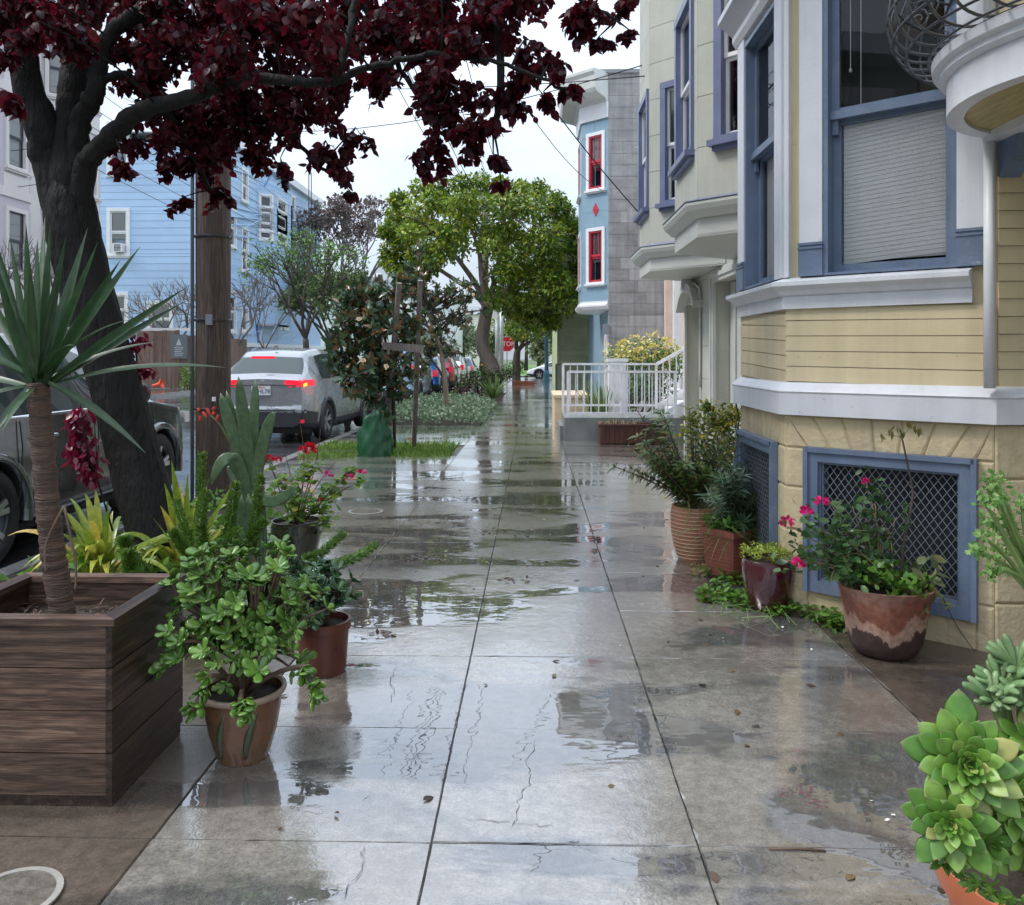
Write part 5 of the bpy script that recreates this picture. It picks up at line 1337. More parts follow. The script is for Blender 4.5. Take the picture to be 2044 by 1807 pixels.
pc('dark_blue_car', 'farthest parked car in the kerb row, dark blue', 50.0, (.04, .06, .11), 1.62, 4.5, UT, rear=(.04, .11))
PT = [(0, .62), (.03, .76), (.12, .9), (.25, .98), (.42, 1.0), (.55, .95), (.8, .62), (.9, .52), (.97, .44), (1, .36)]
a_ = wy(1052, 740, 61.5)
car('white_liftback', 'white liftback car crossing at the far corner beside the dark lamp post', (a_.x + 4.5, 61.5, gz(61.5) - .07), pi / 2, 4.5, 1.76, 1.5, paint('white_liftback_paint', (.72, .73, .75), .1, .3), PT, .6, (.2, .8), .33, 60, glass_side=(.16, .8), rear=(.03, .12), front=(.56, .79), pillars=(.45,))
car('black_car', 'black parked car right behind the white liftback at the far corner', (a_.x + 9.6, 60.0, gz(61) - .07), pi / 2, 4.5, 1.8, 1.5, paint('black_paint', (.01, .01, .012), .2, .3), PT, .6, (.2, .8), .33, 50, glass_side=(.16, .8), rear=(.03, .12), front=(.56, .79), pillars=(.45,))
# cars across the street
def pc2(name, label, y, col, H, top): car(name, label, (FKX + 1.05, y, KZ(y)), pi, 4.4, 1.8, H, paint(name + '_paint', col, .3, .3), top, .6, (.2, .8), .34, 50, group='cars parked across the street', rear=(.04, .11))
pc2('teal_car', 'teal parked car across the street behind the silver hatchback', 43.5, (.03, .2, .2), 1.5, UT)
# ---------------------------------------------------------------- poles, wires, signs
M['pole'] = woodmat('creosote_pole', (.024, .016, .013), (.16, .11, .088), 'z', .55, 5.5, 1.0, 0.0, wear=(.06, .04, .032))
UP = thing('utility_pole', 'thick weathered wooden utility pole at the kerb beside the plum tree', 'utility pole', (-3.09, 7.9, gz(7.9)))
mb = MB(); pts = []
n = 40; rings = 26
for i in range(rings + 1):
    z = gz(8) - .1 + 11 * i / rings
    for j in range(n):
        a = 2 * pi * j / n; r = .163 * (1 - .018 * i / rings * 4) * (1 + .022 * noise.noise(Vector((cos(a) * 3, sin(a) * 3, z * .5))) + .02 * noise.noise(Vector((cos(a) * 11, sin(a) * 11, z * .35))))
        mb.v.append((-3.09 + r * cos(a), 7.9 + r * sin(a), z))
for i in range(rings):
    for j in range(n): mb.f.append((i * n + j, i * n + (j + 1) % n, (i + 1) * n + (j + 1) % n, (i + 1) * n + j))
mb.build('shaft', M['pole'], UP, smooth=True)
MB().tube([(-3.09 - .165, 7.8, gz(8)), (-3.09 - .16, 7.8, 9)], .018, 8).build('conduit', M['wire_grey'], UP, smooth=True)
for z in (.9, 1.75, 2.55):
    MB().lathe([(.168, -.012), (.175, -.008), (.175, .008), (.168, .012)], 24, (-3.09, 7.9, z)).build('strap', M['iron'], UP)
mb = MB(); mb.box(-3.09, -3.03, 7.705, 7.735, 1.70, 1.8); mb.build('tag_plate', M['wire_grey'], UP)
mb = MB(); mb.box(-3.03, -3.0, 7.71, 7.73, .98, 1.02); mb.build('white_tag', M['white2'], UP)
mb = MB(); mb.bar((-4.3, 7.9, 9.6), (-1.7, 7.9, 9.6), .06); mb.build('cross_arm', M['pole'], UP)
PX = wy(968, 700, 40)
UP2 = thing('utility_pole', 'distant wooden utility pole with yellow bands behind the pale trunk', 'utility pole', (PX.x, 40, gz(40)))
MB().tube([(PX.x, 40, gz(40) - .1), (PX.x, 40, 10)], [.2, .15], 12).build('shaft', M['pole'], UP2, smooth=True)
for z in (.9, 1.1): MB().lathe([(.205, 0), (.205, .06)], 12, (PX.x, 40, z)).build('yellow_band', flat('yellow_band', (.75, .5, .05), .5), UP2)
mb = MB(); mb.bar((PX.x - 1.2, 40, 9.2), (PX.x + 1.2, 40, 9.2), .06); mb.bar((PX.x - 1.2, 40, 8.4), (PX.x + 1.2, 40, 8.4), .05); mb.build('cross_arm', M['pole'], UP2)
UP3 = thing('utility_pole', 'pale wooden utility pole across the street in front of the cream house', 'utility pole', (-15.3, 26.6, gz(26)))
MB().tube([(-15.3, 26.6, gz(26)), (-15.3, 26.6, 12.5)], [.17, .13], 12).build('shaft', woodmat('pale_pole', (.22, .16, .13), (.36, .28, .24), 'z', .6, 2, .4, 0), UP3, smooth=True)
def post(name, label, px, Y, ztop, r, mat, cat='post'):
    x = wy(px, 700, Y).x; t_ = thing(name, label, cat, (x, Y, gz(Y)))
    MB().tube([(x, Y, gz(Y)), (x, Y, ztop)], r, 12).build('shaft', mat, t_, smooth=True); return t_, x
M['galv'] = flat('galvanised', (.42, .44, .46), .45, .5); M['teal'] = flat('teal_paint', (.03, .1, .14), .4)
p1_, x = post('sign_post', 'pale grey metal post left of the stop sign, the left of two', 992, 43, 4.1, .1, M['galv'])
mb = MB(); mb.box(x - .35, x + .05, 42.85, 42.87, 3.3, 4.0); mb.build('sign_plate', M['white2'], p1_)
post('sign_post', 'pale grey metal post just left of the stop sign, the right of two', 1001, 44, 4.6, .11, M['galv'])
ss, x = post('stop_sign', 'red octagonal stop sign on a thin post at the far corner', 1012, 46, 2.6, .03, M['galv'], 'sign')
zc = wy(1012, 687, 46).z; r = .45
oc = lambda rr, y: [(x + rr * cos(pi / 8 + k * pi / 4), y, zc + rr * sin(pi / 8 + k * pi / 4)) for k in range(8)]
o1, o2 = oc(r, 45.95), oc(r, 45.93); MB().add(o1 + o2, [tuple(range(8, 16)), tuple(reversed(range(8)))] + [(i, 8 + i, 8 + (i + 1) % 8, (i + 1) % 8) for i in range(8)]).build('border', M['white2'], ss)
o1, o2 = oc(r * .93, 45.929), oc(r * .93, 45.922); MB().add(o1 + o2, [tuple(range(8, 16)), tuple(reversed(range(8)))] + [(i, 8 + i, 8 + (i + 1) % 8, (i + 1) % 8) for i in range(8)]).build('plate', flat('sign_red', (.55, .015, .04), .4), ss)
text_part('STOP', .34, M['white2'], ss, (x, 45.918, zc))
lp, x = post('lamp_post', 'dark teal street lamp post in front of the green house', 1091, 52, 7.5, .13, M['teal'], 'lamp post')
MB().lathe([(.2, 0), (.2, .5), (.14, .7)], 14, (x, 52, gz(52))).build('base', M['teal'], lp)
MB().tube([(x, 52, 7.4), (x - .8, 52, 7.8), (x - 1.6, 52, 7.8)], .05, 8).build('arm', M['teal'], lp); mb = MB(); mb.box(x - 2.1, x - 1.5, 51.85, 52.15, 7.7, 7.85); mb.build('lamp_head', M['galv'], lp)
# overhead wires
def wire(a, b, sag, r=.011, group='overhead wires along the street', label='thin black overhead wire strung between poles and houses'):
    a, b = Vector(a), Vector(b); pts = []
    for i in range(19):
        t_ = i / 18; p = a.lerp(b, t_); p.z -= sag * 4 * t_ * (1 - t_); pts.append(p)
    o = MB().tube(pts, r, 5).build('power_line', M['black'], smooth=True); tag(o, label, 'wire', group)
top1 = Vector((-3.02, 7.9, 9.6))
L1 = 'thin black overhead wire running up the street between the two wooden poles'
for dx, dz, sg in ((-1.1, 0, .5), (-.5, 0, .7), (.5, 0, .6), (1.1, 0, .8), (.2, -1.4, .7), (.2, -1.7, .9)): wire(top1 + Vector((dx, 0, dz)), (PX.x + dx, 40, 9.2 + dz * .5), sg, .012, 'wires along the street', L1)
L2 = 'thin black service wire dropping across the sky to a house on the right'
wire(top1, wy(1208, 384, 24.6), 1.2, .009, 'service wires to the right-hand houses', L2)
wire(top1 + Vector((0, 0, -.6)), wx(1280, 430, 1.44), .45, .008, 'service wires to the right-hand houses', L2)
wire((PX.x, 40, 9.0), wy(1209, 470, 24.6), .5, .009, 'service wires to the right-hand houses', L2)
wire((-15.3, 26.6, 12), wx(1290, 152, 1.44), .8, .008, 'service wires to the right-hand houses', L2)
wire((PX.x, 40, 8.6), wy(1214, 380, 24.2) , .7, .009, 'service wires to the right-hand houses', L2)
wire((-15.3, 26.6, 11), wx(1285, 130, 1.44), 1.5, .008, 'service wires to the right-hand houses', L2)
L3 = 'thin grey wire strung in front of the blue building across the street'
for k in range(7): wire((-15.3, 26.6, 12.2 - k * .7), (-15.6 + .3 * k, 75, 10.5 - k * .6), .5, .012, 'wires across the street', L3)
for k in range(3): wire((-15.3, 26.6, 9.5 - k * 1.2), (-30, 27 + k, 9 - k), .3, .012, 'wires across the street', L3)
for k in range(3): wire((PX.x, 40, 9.3 - k * .4), (-17.9, 52 + 5 * k, 9.5 - k), .5, .012, 'wires across the street', L3)
# ---------------------------------------------------------------- plants: materials and makers
M['plum_bark'] = mk('wet_black_bark', (.012, .0105, .0095), .75, .5, 9, 1.0, 16, stretch=(1.6, 1.6, .45), coat=.0, spec=.3, bdist=.035)
M['bark'] = mk('tan_bark', (.27, .2, .15), .7, .3, 3, .9, 12, stretch=(1.4, 1.4, .4), dirt=(.12, .09, .07), dirt_amt=.7, dscale=2.5)
M['dark_bark'] = mk('dark_bark', (.07, .055, .045), .7, .3, 6, .6, 14)
M['grey_bark'] = mk('grey_bark', (.16, .14, .13), .7, .2, 6, .4, 14)
M['twig'] = mk('brown_twig', (.12, .075, .05), .6, .2, 20, .2)
M['green_stem'] = mk('green_stem', (.16, .24, .07), .5, .2, 12, .1)
M['plum_leaf'] = leafmat('plum_leaf', [(0, (.012, .004, .007)), (.55, (.03, .006, .011)), (.88, (.065, .009, .016)), (1, (.12, .025, .022))], .42, .3, (.18, .007, .022), spec=.22)
M['plum_shoot'] = leafmat('plum_shoot_leaf', [(0, (.06, .006, .02)), (1, (.22, .012, .05))], .3, .3, (.35, .01, .05))
M['yucca_leaf'] = leafmat('yucca_leaf', [(0, (.018, .05, .016)), (1, (.04, .09, .028))], .36, .15, fine=True)
M['jade_leaf'] = leafmat('jade_leaf', [(0, (.07, .16, .025)), (.7, (.13, .26, .04)), (1, (.2, .33, .06))], .2, .1, spec=.6, fine=True)
M['jade_dark'] = leafmat('dark_jade_leaf', [(0, (.02, .06, .025)), (1, (.05, .12, .04))], .2, .08, spec=.6)
M['agave_leaf'] = leafmat('blue_green_leaf', [(0, (.06, .11, .05)), (1, (.11, .17, .085))], .35, .05, fine=True)
M['clivia_leaf'] = leafmat('yellowing_strap_leaf', [(0, (.12, .22, .02)), (.5, (.25, .33, .04)), (.85, (.5, .5, .08)), (1, (.6, .35, .08))], .3, .3, fine=True)
M['fern_leaf'] = leafmat('foxtail_needle', [(0, (.05, .13, .015)), (1, (.15, .26, .035))], .5, .3)
M['ger_leaf'] = leafmat('geranium_leaf', [(0, (.09, .2, .02)), (.8, (.2, .33, .04)), (1, (.4, .36, .06))], .4, .35)
M['fresh_leaf'] = leafmat('fresh_leaf', [(0, (.06, .16, .02)), (1, (.16, .3, .04))], .38, .3)
M['dull_leaf'] = leafmat('dull_green_leaf', [(0, (.035, .09, .03)), (1, (.09, .17, .05))], .35, .25)
M['lime_leaf'] = leafmat('lime_sedum', [(0, (.2, .3, .02)), (1, (.42, .48, .05))], .4, .3)
M['yel_leaf'] = leafmat('yellow_green_leaf', [(0, (.07, .12, .015)), (.55, (.2, .24, .03)), (1, (.5, .42, .05))], .35, .3)
M['olean'] = leafmat('oleander_leaf', [(0, (.05, .11, .05)), (1, (.13, .2, .1))], .35, .2)
M['aeon'] = leafmat('aeonium_leaf', [(0, (.1, .24, .035)), (.55, (.18, .35, .055)), (.9, (.27, .43, .09)), (1, (.4, .38, .12))], .33, .18, (.3, .5, .08), fine=True, edge=(.32, .3, .16))
M['aeon2'] = leafmat('grey_green_succulent', [(0, (.15, .26, .1)), (1, (.26, .36, .17))], .4, .1, fine=True)
M['ficus_leaf'] = leafmat('ficus_leaf', [(0, (.05, .12, .015)), (.5, (.15, .25, .022)), (.85, (.3, .36, .03)), (1, (.45, .38, .035))], .33, .35)
M['ficus_leaf2'] = leafmat('ficus_leaf_light', [(0, (.12, .22, .025)), (.6, (.28, .38, .035)), (1, (.45, .48, .05))], .35, .3)
M['mag_leaf'] = leafmat('magnolia_leaf', [(0, (.025, .06, .028)), (.62, (.06, .11, .045)), (.72, (.1, .13, .04)), (.86, (.2, .09, .03)), (1, (.28, .14, .05))], .2, .12, spec=.7)
M['groundcover'] = leafmat('grey_green_groundcover', [(0, (.1, .17, .09)), (1, (.24, .31, .19))], .6, .2)
M['grass'] = leafmat('grass_blade', [(0, (.07, .16, .015)), (.8, (.16, .3, .03)), (1, (.35, .38, .07))], .5, .3)
M['burgundy'] = leafmat('burgundy_leaf', [(0, (.03, .008, .015)), (1, (.1, .025, .035))], .4, .2)
M['bush_leaf'] = leafmat('olive_bush_leaf', [(0, (.03, .06, .015)), (1, (.09, .12, .03))], .4, .2)
M['strap_leaf'] = leafmat('phormium_leaf', [(0, (.06, .13, .03)), (.7, (.14, .24, .06)), (1, (.35, .38, .14))], .35, .25)
M['cord_leaf'] = leafmat('cordyline_leaf', [(0, (.12, .03, .025)), (1, (.25, .09, .06))], .4, .2)
M['brown_leaf'] = leafmat('brown_tree_leaf', [(0, (.09, .065, .06)), (1, (.22, .16, .14))], .5, .25)
M['far_leaf'] = leafmat('far_tree_leaf', [(0, (.05, .1, .03)), (1, (.17, .23, .07))], .5, .3)
M['far_leaf2'] = leafmat('far_grey_leaf', [(0, (.12, .15, .08)), (1, (.26, .28, .16))], .5, .3)
M['red_petal'] = leafmat('red_petal', [(0, (.45, .005, .02)), (1, (.8, .015, .04))], .4, .3)
M['coral_petal'] = leafmat('coral_petal', [(0, (.6, .05, .03)), (1, (.85, .13, .07))], .4, .3)
M['pink_petal'] = leafmat('magenta_petal', [(0, (.55, .005, .12)), (1, (.85, .02, .25))], .4, .3)
M['cream_petal'] = leafmat('cream_petal', [(0, (.8, .62, .42)), (1, (.85, .72, .55))], .4, .3)
M['yel_petal'] = leafmat('yellow_petal', [(0, (.7, .55, .12)), (1, (.85, .75, .3))], .4, .3)
T_leaf = leaf_tmpl(1, .55, 4, .12, .22); T_plum = leaf_tmpl(1, .7, 4, .18, .28); T_nar = leaf_tmpl(1, .2, 3, .2, .25); T_need = leaf_tmpl(1, .2, 2, 0, .1)
T_round = leaf_tmpl(1, .95, 3, .2, .15, tip=.3); T_small = leaf_tmpl(1, .6, 2, .15, .2); T_blade = leaf_tmpl(1, .06, 3, .2, .5); T_mag = leaf_tmpl(1, .42, 4, .2, .15)
T_jade = paddle_tmpl(1, .74, .2, 5, 6, -.12); T_aeon = paddle_tmpl(1, .52, .05, 9, 10, -.14, point=1.9); T_fat = paddle_tmpl(1, .34, .22, 5, 6, .15)
T_petal = leaf_tmpl(1, .8, 2, .3, -.2, tip=.4)
def strap(parent, mat, p0, p1, rise, W, fold=.35, n=9, name='leaf', base=.55, up=None, thick=None, tipw=.02):
    p0, p1 = Vector(p0), Vector(p1); mid = (p0 + p1) / 2 + Vector((0, 0, rise)); P = bez(p0, mid, p1, n); mb = MB()
    if thick is None:
        for i, p in enumerate(P):
            t_ = i / n; d = (P[min(i + 1, n)] - P[max(i - 1, 0)]).normalized()
            u = up or Vector((0, 0, 1)); x = d.cross(u)
            if x.length < .15: x = d.cross(Vector((.3, -1, 0)))
            x.normalize(); z = x.cross(d).normalized()
            w_ = W * .5 * max(tipw, min(1, base + (1 - base) * t_ / .35) * (1 if t_ < .45 else (1 - ((t_ - .45) / .55) ** 1.6)))
            mb.v += [tuple(p - x * w_ + z * fold * w_), tuple(p), tuple(p + x * w_ + z * fold * w_)]
        for i in range(n):
            k = 3 * i; mb.f += [(k, k + 1, k + 4, k + 3), (k + 1, k + 2, k + 5, k + 4)]
    else:
        m = 8
        for i, p in enumerate(P):
            t_ = i / n; d = (P[min(i + 1, n)] - P[max(i - 1, 0)]).normalized(); u = up or Vector((0, -1, .3)); x = d.cross(u)
            if x.length < .1: x = Vector((1, 0, 0))
            x.normalize(); z = x.cross(d).normalized(); s_ = max(.05, (1 if t_ < .6 else sqrt(max(0, 1 - ((t_ - .6) / .4) ** 2.4)))) * (.85 + .15 * sin(pi * t_))
            for j in range(m):
                a = 2 * pi * j / m; off = x * cos(a) * W * .5 * s_ + z * (sin(a) * thick * .5 * s_ + (abs(cos(a)) ** 2) * W * .12 * s_)
                mb.v.append(tuple(p + off))
        for i in range(n):
            for j in range(m): a = i * m + j; b = i * m + (j + 1) % m; mb.f.append((a, b, b + m, a + m))
        mb.f.append(tuple(n * m + j for j in range(m)))
    return mb.build(name, mat, parent, smooth=True)
def branch(parent, mat, pts, r0, r1, n=8, name='branch', k=4, wob=.0):
    P = poly_smooth(pts, k)
    if wob: P = [p + Vector((rnd(-wob, wob), rnd(-wob, wob), rnd(-wob, wob))) if 0 < i < len(P) - 1 else p for i, p in enumerate(P)]
    rr = [r0 + (r1 - r0) * i / (len(P) - 1) for i in range(len(P))]
    return MB().tube(P, rr, n).build(name, mat, parent, smooth=True)
def twigs_to(mb, origin, targets, r=.004, sag=.0, n=5):
    o = Vector(origin)
    for t_ in targets:
        t_ = Vector(t_); mid = (o + t_) / 2 + Vector((rnd(-.1, .1), rnd(-.1, .1), rnd(0, .12))) * (t_ - o).length
        mb.tube(bez(o, mid, t_, 5), [r * (1 - .12 * i) for i in range(6)], n)
def pw(px, py, t):
    d = ray(px, py); return Vector((0, 0, CAMH)) + d * t
def pot(parent, c, prof, mat, name='pot', wall_=.012, n=40, wob=.0, soil=.03):
    top = prof[-1]; pr = [(.001, prof[0][1] + .001)] + prof + [(top[0] - wall_, top[1]), (top[0] - wall_ * 1.6, top[1] - soil - .01)]
    o = MB().lathe(pr, n, c, wob).build(name, mat, parent, auto=50)
    MB().lathe([(top[0] - wall_ * 1.2, top[1] - soil), (.001, top[1] - soil + .01)], 24, c).build('soil', M['soil'], parent)
    return o
def rosette(p, up, n, size, tilt=(.2, .9), cnt_turn=2.4):
    """whorl of leaves round a growing tip"""
    up = Vector(up).normalized(); x = up.cross(Vector((.3, .9, .2))).normalized(); y = up.cross(x); res = []
    for k in range(n):
        a = k * cnt_turn + rnd(-.2, .2); f = k / max(1, n - 1); e = tilt[1] * (1 - f) + tilt[0] * f + rnd(-.1, .1)
        out_ = x * cos(a) + y * sin(a); d = up * e + out_ * (1 - abs(e) * .5)
        s = size * (1.0 - .55 * f) * rnd(.85, 1.1)
        res.append(orient(Vector(p) + out_ * .004, d, up, s))
    return res

# ---------------------------------------------------------------- plum tree
PB = gp(318, 1150)
PL = thing('plum_tree', 'leaning purple-leaved plum tree with wet black trunk at the kerb', 'tree', (PB.x, PB.y, gz(PB.y)))
def tp(*a): return [pw(*q) for q in a]
tr_pts = tp((330, 1175, 5.4), (300, 1040, 5.45), (262, 900, 5.5), (215, 720, 5.5), (165, 540, 5.5), (146, 455, 5.5), (136, 395, 5.5), (126, 340, 5.5))
P = poly_smooth(tr_pts, 8); rr = lerp_list([.2, .168, .163, .158, .165, .168, .15, .085], len(P)); mb = MB(); n = 36
for i, p in enumerate(P):
    d = (P[min(i + 1, len(P) - 1)] - P[max(i - 1, 0)]).normalized(); x = d.cross(Vector((0, 1, 0))).normalized(); y = d.cross(x)
    for j in range(n):
        a = 2 * pi * j / n
        r = rr[i] * (1 + .1 * noise.noise(Vector((cos(a) * 1.3, sin(a) * 1.3, i * .05))) + .07 * noise.noise(Vector((cos(a) * 4, sin(a) * 4, i * .10 + 4))) + .06 * noise.noise(Vector((cos(a) * 9, sin(a) * 9, i * .3))))
        r *= 1 - .12 * math.exp(-((a - 4.4 + i * .012) / .16) ** 2) - .1 * math.exp(-((a - 5.4 + i * .02) / .12) ** 2)
        mb.v.append(tuple(p + x * cos(a) * r + y * sin(a) * r))
for i in range(len(P) - 1):
    for j in range(n): mb.f.append((i * n + j, i * n + (j + 1) % n, (i + 1) * n + (j + 1) % n, (i + 1) * n + j))
mb.build('trunk', M['plum_bark'], PL, smooth=True)
LIMBS = []
def limb(r0, r1, *pts, wob=.012):
    P_ = tp(*pts); branch(PL, M['plum_bark'], P_, r0, r1, 12, 'branch', 6, wob); LIMBS.append(poly_smooth(P_, 5))
limb(.13, .055, (140, 470, 5.5), (104, 330, 5.5), (82, 260, 5.45), (58, 170, 5.4), (30, 60, 5.3), (5, -80, 5.2), (-60, -260, 5.1))
limb(.13, .065, (145, 470, 5.5), (132, 330, 5.5), (140, 240, 5.55), (152, 150, 5.6), (146, 40, 5.65), (140, -120, 5.7), (170, -330, 5.8))
limb(.075, .035, (152, 450, 5.5), (155, 310, 5.45), (165, 228, 5.4), (190, 190, 5.3), (197, 130, 5.3), (225, 62, 5.25), (290, 10, 5.2), (380, -90, 5.2))
limb(.08, .022, (150, 460, 5.5), (168, 345, 5.42), (205, 290, 5.35), (265, 232, 5.25), (330, 208, 5.15), (420, 180, 5.05), (500, 160, 5.0), (600, 162, 4.9), (668, 168, 4.85))
limb(.03, .012, (660, 168, 4.86), (685, 120, 4.85), (700, 40, 4.9), (720, -60, 5.0), (760, -200, 5.0))
limb(.022, .008, (655, 165, 4.86), (760, 130, 4.8), (860, 110, 4.7), (960, 120, 4.65), (1060, 150, 4.6), (1150, 190, 4.55))
limb(.03, .014, (205, 160, 5.3), (250, 150, 5.4), (300, 190, 5.6), (325, 205, 5.7), (380, 300, 6.0), (420, 380, 6.2), wob=.004)
limb(.05, .02, (225, 62, 5.25), (330, 0, 5.4), (480, -80, 5.5), (620, -140, 5.4), (800, -120, 5.2), (960, 0, 5.0), (1000, 120, 4.9), (985, 260, 4.9))
limb(.03, .01, (800, -120, 5.2), (930, -160, 5.0), (1060, -90, 4.8), (1150, -10, 4.7), (1230, 40, 4.6))
limb(.03, .012, (480, -80, 5.5), (520, 40, 5.7), (560, 180, 5.8), (590, 280, 5.8), (650, 340, 5.6))
limb(.025, .01, (620, -140, 5.4), (720, 0, 5.3), (790, 120, 5.2), (860, 230, 5.1), (880, 320, 5.1))
BL = [(20, 30, 4.9, .3, 90), (80, 60, 5.3, .3, 70), (20, 140, 5.0, .2, 40), (16, 205, 3.5, .085, 14), (200, 30, 5.6, .35, 110), (280, 60, 5.6, .35, 130), (350, 110, 5.6, .35, 130), (420, 40, 5.6, .38, 140), (500, 90, 5.6, .36, 140),
      (570, 30, 5.5, .38, 130), (640, 90, 5.4, .34, 130), (710, 30, 5.3, .36, 130), (780, 80, 5.2, .34, 120), (850, 30, 5.1, .34, 120), (900, 110, 5.0, .32, 120), (970, 40, 5.0, .32, 110), (1040, 20, 4.8, .26, 80),
      (300, 200, 5.8, .3, 90), (370, 240, 5.9, .32, 110), (430, 290, 6.1, .3, 110), (400, 350, 6.2, .25, 90), (440, 395, 6.3, .17, 45), (365, 410, 6.2, .12, 26), (345, 330, 6.1, .2, 50),
      (245, 330, 5.2, .11, 20), (232, 290, 5.4, .1, 14), (268, 285, 5.6, .12, 18), (480, 230, 5.9, .32, 110), (540, 260, 5.9, .28, 90), (500, 325, 6.0, .2, 50), (560, 335, 6.0, .14, 26), (460, 150, 5.8, .34, 120),
      (560, 150, 5.7, .34, 110), (620, 240, 5.7, .26, 75), (650, 310, 5.6, .2, 60), (690, 360, 5.5, .13, 26), (700, 392, 5.5, .06, 7), (700, 200, 5.3, .28, 85), (770, 180, 5.2, .25, 70), (740, 110, 5.3, .3, 100),
      (840, 190, 5.1, .27, 85), (900, 220, 5.0, .26, 90), (950, 280, 4.9, .22, 75), (985, 340, 4.9, .14, 36), (880, 310, 5.1, .2, 55), (850, 340, 5.1, .1, 16), (1000, 210, 4.85, .2, 60), (1000, 372, 4.9, .05, 7),
      (1050, 110, 4.75, .2, 50), (1100, 150, 4.7, .16, 40), (1145, 190, 4.6, .1, 22), (1085, 200, 4.7, .1, 18), (1130, 60, 4.7, .2, 50), (1195, 90, 4.6, .09, 18), (1180, 20, 4.6, .16, 32), (1250, 20, 4.55, .12, 24), (1255, 70, 4.55, .06, 9),
      (1080, -60, 4.8, .3, 80), (160, -60, 5.5, .4, 90), (300, 130, 5.5, .2, 50), (190, 100, 5.4, .16, 22)] + [(rnd(180, 1010), rnd(-40, 150), rnd(4.2, 6.4), rnd(.2, .32), 60) for _ in range(34)] + [(rnd(280, 720), rnd(140, 290), rnd(5.2, 6.6), rnd(.15, .26), 40) for _ in range(22)] + [(rnd(0, 200), rnd(-30, 110), rnd(4.3, 5.2), rnd(.15, .22), 36) for _ in range(8)]
leafm = []; tw = MB()
for (px, py, t_, r, c) in BL:
    ctr = pw(px, py, t_)
    best = min((p for L_ in LIMBS for p in L_[2:]), key=lambda p: (p - ctr).length)
    ends = []
    for _ in range(max(3, int(c / 14))):
        e = ctr + rdir(-1, .8) * r * rnd(.4, 1.0); ends.append(e)
    hub = ctr + Vector((0, 0, r * .5)); 
    if (best - hub).length < .9: twigs_to(tw, best, [hub], .008)
    twigs_to(tw, hub, ends, .0035)
    for _ in range(int(c * 3.1)):
        e = random.choice(ends); p = hub.lerp(e, rnd(.25, 1.05)) + rdir() * r * .17
        d = Vector((rnd(-.7, .7), rnd(-.7, .7), rnd(-1.3, -.1)))
        leafm.append(orient(p, d, rdir(), rnd(.045, .075), 0))
# crown above the frame
for k in range(46):
    ctr = Vector((PB.x + .4 + rnd(-2.6, 2.6), PB.y + rnd(-2.2, 2.4), rnd(4.4, 6.6))); r = .42
    for _ in range(75):
        d = rdir(); leafm.append(orient(ctr + d * r * rnd(.3, 1), Vector((rnd(-.7, .7), rnd(-.7, .7), rnd(-1.2, .1))), rdir(), rnd(.07, .1), 0))
    ends = [ctr + rdir() * r for _ in range(4)]; twigs_to(tw, ctr, ends, .006)
tag(tw.build('twigs', M['plum_bark'], PL, smooth=True), kind='stuff')
leafset(PL, leafm, T_plum, M['plum_leaf'], 300)
# red young shoots by the trunk
for (lab, pts, cl) in (('upright burgundy shoot with drooping leaves left of the plum trunk', ((225, 1060, 5.2), (195, 960, 5.15), (170, 880, 5.1), (160, 800, 5.1)), [(165, 830, 46, .07), (160, 870, 66, .085), (175, 915, 66, .085), (150, 900, 50, .08), (185, 945, 40, .07), (150, 840, 40, .07)]),
                       ('burgundy shoot hanging right of the plum trunk above the dark car', ((255, 800, 5.5), (272, 740, 5.6), (268, 690, 5.6), (255, 650, 5.6)), [(250, 665, 12, .05), (262, 690, 24, .06), (285, 675, 14, .05), (275, 735, 36, .07), (295, 740, 18, .05), (283, 775, 10, .05)])):
    b0 = pw(*pts[0]); SHT = thing('plum_shoot', lab, 'plant', (b0.x, b0.y, b0.z))
    branch(SHT, M['plum_bark'], tp(*pts), .006, .003, 6, 'stem')
    lm_ = []; tw = MB()
    for (px, py, c, r) in cl:
        ctr = pw(px, py, pts[1][2]); twigs_to(tw, pw(*pts[2]), [ctr], .003)
        for _ in range(c): lm_.append(orient(ctr + rdir() * r * rnd(.2, 1), Vector((rnd(-.6, .6), rnd(-.6, .6), rnd(-1.2, -.2))), rdir(), rnd(.05, .075)))
    tw.build('twigs', M['plum_bark'], SHT, smooth=True); leafset(SHT, lm_, T_leaf, M['plum_shoot'], 300)

# ---------------------------------------------------------------- wooden planter with yucca
M['plank_x'] = woodmat('weathered_plank', (.06, .03, .02), (.25, .155, .105), 'x', .42, 6.5, .7, .3, wear=(.09, .05, .036), rings=7)
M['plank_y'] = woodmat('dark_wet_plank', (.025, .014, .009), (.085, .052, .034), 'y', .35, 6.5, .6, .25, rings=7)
BXP = (-1.935, -1.335, 2.585, 3.11); bz = gz(2.8)
WPL = thing('wooden_planter', 'square planter box of weathered planks in the left foreground', 'planter', (-1.63, 2.85, bz))
x0, x1, y0, y1 = BXP
pbox('plinth', M['plank_y'], WPL, x0 + .006, x1 - .004, y0 + .006, y1 - .01, bz, bz + .035)
for k in range(4):
    za = bz + .036 + k * .135; zb = za + .131
    pbox('plank', M['plank_x'], WPL, x0, x1 - .021, y0, y0 + .02, za, zb); pbox('plank', M['plank_x'], WPL, x0, x1 - .021, y1 - .02, y1, za, zb)
    pbox('plank', M['plank_y'], WPL, x1 - .02, x1, y0 - .002, y1 + .002, za + .002, zb + .002); pbox('plank', M['plank_y'], WPL, x0, x0 + .02, y0 + .021, y1 - .021, za, zb)
zt = bz + .036 + 4 * .135
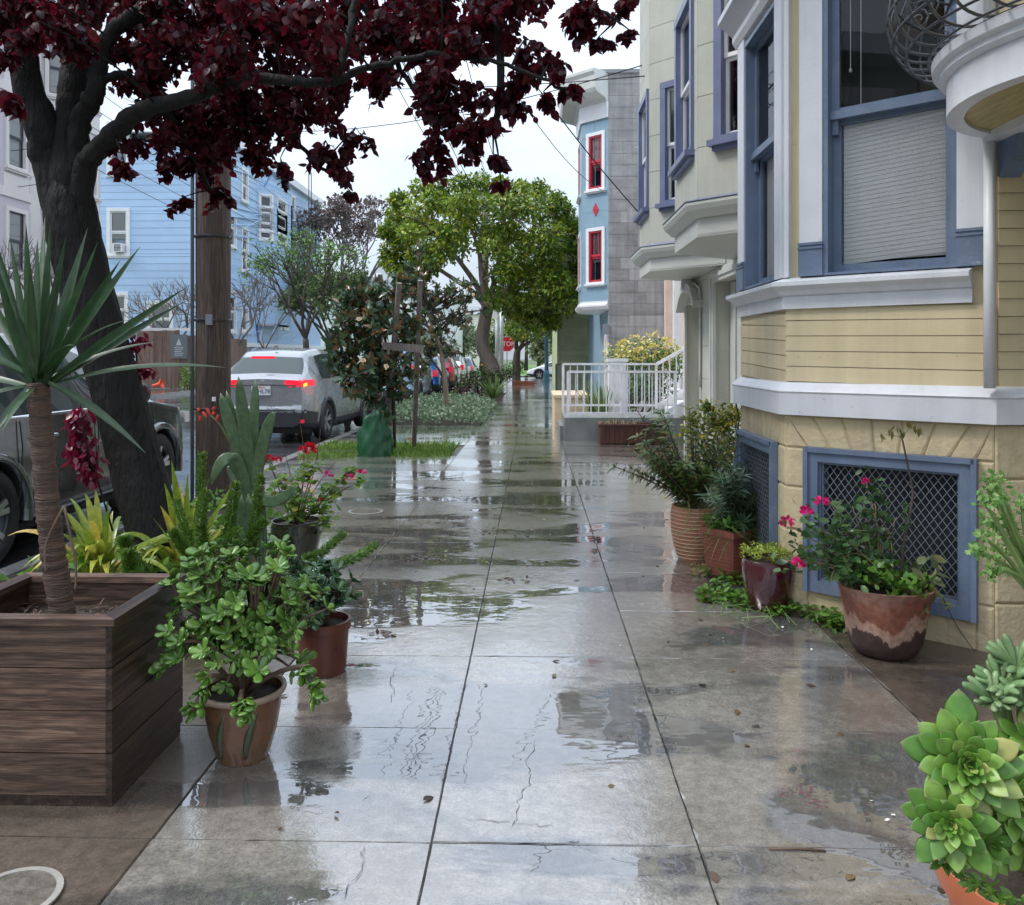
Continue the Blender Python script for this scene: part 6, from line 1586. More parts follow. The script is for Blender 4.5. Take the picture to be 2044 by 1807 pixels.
for (a, b, c, d) in (((x0 - .012, y0 - .012), (x1 + .012, y0 - .012), (x1 - .042, y0 + .042), (x0 + .042, y0 + .042)), ((x1 + .012, y0 - .012), (x1 + .012, y1 + .012), (x1 - .042, y1 - .042), (x1 - .042, y0 + .042)),
                     ((x1 + .012, y1 + .012), (x0 - .012, y1 + .012), (x0 + .042, y1 - .042), (x1 - .042, y1 - .042)), ((x0 - .012, y1 + .012), (x0 - .012, y0 - .012), (x0 + .042, y0 + .042), (x0 + .042, y1 - .042))):
    MB().prism([a, b, c, d], zt, zt + .022).build('rim_plank', M['plank_x'] if abs(a[1] - b[1]) < .01 else M['plank_y'], WPL)
mb = MB(); mb.box(x0 + .02, x1 - .02, y0 + .02, y1 - .02, bz + .1, zt - .09); mb.build('soil', M['soil'], WPL)
for (a, z) in ((.09, .1),): MB().lathe([(.011, 0), (.008, .006), (.001, .008)], 10, (0, 0, 0)).build('screw', M['chrome'], WPL).matrix_local = Matrix.Translation(Vector((x1 - .09, y0, bz + .1)) - ORG[WPL.name]) @ Matrix.Rotation(pi / 2, 4, 'X')
for (yy, zz) in ((y0 + .03, .47), (y0 + .05, .12), (y1 - .05, .25), (y1 - .1, .08)): MB().lathe([(.007, 0), (.005, .004), (.001, .005)], 8).build('screw', M['galv'], WPL).matrix_local = Matrix.Translation(Vector((x1, yy, bz + zz)) - ORG[WPL.name]) @ Matrix.Rotation(pi / 2, 4, 'Y')
chips = [orient((rnd(x0 + .05, x1 - .05), rnd(y0 + .05, y1 - .05), zt - .085 + rnd(0, .012)), (rnd(-1, 1), rnd(-1, 1), rnd(-.2, .3)), (0, 0, 1), rnd(.03, .06)) for _ in range(260)]
M['chip'] = leafmat('bark_chip', [(0, (.05, .03, .02)), (1, (.19, .11, .07))], .6, 0); leafset(WPL, chips, leaf_tmpl(1, .22, 2, .3, .2, .3), M['chip'], 0, rest='bark_mulch')
YB = pw(128, 1238, 2.86); YT = pw(76, 765, 2.82)
YU = thing('yucca', 'tall yucca with ringed trunk and sword leaves growing in the wooden planter', 'plant', (YB.x, YB.y, zt - .1))
P = poly_smooth([YB + Vector((.005, 0, -.04)), YB.lerp(YT, .25) + Vector((-.012, 0, 0)), YB.lerp(YT, .55) + Vector((-.012, 0, 0)), YT], 22)
rr = [(.041 - .007 * i / len(P)) * (1 + .09 * (i % 3 == 0) + .05 * rnd(-1, 1)) for i in range(len(P))]
M['yucca_bark'] = mk('yucca_trunk', (.1, .058, .04), .6, .45, 8, 1.0, 40, stretch=(.6, .6, 5), dirt=(.035, .022, .017), dirt_amt=.9, dscale=9)
MB().tube(P, rr, 20).build('trunk', M['yucca_bark'], YU, smooth=True)
tips = [(52, 445, -.05), (75, 478, .12), (100, 448, .05), (132, 470, -.1), (150, 520, .2), (196, 482, 0), (280, 492, .05), (240, 520, -.12), (372, 574, 0), (366, 604, .12), (318, 682, .05), (452, 734, .02), (292, 906, -.1), (215, 560, .2), (175, 455, .15), (20, 470, .1), (-10, 520, -.1),
        (-60, 600, 0), (-120, 690, -.05), (-90, 820, -.1), (-40, 900, -.15), (60, 520, -.25), (120, 540, -.3), (-150, 560, .1), (-30, 420, .15), (5, 860, -.35), (180, 600, .3), (90, 430, .3), (-180, 760, .1), (30, 600, -.4), (150, 690, -.45), (-80, 500, .3), (230, 700, .3), (-20, 640, .4), (250, 640, -.25)]
ctr = YT
for (px, py, dy) in tips:
    tip = pw(px, py, 2.82 + dy); d = (tip - ctr); o_ = ctr + Vector((d.x, d.y, 0)).normalized() * .02 + Vector((0, 0, rnd(-.02, .03)))
    hor = abs(d.z) < d.length * .5
    strap(YU, M['yucca_leaf'], o_, tip, (.06 if hor else .01) * d.length / .6, rnd(.027, .038), .4, 10, base=.45, up=Vector((0, -.6, 1)) if hor else Vector((d.x * .4, -1, .2)))
for (px, py, w_) in ((92, 1145, .004), (150, 1180, .004)): branch(YU, M['twig'], tp((128, 1010, 2.8), (px, py - 60, 2.78), (px, py, 2.76)), .005, .003, 6, 'dry_stalk')

# ---------------------------------------------------------------- jade plants
M['glaze_brown'] = mk('glazed_brown_pot', (.17, .075, .035), .28, .25, 9, .15, 30, coat=.5, dirt=(.05, .06, .03), dirt_amt=.8, dscale=6)
M['rim_cream'] = mk('pale_glaze_rim', (.36, .26, .19), .35, .2, 12, .2, coat=.3)
M['terra'] = mk('wet_terracotta', (.24, .07, .035), .4, .2, 6, .2, 40, dirt=(.1, .035, .02), dirt_amt=.6, dscale=4)
M['terra_dark'] = mk('dark_wet_terracotta', (.12, .033, .022), .35, .25, 8, .2, 40)
def jade(label, c, prof, pmat, mat, crown, nros, size, lean=(), seed=1, rim=None, nsep=300):
    random.seed(seed)
    J = thing('potted_jade_plant', label, 'plant', c); pt_ = pot(J, c, prof, pmat)
    if rim: MB().lathe(rim, 40, c).build('rim', M['rim_cream'], J, smooth=True)
    c = Vector(c); base = c + Vector((0, 0, prof[-1][1] - .03)); ms = []; tw = MB()
    cc, cr = crown; cc = Vector(cc); hubs = [base + Vector((rnd(-.04, .04), rnd(-.04, .04), rnd(.05, .16))) for _ in range(5)]
    for h in hubs: tw.tube(bez(base + Vector((rnd(-.02, .02), rnd(-.02, .02), 0)), (base + h) / 2 + Vector((rnd(-.02, .02),) * 3), h, 4), [.013, .012, .011, .010, .009], 8)
    for k in range(nros):
        d = rdir(-.75, 1); r = rnd(.4, 1.12); p = cc + Vector((d.x * cr[0], d.y * cr[1], d.z * cr[2])) * r
        h = min(hubs, key=lambda q: (q - p).length); tw.tube(bez(h, (h + p) / 2 + Vector((0, 0, .03)), p, 4), [.008, .0065, .0055, .0045, .004], 6)
        ms += rosette(p, d * .7 + Vector((0, 0, .6)) + rdir() * .3, random.randint(6, 10), size * rnd(.8, 1.25), (.2, .35))
    for (q0, q1) in lean:
        p0_, p1_ = Vector(q0), Vector(q1); tw.tube(bez(base, (base + p0_) / 2 + Vector((0, 0, .05)), p0_, 5) + bez(p0_, (p0_ + p1_) / 2, p1_, 4)[1:], [.009] * 10, 6)
        for k in range(5): 
            p = p0_.lerp(p1_, k / 4); ms += rosette(p + rdir() * .012, (p1_ - p0_).normalized() + Vector((0, -.5, .5)) + rdir() * .5, 7, size * 1.05)
    tw.build('stem', M['twig'], J, smooth=True); leafset(J, ms, T_jade, mat, nsep)
    random.seed(seed + 100); return J
g1 = gp(485, 1508); g1.z = gz(g1.y)
J1 = jade('large bright green jade plant in glazed brown pot beside the planter box', g1, [(.085, 0), (.095, .02), (.118, .10), (.132, .18), (.136, .225), (.147, .23), (.15, .243)], M['glaze_brown'], M['jade_leaf'],
     (pw(488, 1225, 2.97), (.27, .22, .245)), 215, .05, [(pw(610, 1330, 2.8), pw(635, 1395, 2.75)), (pw(420, 1350, 2.75), pw(385, 1420, 2.7)), (pw(370, 1290, 2.9), pw(320, 1330, 2.9)), (pw(480, 1400, 2.72), pw(490, 1428, 2.7))], 5,
     [(.136, .228), (.148, .228), (.152, .238), (.15, .248), (.138, .248), (.134, .24)])
for a in (-2.0, -1.15): 
    mb = MB(); P_ = [(g1.x + (.1 + .03 * u) * cos(a + .3 * u * u), g1.y + (.1 + .03 * u) * sin(a + .3 * u * u), g1.z + .03 + u * .17) for u in [i / 8 for i in range(9)]]
    mb.tube(P_, [.004 + .012 * sin(pi * i / 8) for i in range(9)], 8).build('leaf_motif', flat('green_glaze', (.05, .06, .03), .3, 0, .4), J1, smooth=True)
g2 = gp(645, 1338); g2.z = gz(g2.y)
jade('smaller dark green jade plant in wet terracotta pot behind the large one', g2, [(.10, 0), (.105, .02), (.113, .15), (.116, .195), (.126, .197), (.126, .235)], M['terra_dark'], M['jade_dark'], (pw(640, 1185, 3.72), (.15, .15, .125)), 95, .052, [(pw(600, 1150, 3.6), pw(580, 1120, 3.6))], 9)
# ---------------------------------------------------------------- other kerb-side pots
M['olive_glaze'] = mk('dark_olive_glaze', (.028, .03, .018), .22, .3, 8, .1, 30, coat=.7); M['blue_glaze'] = mk('blue_glaze', (.03, .06, .16), .2, .2, 8, .05, coat=.8)
g3 = gp(592, 1128); g3.z = gz(g3.y)
GE = thing('potted_geranium', 'red flowering geranium and fuchsia in dark olive glazed pot', 'plant', g3)
pot(GE, g3, [(.10, 0), (.115, .03), (.15, .13), (.17, .22), (.172, .27), (.165, .3), (.17, .31)], M['olive_glaze'])
gb = Vector(g3) + Vector((0, 0, .29)); tw = MB(); ms = []
for (px, py, c, r) in ((600, 1000, 26, .1), (640, 1010, 30, .1), (610, 950, 26, .1), (580, 990, 22, .1), (660, 980, 16, .08), (560, 960, 16, .09), (625, 930, 14, .07), (590, 1030, 20, .09), (650, 1040, 18, .08), (700, 940, 16, .05), (680, 960, 8, .05), (720, 960, 10, .04), (540, 930, 8, .05)):
    q = pw(px, py, g3.y - .1 + rnd(-.1, .1)); twigs_to(tw, gb + Vector((rnd(-.05, .05), 0, 0)), [q], .006)
    for _ in range(int(c * 2.1)): ms.append(orient(q + rdir() * r * rnd(.2, 1), rdir(-.5, .6), (rnd(-.5, .5), rnd(-.8, .2), 1), rnd(.03, .055)))
for (px, py) in ((560, 880), (640, 855), (510, 870), (600, 850), (690, 900)): twigs_to(tw, gb, [pw(px, py, g3.y)], .004)
tw.build('stem', M['twig'], GE, smooth=True); leafset(GE, ms, T_round, M['ger_leaf'], 300)
def flower_head(parent, p, r, n, mat, size): leafset(parent, [orient(Vector(p) + d * r * .5, d + rdir() * .4, rdir(), size) for d in [rdir(-.4, 1) for _ in range(n)]], T_petal, mat, 0, rest='flower_head')
for (px, py, r) in ((618, 898, .045), (604, 900, .03), (538, 917, .03), (556, 918, .022), (640, 1000, .02)): flower_head(GE, pw(px, py, g3.y - .05), r, 34, M['red_petal'], r * .75)
for (px, py) in ((697, 955), (722, 945), (575, 980), (655, 950)): flower_head(GE, pw(px, py, g3.y - .1), .02, 10, M['pink_petal'], .03)
g4 = gp(548, 1150); g4.z = gz(g4.y)
B4 = thing('blue_pot', 'small blue glazed pot with pale rim between the jade and the geranium', 'pot', g4); pot(B4, g4, [(.06, 0), (.075, .06), (.085, .12), (.09, .15)], M['blue_glaze'])
leafset(B4, [m for q in range(6) for m in rosette(Vector(g4) + Vector((rnd(-.05, .05), rnd(-.05, .05), .15)), (rnd(-.3, .3), -.3, 1), 7, .045)], T_jade, M['jade_dark'], 60)
# thick-leaved succulent
ab = pw(497, 1010, 4.75); ab0 = gp(497, 1215)
AG = thing('strap_succulent', 'tall succulent with upright blue green strap leaves beside the geranium', 'plant', (ab.x, ab.y, gz(ab.y)))
for (bx_, by_, tx, ty, rise, w_) in ((500, 975, 440, 785, .02, .075), (498, 970, 452, 780, -.01, .06), (503, 960, 476, 752, 0, .075), (506, 965, 510, 757, 0, .06), (507, 980, 549, 822, .12, .075), (492, 975, 422, 968, .32, .075), (512, 990, 592, 968, -.12, .065), (497, 985, 460, 910, .12, .06), (510, 975, 528, 900, .05, .06), (488, 1000, 455, 930, .05, .06)):
    strap(AG, M['agave_leaf'], pw(bx_, by_, 4.75), pw(tx, ty, 4.72 + rnd(-.12, .1)), rise, w_, n=12, thick=.016)
for k in range(7):
    x_ = 478 + k * 8; strap(AG, M['agave_leaf'], pw(x_, 1130, 4.8), pw(x_ + rnd(-6, 6), 985 + rnd(-15, 15), 4.72), 0, .06, n=8, thick=.016)
branch(AG, M['green_stem'], tp((470, 905, 4.75), (440, 850, 4.7), (415, 825, 4.68)), .005, .004, 6, 'flower_stalk')
for (px, py) in ((398, 815), (404, 822), (400, 830), (428, 822), (436, 828), (428, 812), (412, 815)):
    q = pw(px, py, 4.68); strap(AG, M['coral_petal'], q, q + Vector((rnd(-.03, .03), 0, rnd(-.06, -.02))), 0, .016, n=4, thick=.014, name='flower')
# yellowing strap-leaf clumps
def clump(label, c, tips, W=.05, mat='clivia_leaf', name='clivia', lab='plant', rise=.1, base=.6):
    K = thing(name, label, lab, (c.x, c.y, gz(c.y)))
    for (px, py, dt) in tips:
        tip = pw(px, py, dt); o_ = c + Vector((tip.x - c.x, tip.y - c.y, 0)) * .06 + Vector((0, 0, rnd(0, .04)))
        strap(K, M[mat], o_, tip, rise * (tip - o_).length, W * rnd(.8, 1.15), .25, 9, base=base, up=Vector((0, -.5, 1)), tipw=.05)
    for k in range(26):
        a = rnd(0, 2 * pi); L_ = rnd(.35, .62); o_ = c + Vector((cos(a), sin(a), 0)) * .05; strap(K, M[mat], o_, c + Vector((cos(a) * L_, sin(a) * L_, rnd(.02, .34))), .3, W * rnd(.7, 1.0), .25, 9, base=base, up=Vector((0, -.5, 1)), tipw=.05)
    return K
cA = gp(205, 1175); cA.z = gz(cA.y)
clump('clump of yellowing strap leaves left of the plum trunk', cA, [(125, 1045, 4.8), (125, 1020, 5.1), (132, 1085, 4.7), (140, 1120, 4.6), (150, 1145, 4.5), (170, 985, 5.1), (190, 975, 5.2), (150, 1010, 5.2), (215, 1000, 5.2), (210, 1050, 4.8), (180, 1040, 4.7), (195, 1085, 4.55), (170, 1100, 4.5), (230, 1080, 4.7), (160, 1060, 4.6), (120, 1065, 5.0), (245, 1120, 4.6), (105, 1100, 4.9), (200, 1130, 4.45), (225, 1020, 5.3), (140, 995, 5.3), (180, 1150, 4.4), (215, 1160, 4.4)], .052, rise=.32)
cB = gp(372, 1160); cB.z = gz(cB.y)
clump('clump of pale green strap leaves right of the plum trunk', cB, [(342, 920, 5.0), (328, 965, 5.0), (375, 945, 5.2), (395, 985, 5.0), (420, 950, 5.1), (440, 1010, 4.9), (475, 1030, 4.8), (460, 985, 5.1), (350, 1000, 4.8), (320, 1010, 4.9), (405, 1020, 4.7), (430, 1050, 4.7), (360, 960, 5.4), (385, 1010, 4.6), (335, 1040, 4.7), (465, 1060, 4.7), (300, 1030, 5.0), (480, 950, 5.2)], .05, rise=.18)
# foxtail ferns
def plume(parent, P, r0, r1, n, size):
    P_ = poly_smooth(P, 6); ms = []
    for _ in range(n):
        u = rnd(0, .999) * (len(P_) - 1); i = int(u); p = P_[i].lerp(P_[i + 1], u - i); d = (P_[i + 1] - P_[i]).normalized(); f = u / (len(P_) - 1)
        x = rdir(); x = (x - d * x.dot(d)).normalized(); ms.append(orient(p + x * rnd(0, .3) * r0, x + d * rnd(.3, 1.2), rdir(), (r0 + (r1 - r0) * f) * rnd(.8, 1.3)))
    MB().tube(P_, .004, 5).build('frond_stem', M['green_stem'], parent, smooth=True)
    leafset(parent, ms, T_need, M['fern_leaf'], 0, rest='frond', smooth=False)
for (lab, c, pls) in (('foxtail fern with tall fuzzy plumes in front of the strap leaves', (410, 1150, 4.6), [((405, 1110, 4.6), (402, 1000, 4.6), (403, 905, 4.6)), ((440, 1120, 4.5), (462, 1030, 4.4), (470, 965, 4.4)), ((430, 1130, 4.5), (400, 1060, 4.4), (412, 980, 4.4)), ((395, 1130, 4.6), (370, 1060, 4.7), (352, 1000, 4.8)), ((420, 1140, 4.5), (445, 1090, 4.3), (475, 1060, 4.2)), ((400, 1130, 4.5), (362, 1090, 4.5), (345, 1060, 4.5)), ((500, 1100, 4.6), (512, 1020, 4.5), (520, 950, 4.5)), ((470, 1130, 4.5), (500, 1070, 4.4), (530, 1040, 4.4))]),
                      ('foxtail fern frond standing behind the planter rim', (262, 1160, 3.6), [((300, 1148, 3.6), (268, 1125, 3.6), (252, 1090, 3.6), (250, 1075, 3.6)), ((285, 1150, 3.55), (262, 1140, 3.55), (256, 1100, 3.55))]),
                      ('foxtail fern fronds trailing over the wet sidewalk by the small jade', (600, 1150, 4.4), [((600, 1150, 4.3), (660, 1130, 4.4), (715, 1110, 4.55), (750, 1088, 4.7)), ((605, 1120, 4.7), (640, 1105, 4.8), (685, 1065, 4.95)), ((215, 955, 5.3), (185, 945, 5.2), (145, 948, 5.1))][:2])):
    q = pw(*c); FN = thing('foxtail_fern', lab, 'plant', (q.x, q.y, gz(q.y)))
    for pl in pls: plume(FN, tp(*pl), .042, .024, 1100, .04)
mb = MB(); mb.add([gv(-3.44, 4.4, -.01), gv(-1.9, 4.4, -.01), gv(-1.9, 8.6, -.01), gv(-3.44, 8.6, -.01)], [(0, 1, 2, 3)]); tag(mb.build('soil_bed', M['soil']), kind='structure')
ms = []
for _ in range(900):
    x_, y_ = rnd(-3.1, -1.75), rnd(4.3, 7.6); ms.append(orient((x_, y_, gz(y_) + rnd(0, .22)), rdir(-.2, 1), rdir(), rnd(.05, .1)))
o = thing('underplanting', 'low mixed green plants filling the bed under the plum tree', 'plant', (-2.4, 5.8, gz(6)), kind='stuff'); leafset(o, ms, T_leaf, M['fresh_leaf'], 0)
# ---------------------------------------------------------------- house-side pots
random.seed(21)
M['terra_pale'] = mk('pale_terracotta', (.44, .2, .11), .5, .15, 6, .2, 40, dirt=(.28, .11, .06), dirt_amt=.5, dscale=5)
M['terra_line'] = mk('pale_pot_rib', (.62, .38, .26), .55, .1, 8, .1)
M['maroon'] = mk('maroon_glaze', (.07, .008, .014), .13, .2, 5, .03, 20, coat=1.0); M['box_terra'] = mk('brick_red_box', (.27, .085, .055), .5, .15, 6, .2)
g = gp(1387, 1117); g.z = gz(g.y)
RB = thing('potted_euphorbia', 'dark leafy succulent shrub in ribbed pale terracotta pot', 'plant', g)
prof = [(.115, 0), (.13, .04), (.155, .13), (.168, .22), (.17, .3), (.16, .385)]
pot(RB, g, prof, M['terra_pale'])
for k in range(13):
    z = .03 + k * .027; r = np.interp(z, [p[1] for p in prof], [p[0] for p in prof]); MB().lathe([(r - .002, z - .004), (r + .004, z - .002), (r + .004, z + .002), (r - .002, z + .004)], 40, g).build('rib', M['terra_line'], RB, smooth=True)
tw = MB(); ms = []
base = Vector(g) + Vector((0, 0, .37))
for k in range(44):
    d = Vector((rnd(-1.1, .6), rnd(-.6, .6), rnd(.5, 1.3))); L_ = rnd(.3, .58); P_ = bez(base, base + d * L_ * .4 + Vector((0, 0, .05)), base + d * L_, 10); tw.tube(P_, [.008 - .0005 * i for i in range(11)], 6)
    for i in range(2, 11):
        dd = (P_[i] - P_[i - 1]).normalized(); ms += rosette(P_[i], dd, 6, .075, (.3, .6))
tw.build('stem', M['twig'], RB, smooth=True); leafset(RB, ms, T_nar if False else leaf_tmpl(1, .42, 3, .35, .35), leafmat('euphorbia_leaf', [(0, (.05, .1, .025)), (.6, (.1, .17, .04)), (.9, (.2, .23, .06)), (1, (.32, .2, .08))], .35, .2), 300)
ms = [orient(base + Vector((rnd(-.12, .12), rnd(-.12, .12), 0)), Vector((rnd(-1, 1), rnd(-1, 1), rnd(.2, .9))), (0, 0, 1), rnd(.25, .42)) for _ in range(70)]; leafset(RB, ms, leaf_tmpl(1, .022, 4, .2, .6), M['strap_leaf'], 0, rest='grass_blades')
# yellow-green shrub behind it
g = Vector((1.75, 6.9, gz(6.9)))
YS_ = thing('potted_shrub', 'yellow green small-leaved shrub against the sage house behind the ribbed pot', 'plant', g); pot(YS_, g, [(.12, 0), (.15, .15), (.17, .3), (.18, .31)], M['terra'])
tw = MB(); ms = []
for (px, py, r, c) in ((1420, 835, .16, 110), (1450, 850, .15, 100), (1385, 870, .15, 100), (1440, 900, .18, 130), (1400, 920, .16, 110), (1465, 830, .1, 60), (1470, 900, .14, 80), (1380, 840, .08, 40), (1430, 960, .18, 110), (1410, 815, .06, 25)):
    q = pw(px, py, 6.75); tw.tube(bez(g + Vector((0, 0, .3)), (g + q) / 2 + Vector((rnd(-.1, .1), 0, .1)), q, 6), [.012, .011, .009, .008, .007, .006, .004], 6); twigs_to(tw, q, [q + rdir() * r for _ in range(5)], .004)
    for _ in range(int(c * 1.7)): ms.append(orient(q + rdir() * r * rnd(.3, 1), rdir(-.3, 1), rdir(), rnd(.032, .055)))
tw.build('stem', M['dark_bark'], YS_, smooth=True); leafset(YS_, ms, T_small, M['yel_leaf'], 300)
# rectangular terracotta box with oleander
g = gp(1464, 1166); g.z = gz(g.y) + .02; rz = radians(38)
RC = thing('planter_box', 'brick red rectangular planter box with narrow-leaved oleander', 'planter', g)
ux = Vector((cos(rz), sin(rz), 0)); uy = Vector((-sin(rz), cos(rz), 0)); hx, hy, hz = .12, .125, .27
cen = Vector(g) + uy * hy + ux * hx
mb = MB(); vs = [cen + ux * hx * i * k + uy * hy * j * k + Vector((0, 0, z)) for (z, k) in ((0, .86), (hz, 1.0)) for (i, j) in ((-1, -1), (1, -1), (1, 1), (-1, 1))]
mb.add(vs, [(0, 3, 2, 1), (0, 1, 5, 4), (1, 2, 6, 5), (2, 3, 7, 6), (3, 0, 4, 7)]); mb.build('box', M['box_terra'], RC)
for (o_, a, l) in ((uy * -hy, ux, hx), (uy * hy, ux, hx), (ux * -hx, uy, hy), (ux * hx, uy, hy)):
    mb = MB(); mb.obox(cen + o_ + Vector((0, 0, hz + .012)), a * (l + .012), a.cross(Vector((0, 0, 1))) * .014, Vector((0, 0, .02))); mb.build('rim', M['box_terra'], RC)
for k in range(9):
    z = .03 + k * .024; kk = .86 + .14 * z / hz
    mb = MB(); mb.obox(cen - uy * hy * kk + Vector((0, 0, z)), ux * hx * kk * .9, uy * .004, Vector((0, 0, .006))); mb.obox(cen - ux * hx * kk + Vector((0, 0, z)), uy * hy * kk * .9, ux * .004, Vector((0, 0, .006))); mb.build('rib', M['box_terra'], RC)
mb = MB(); mb.obox(cen + Vector((0, 0, hz - .02)), ux * hx * .95, uy * hy * .95, Vector((0, 0, .005))); mb.build('soil', M['soil'], RC)
for sgn in (-1, 1): mb = MB(); mb.obox(cen + uy * sgn * hy * .6 + Vector((0, 0, -.02)), ux * hx * .8, uy * .03, Vector((0, 0, .021))); mb.build('foot', M['terra'], RC)
tw = MB(); ms = []; base = cen + Vector((0, 0, hz))
for (px, py) in ((1430, 900), (1470, 880), (1500, 920), (1550, 960), (1590, 950), (1520, 990), (1450, 960), (1480, 950), (1560, 1020), (1420, 990), (1500, 1040), (1450, 1020), (1540, 930), (1610, 945), (1480, 1000)) + tuple((rnd(1415, 1560), rnd(900, 1060)) for _ in range(22)):
    q = pw(px, py, cen.y - .05 + rnd(-.2, .15)); P_ = bez(base, base.lerp(q, .5) + Vector((0, 0, .05)), q, 9); tw.tube(P_, [.006 - .0004 * i for i in range(10)], 6)
    for i in range(3, 10): ms += rosette(P_[i], (P_[i] - P_[i - 1]).normalized(), 7, .1, (.3, .8))
tw.build('stem', M['twig'], RC, smooth=True); leafset(RC, ms, leaf_tmpl(1, .16, 3, .25, .3), M['olean'], 300)
ms = [orient(base + ux * rnd(-hx, hx) + uy * rnd(-hy, hy) + Vector((0, 0, rnd(-.02, .1))), rdir(-.4, 1), rdir(), rnd(.03, .06)) for _ in range(420)]; leafset(RC, ms, T_small, M['fresh_leaf'], 0, rest='understorey')
ms = [orient(base + Vector((rnd(-.1, .1), rnd(-.1, .1), 0)), Vector((rnd(-1, 1), rnd(-1, .3), rnd(.1, .9))), (0, 0, 1), rnd(.2, .4)) for _ in range(60)]; leafset(RC, ms, leaf_tmpl(1, .02, 4, .2, .7), M['strap_leaf'], 0, rest='grass_blades')
# maroon pot with lime sedum
g = gp(1534, 1216); g.z = gz(g.y)
MR = thing('maroon_pot', 'glossy maroon glazed pot with lime green sedum', 'plant', g); prof = [(.095, 0), (.112, .03), (.135, .12), (.146, .2), (.15, .26), (.147, .287), (.152, .295)]
pot(MR, g, prof, M['maroon'])
ms = []
for _ in range(150):
    a = rnd(0, 2 * pi); r = .145 * sqrt(random.random()); p = Vector(g) + Vector((r * cos(a), r * sin(a), .29 + rnd(0, .07) - .1 * max(0, r - .13) * 3)); ms += rosette(p, (cos(a) * r * 4, sin(a) * r * 4, 1), 6, .026, (.4, .8))
leafset(MR, ms, T_small, M['lime_leaf'], 300, rest='sedum')
# worn terracotta pot with rose
def wornmat():
    m, t, o, b = nodes('flaking_terracotta'); gN = t.nodes.new('ShaderNodeNewGeometry'); sp = t.nodes.new('ShaderNodeSeparateXYZ'); t.links.new(gN.outputs['Position'], sp.inputs[0])
    n1 = pos_noise(t, 9, 7, (1, 1, .35), .65); n2 = pos_noise(t, 40, 5); 
    hgt = math_(t, 'ADD', sp.outputs['Z'], math_(t, 'MULTIPLY', math_(t, 'SUBTRACT', n1.outputs['Fac'], .5), .34))
    r = ramp(t, hgt, [(.06, (.055, .028, .026)), (.10, (.07, .035, .032)), (.105, (.42, .27, .2)), (.165, (.36, .2, .14)), (.175, (.2, .07, .04)), (.26, (.22, .075, .045)), (.31, (.27, .14, .1))])
    k = ramp(t, n2.outputs['Fac'], [(.3, grey(.7)), (.7, grey(1.2))]); c = mixc(t, 1.0, r.outputs[0], k.outputs[0], 'MULTIPLY'); t.links.new(c, b.inputs['Base Color']); b.inputs['Roughness'].default_value = .55
    bump(t, b, math_(t, 'ADD', n1.outputs['Fac'], n2.outputs['Fac']), .5, .006); return m
M['worn'] = wornmat()
g = gp(1766, 1303); g.z = gz(g.y)
RO = thing('potted_rose', 'leaning rose bush with magenta blooms in flaking terracotta pot by the vent', 'plant', g)
pot(RO, g, [(.12, 0), (.145, .02), (.17, .07), (.185, .16), (.2, .25), (.213, .318), (.222, .335)], M['worn'], wob=.012)
base = Vector(g) + Vector((0, 0, .31)); tw = MB(); ms = []
tY = g.y
ends = [(1640, 1060, -.1), (1600, 1090, -.1), (1580, 1050, -.1), (1660, 1010, -.05), (1700, 1010, 0), (1620, 1120, -.15), (1690, 1080, -.1), (1730, 960, .1), (1745, 1000, .05), (1570, 1120, -.1), (1650, 1130, -.12), (1610, 1030, -.05), (1790, 1030, .0), (1680, 1120, -.12)]
for (px, py, dt) in ends:
    q = pw(px, py, tY + dt); P_ = bez(base + Vector((rnd(-.1, .06), rnd(-.05, .05), 0)), base.lerp(q, .55) + Vector((0, 0, rnd(.0, .07))), q, 8); tw.tube([p + rdir() * .006 for p in P_], [.007 - .0006 * i for i in range(9)], 6); twigs_to(tw, P_[5], [P_[5] + rdir() * .1 for _ in range(3)], .003)
    for _ in range(44): 
        i = random.randint(3, 8); ms.append(orient(P_[i] + rdir() * .06, rdir(-.6, .6), rdir(), rnd(.035, .06)))
M['cane'] = mk('dry_cane', (.22, .15, .09), .6, .25, 10, .2)
tw.build('stem', M['cane'], RO, smooth=True)
leafset(RO, ms, T_leaf, M['dull_leaf'], 300)
ms = []
for _ in range(420):
    a = rnd(0, 2 * pi); r = .21 * sqrt(random.random()); ms.append(orient(base + Vector((r * cos(a), r * sin(a), rnd(-.03, .09) + (.06 if cos(a) < -.3 else 0))), rdir(-.4, 1), rdir(), rnd(.03, .055)))
leafset(RO, ms, T_leaf, M['fresh_leaf'], 200, rest='understorey')
ms = [orient(base + Vector((.16 + rnd(-.06, .1), rnd(-.15, .05), rnd(-.08, .15))), rdir(-.7, .7), rdir(), rnd(.06, .085)) for _ in range(40)]; leafset(RO, ms, T_leaf, leafmat('sage_leaf', [(0, (.12, .17, .08)), (1, (.3, .3, .12))], .5, .2), 60, rest='sage_leaves')
for (px, py, dt) in ((1640, 1003, -.05), (1611, 1020, -.05), (1571, 1043, -.1), (1592, 1127, -.15), (1727, 962, .05)):
    flower_head(RO, pw(px, py, tY + dt), .02 if px < 1700 else .012, 22, M['pink_petal'], .027 if px < 1700 else .016)
P_ = tp((1795, 1175, tY), (1805, 1080, tY + .02), (1822, 990, tY + .05), (1812, 930, tY + .05), (1800, 872, tY + .05)); branch(RO, M['dark_bark'], P_, .009, .004, 8, 'tall_stem')
ms = []
for (px, py) in ((1760, 868), (1775, 862), (1790, 850), (1815, 845), (1828, 852), (1835, 848), (1800, 858)):
    q = pw(px, py, tY + .05)
    for _ in range(3): ms.append(orient(q + rdir() * .012, Vector((rnd(-.5, .5), rnd(-.4, .2), -1)), rdir(), rnd(.035, .055)))
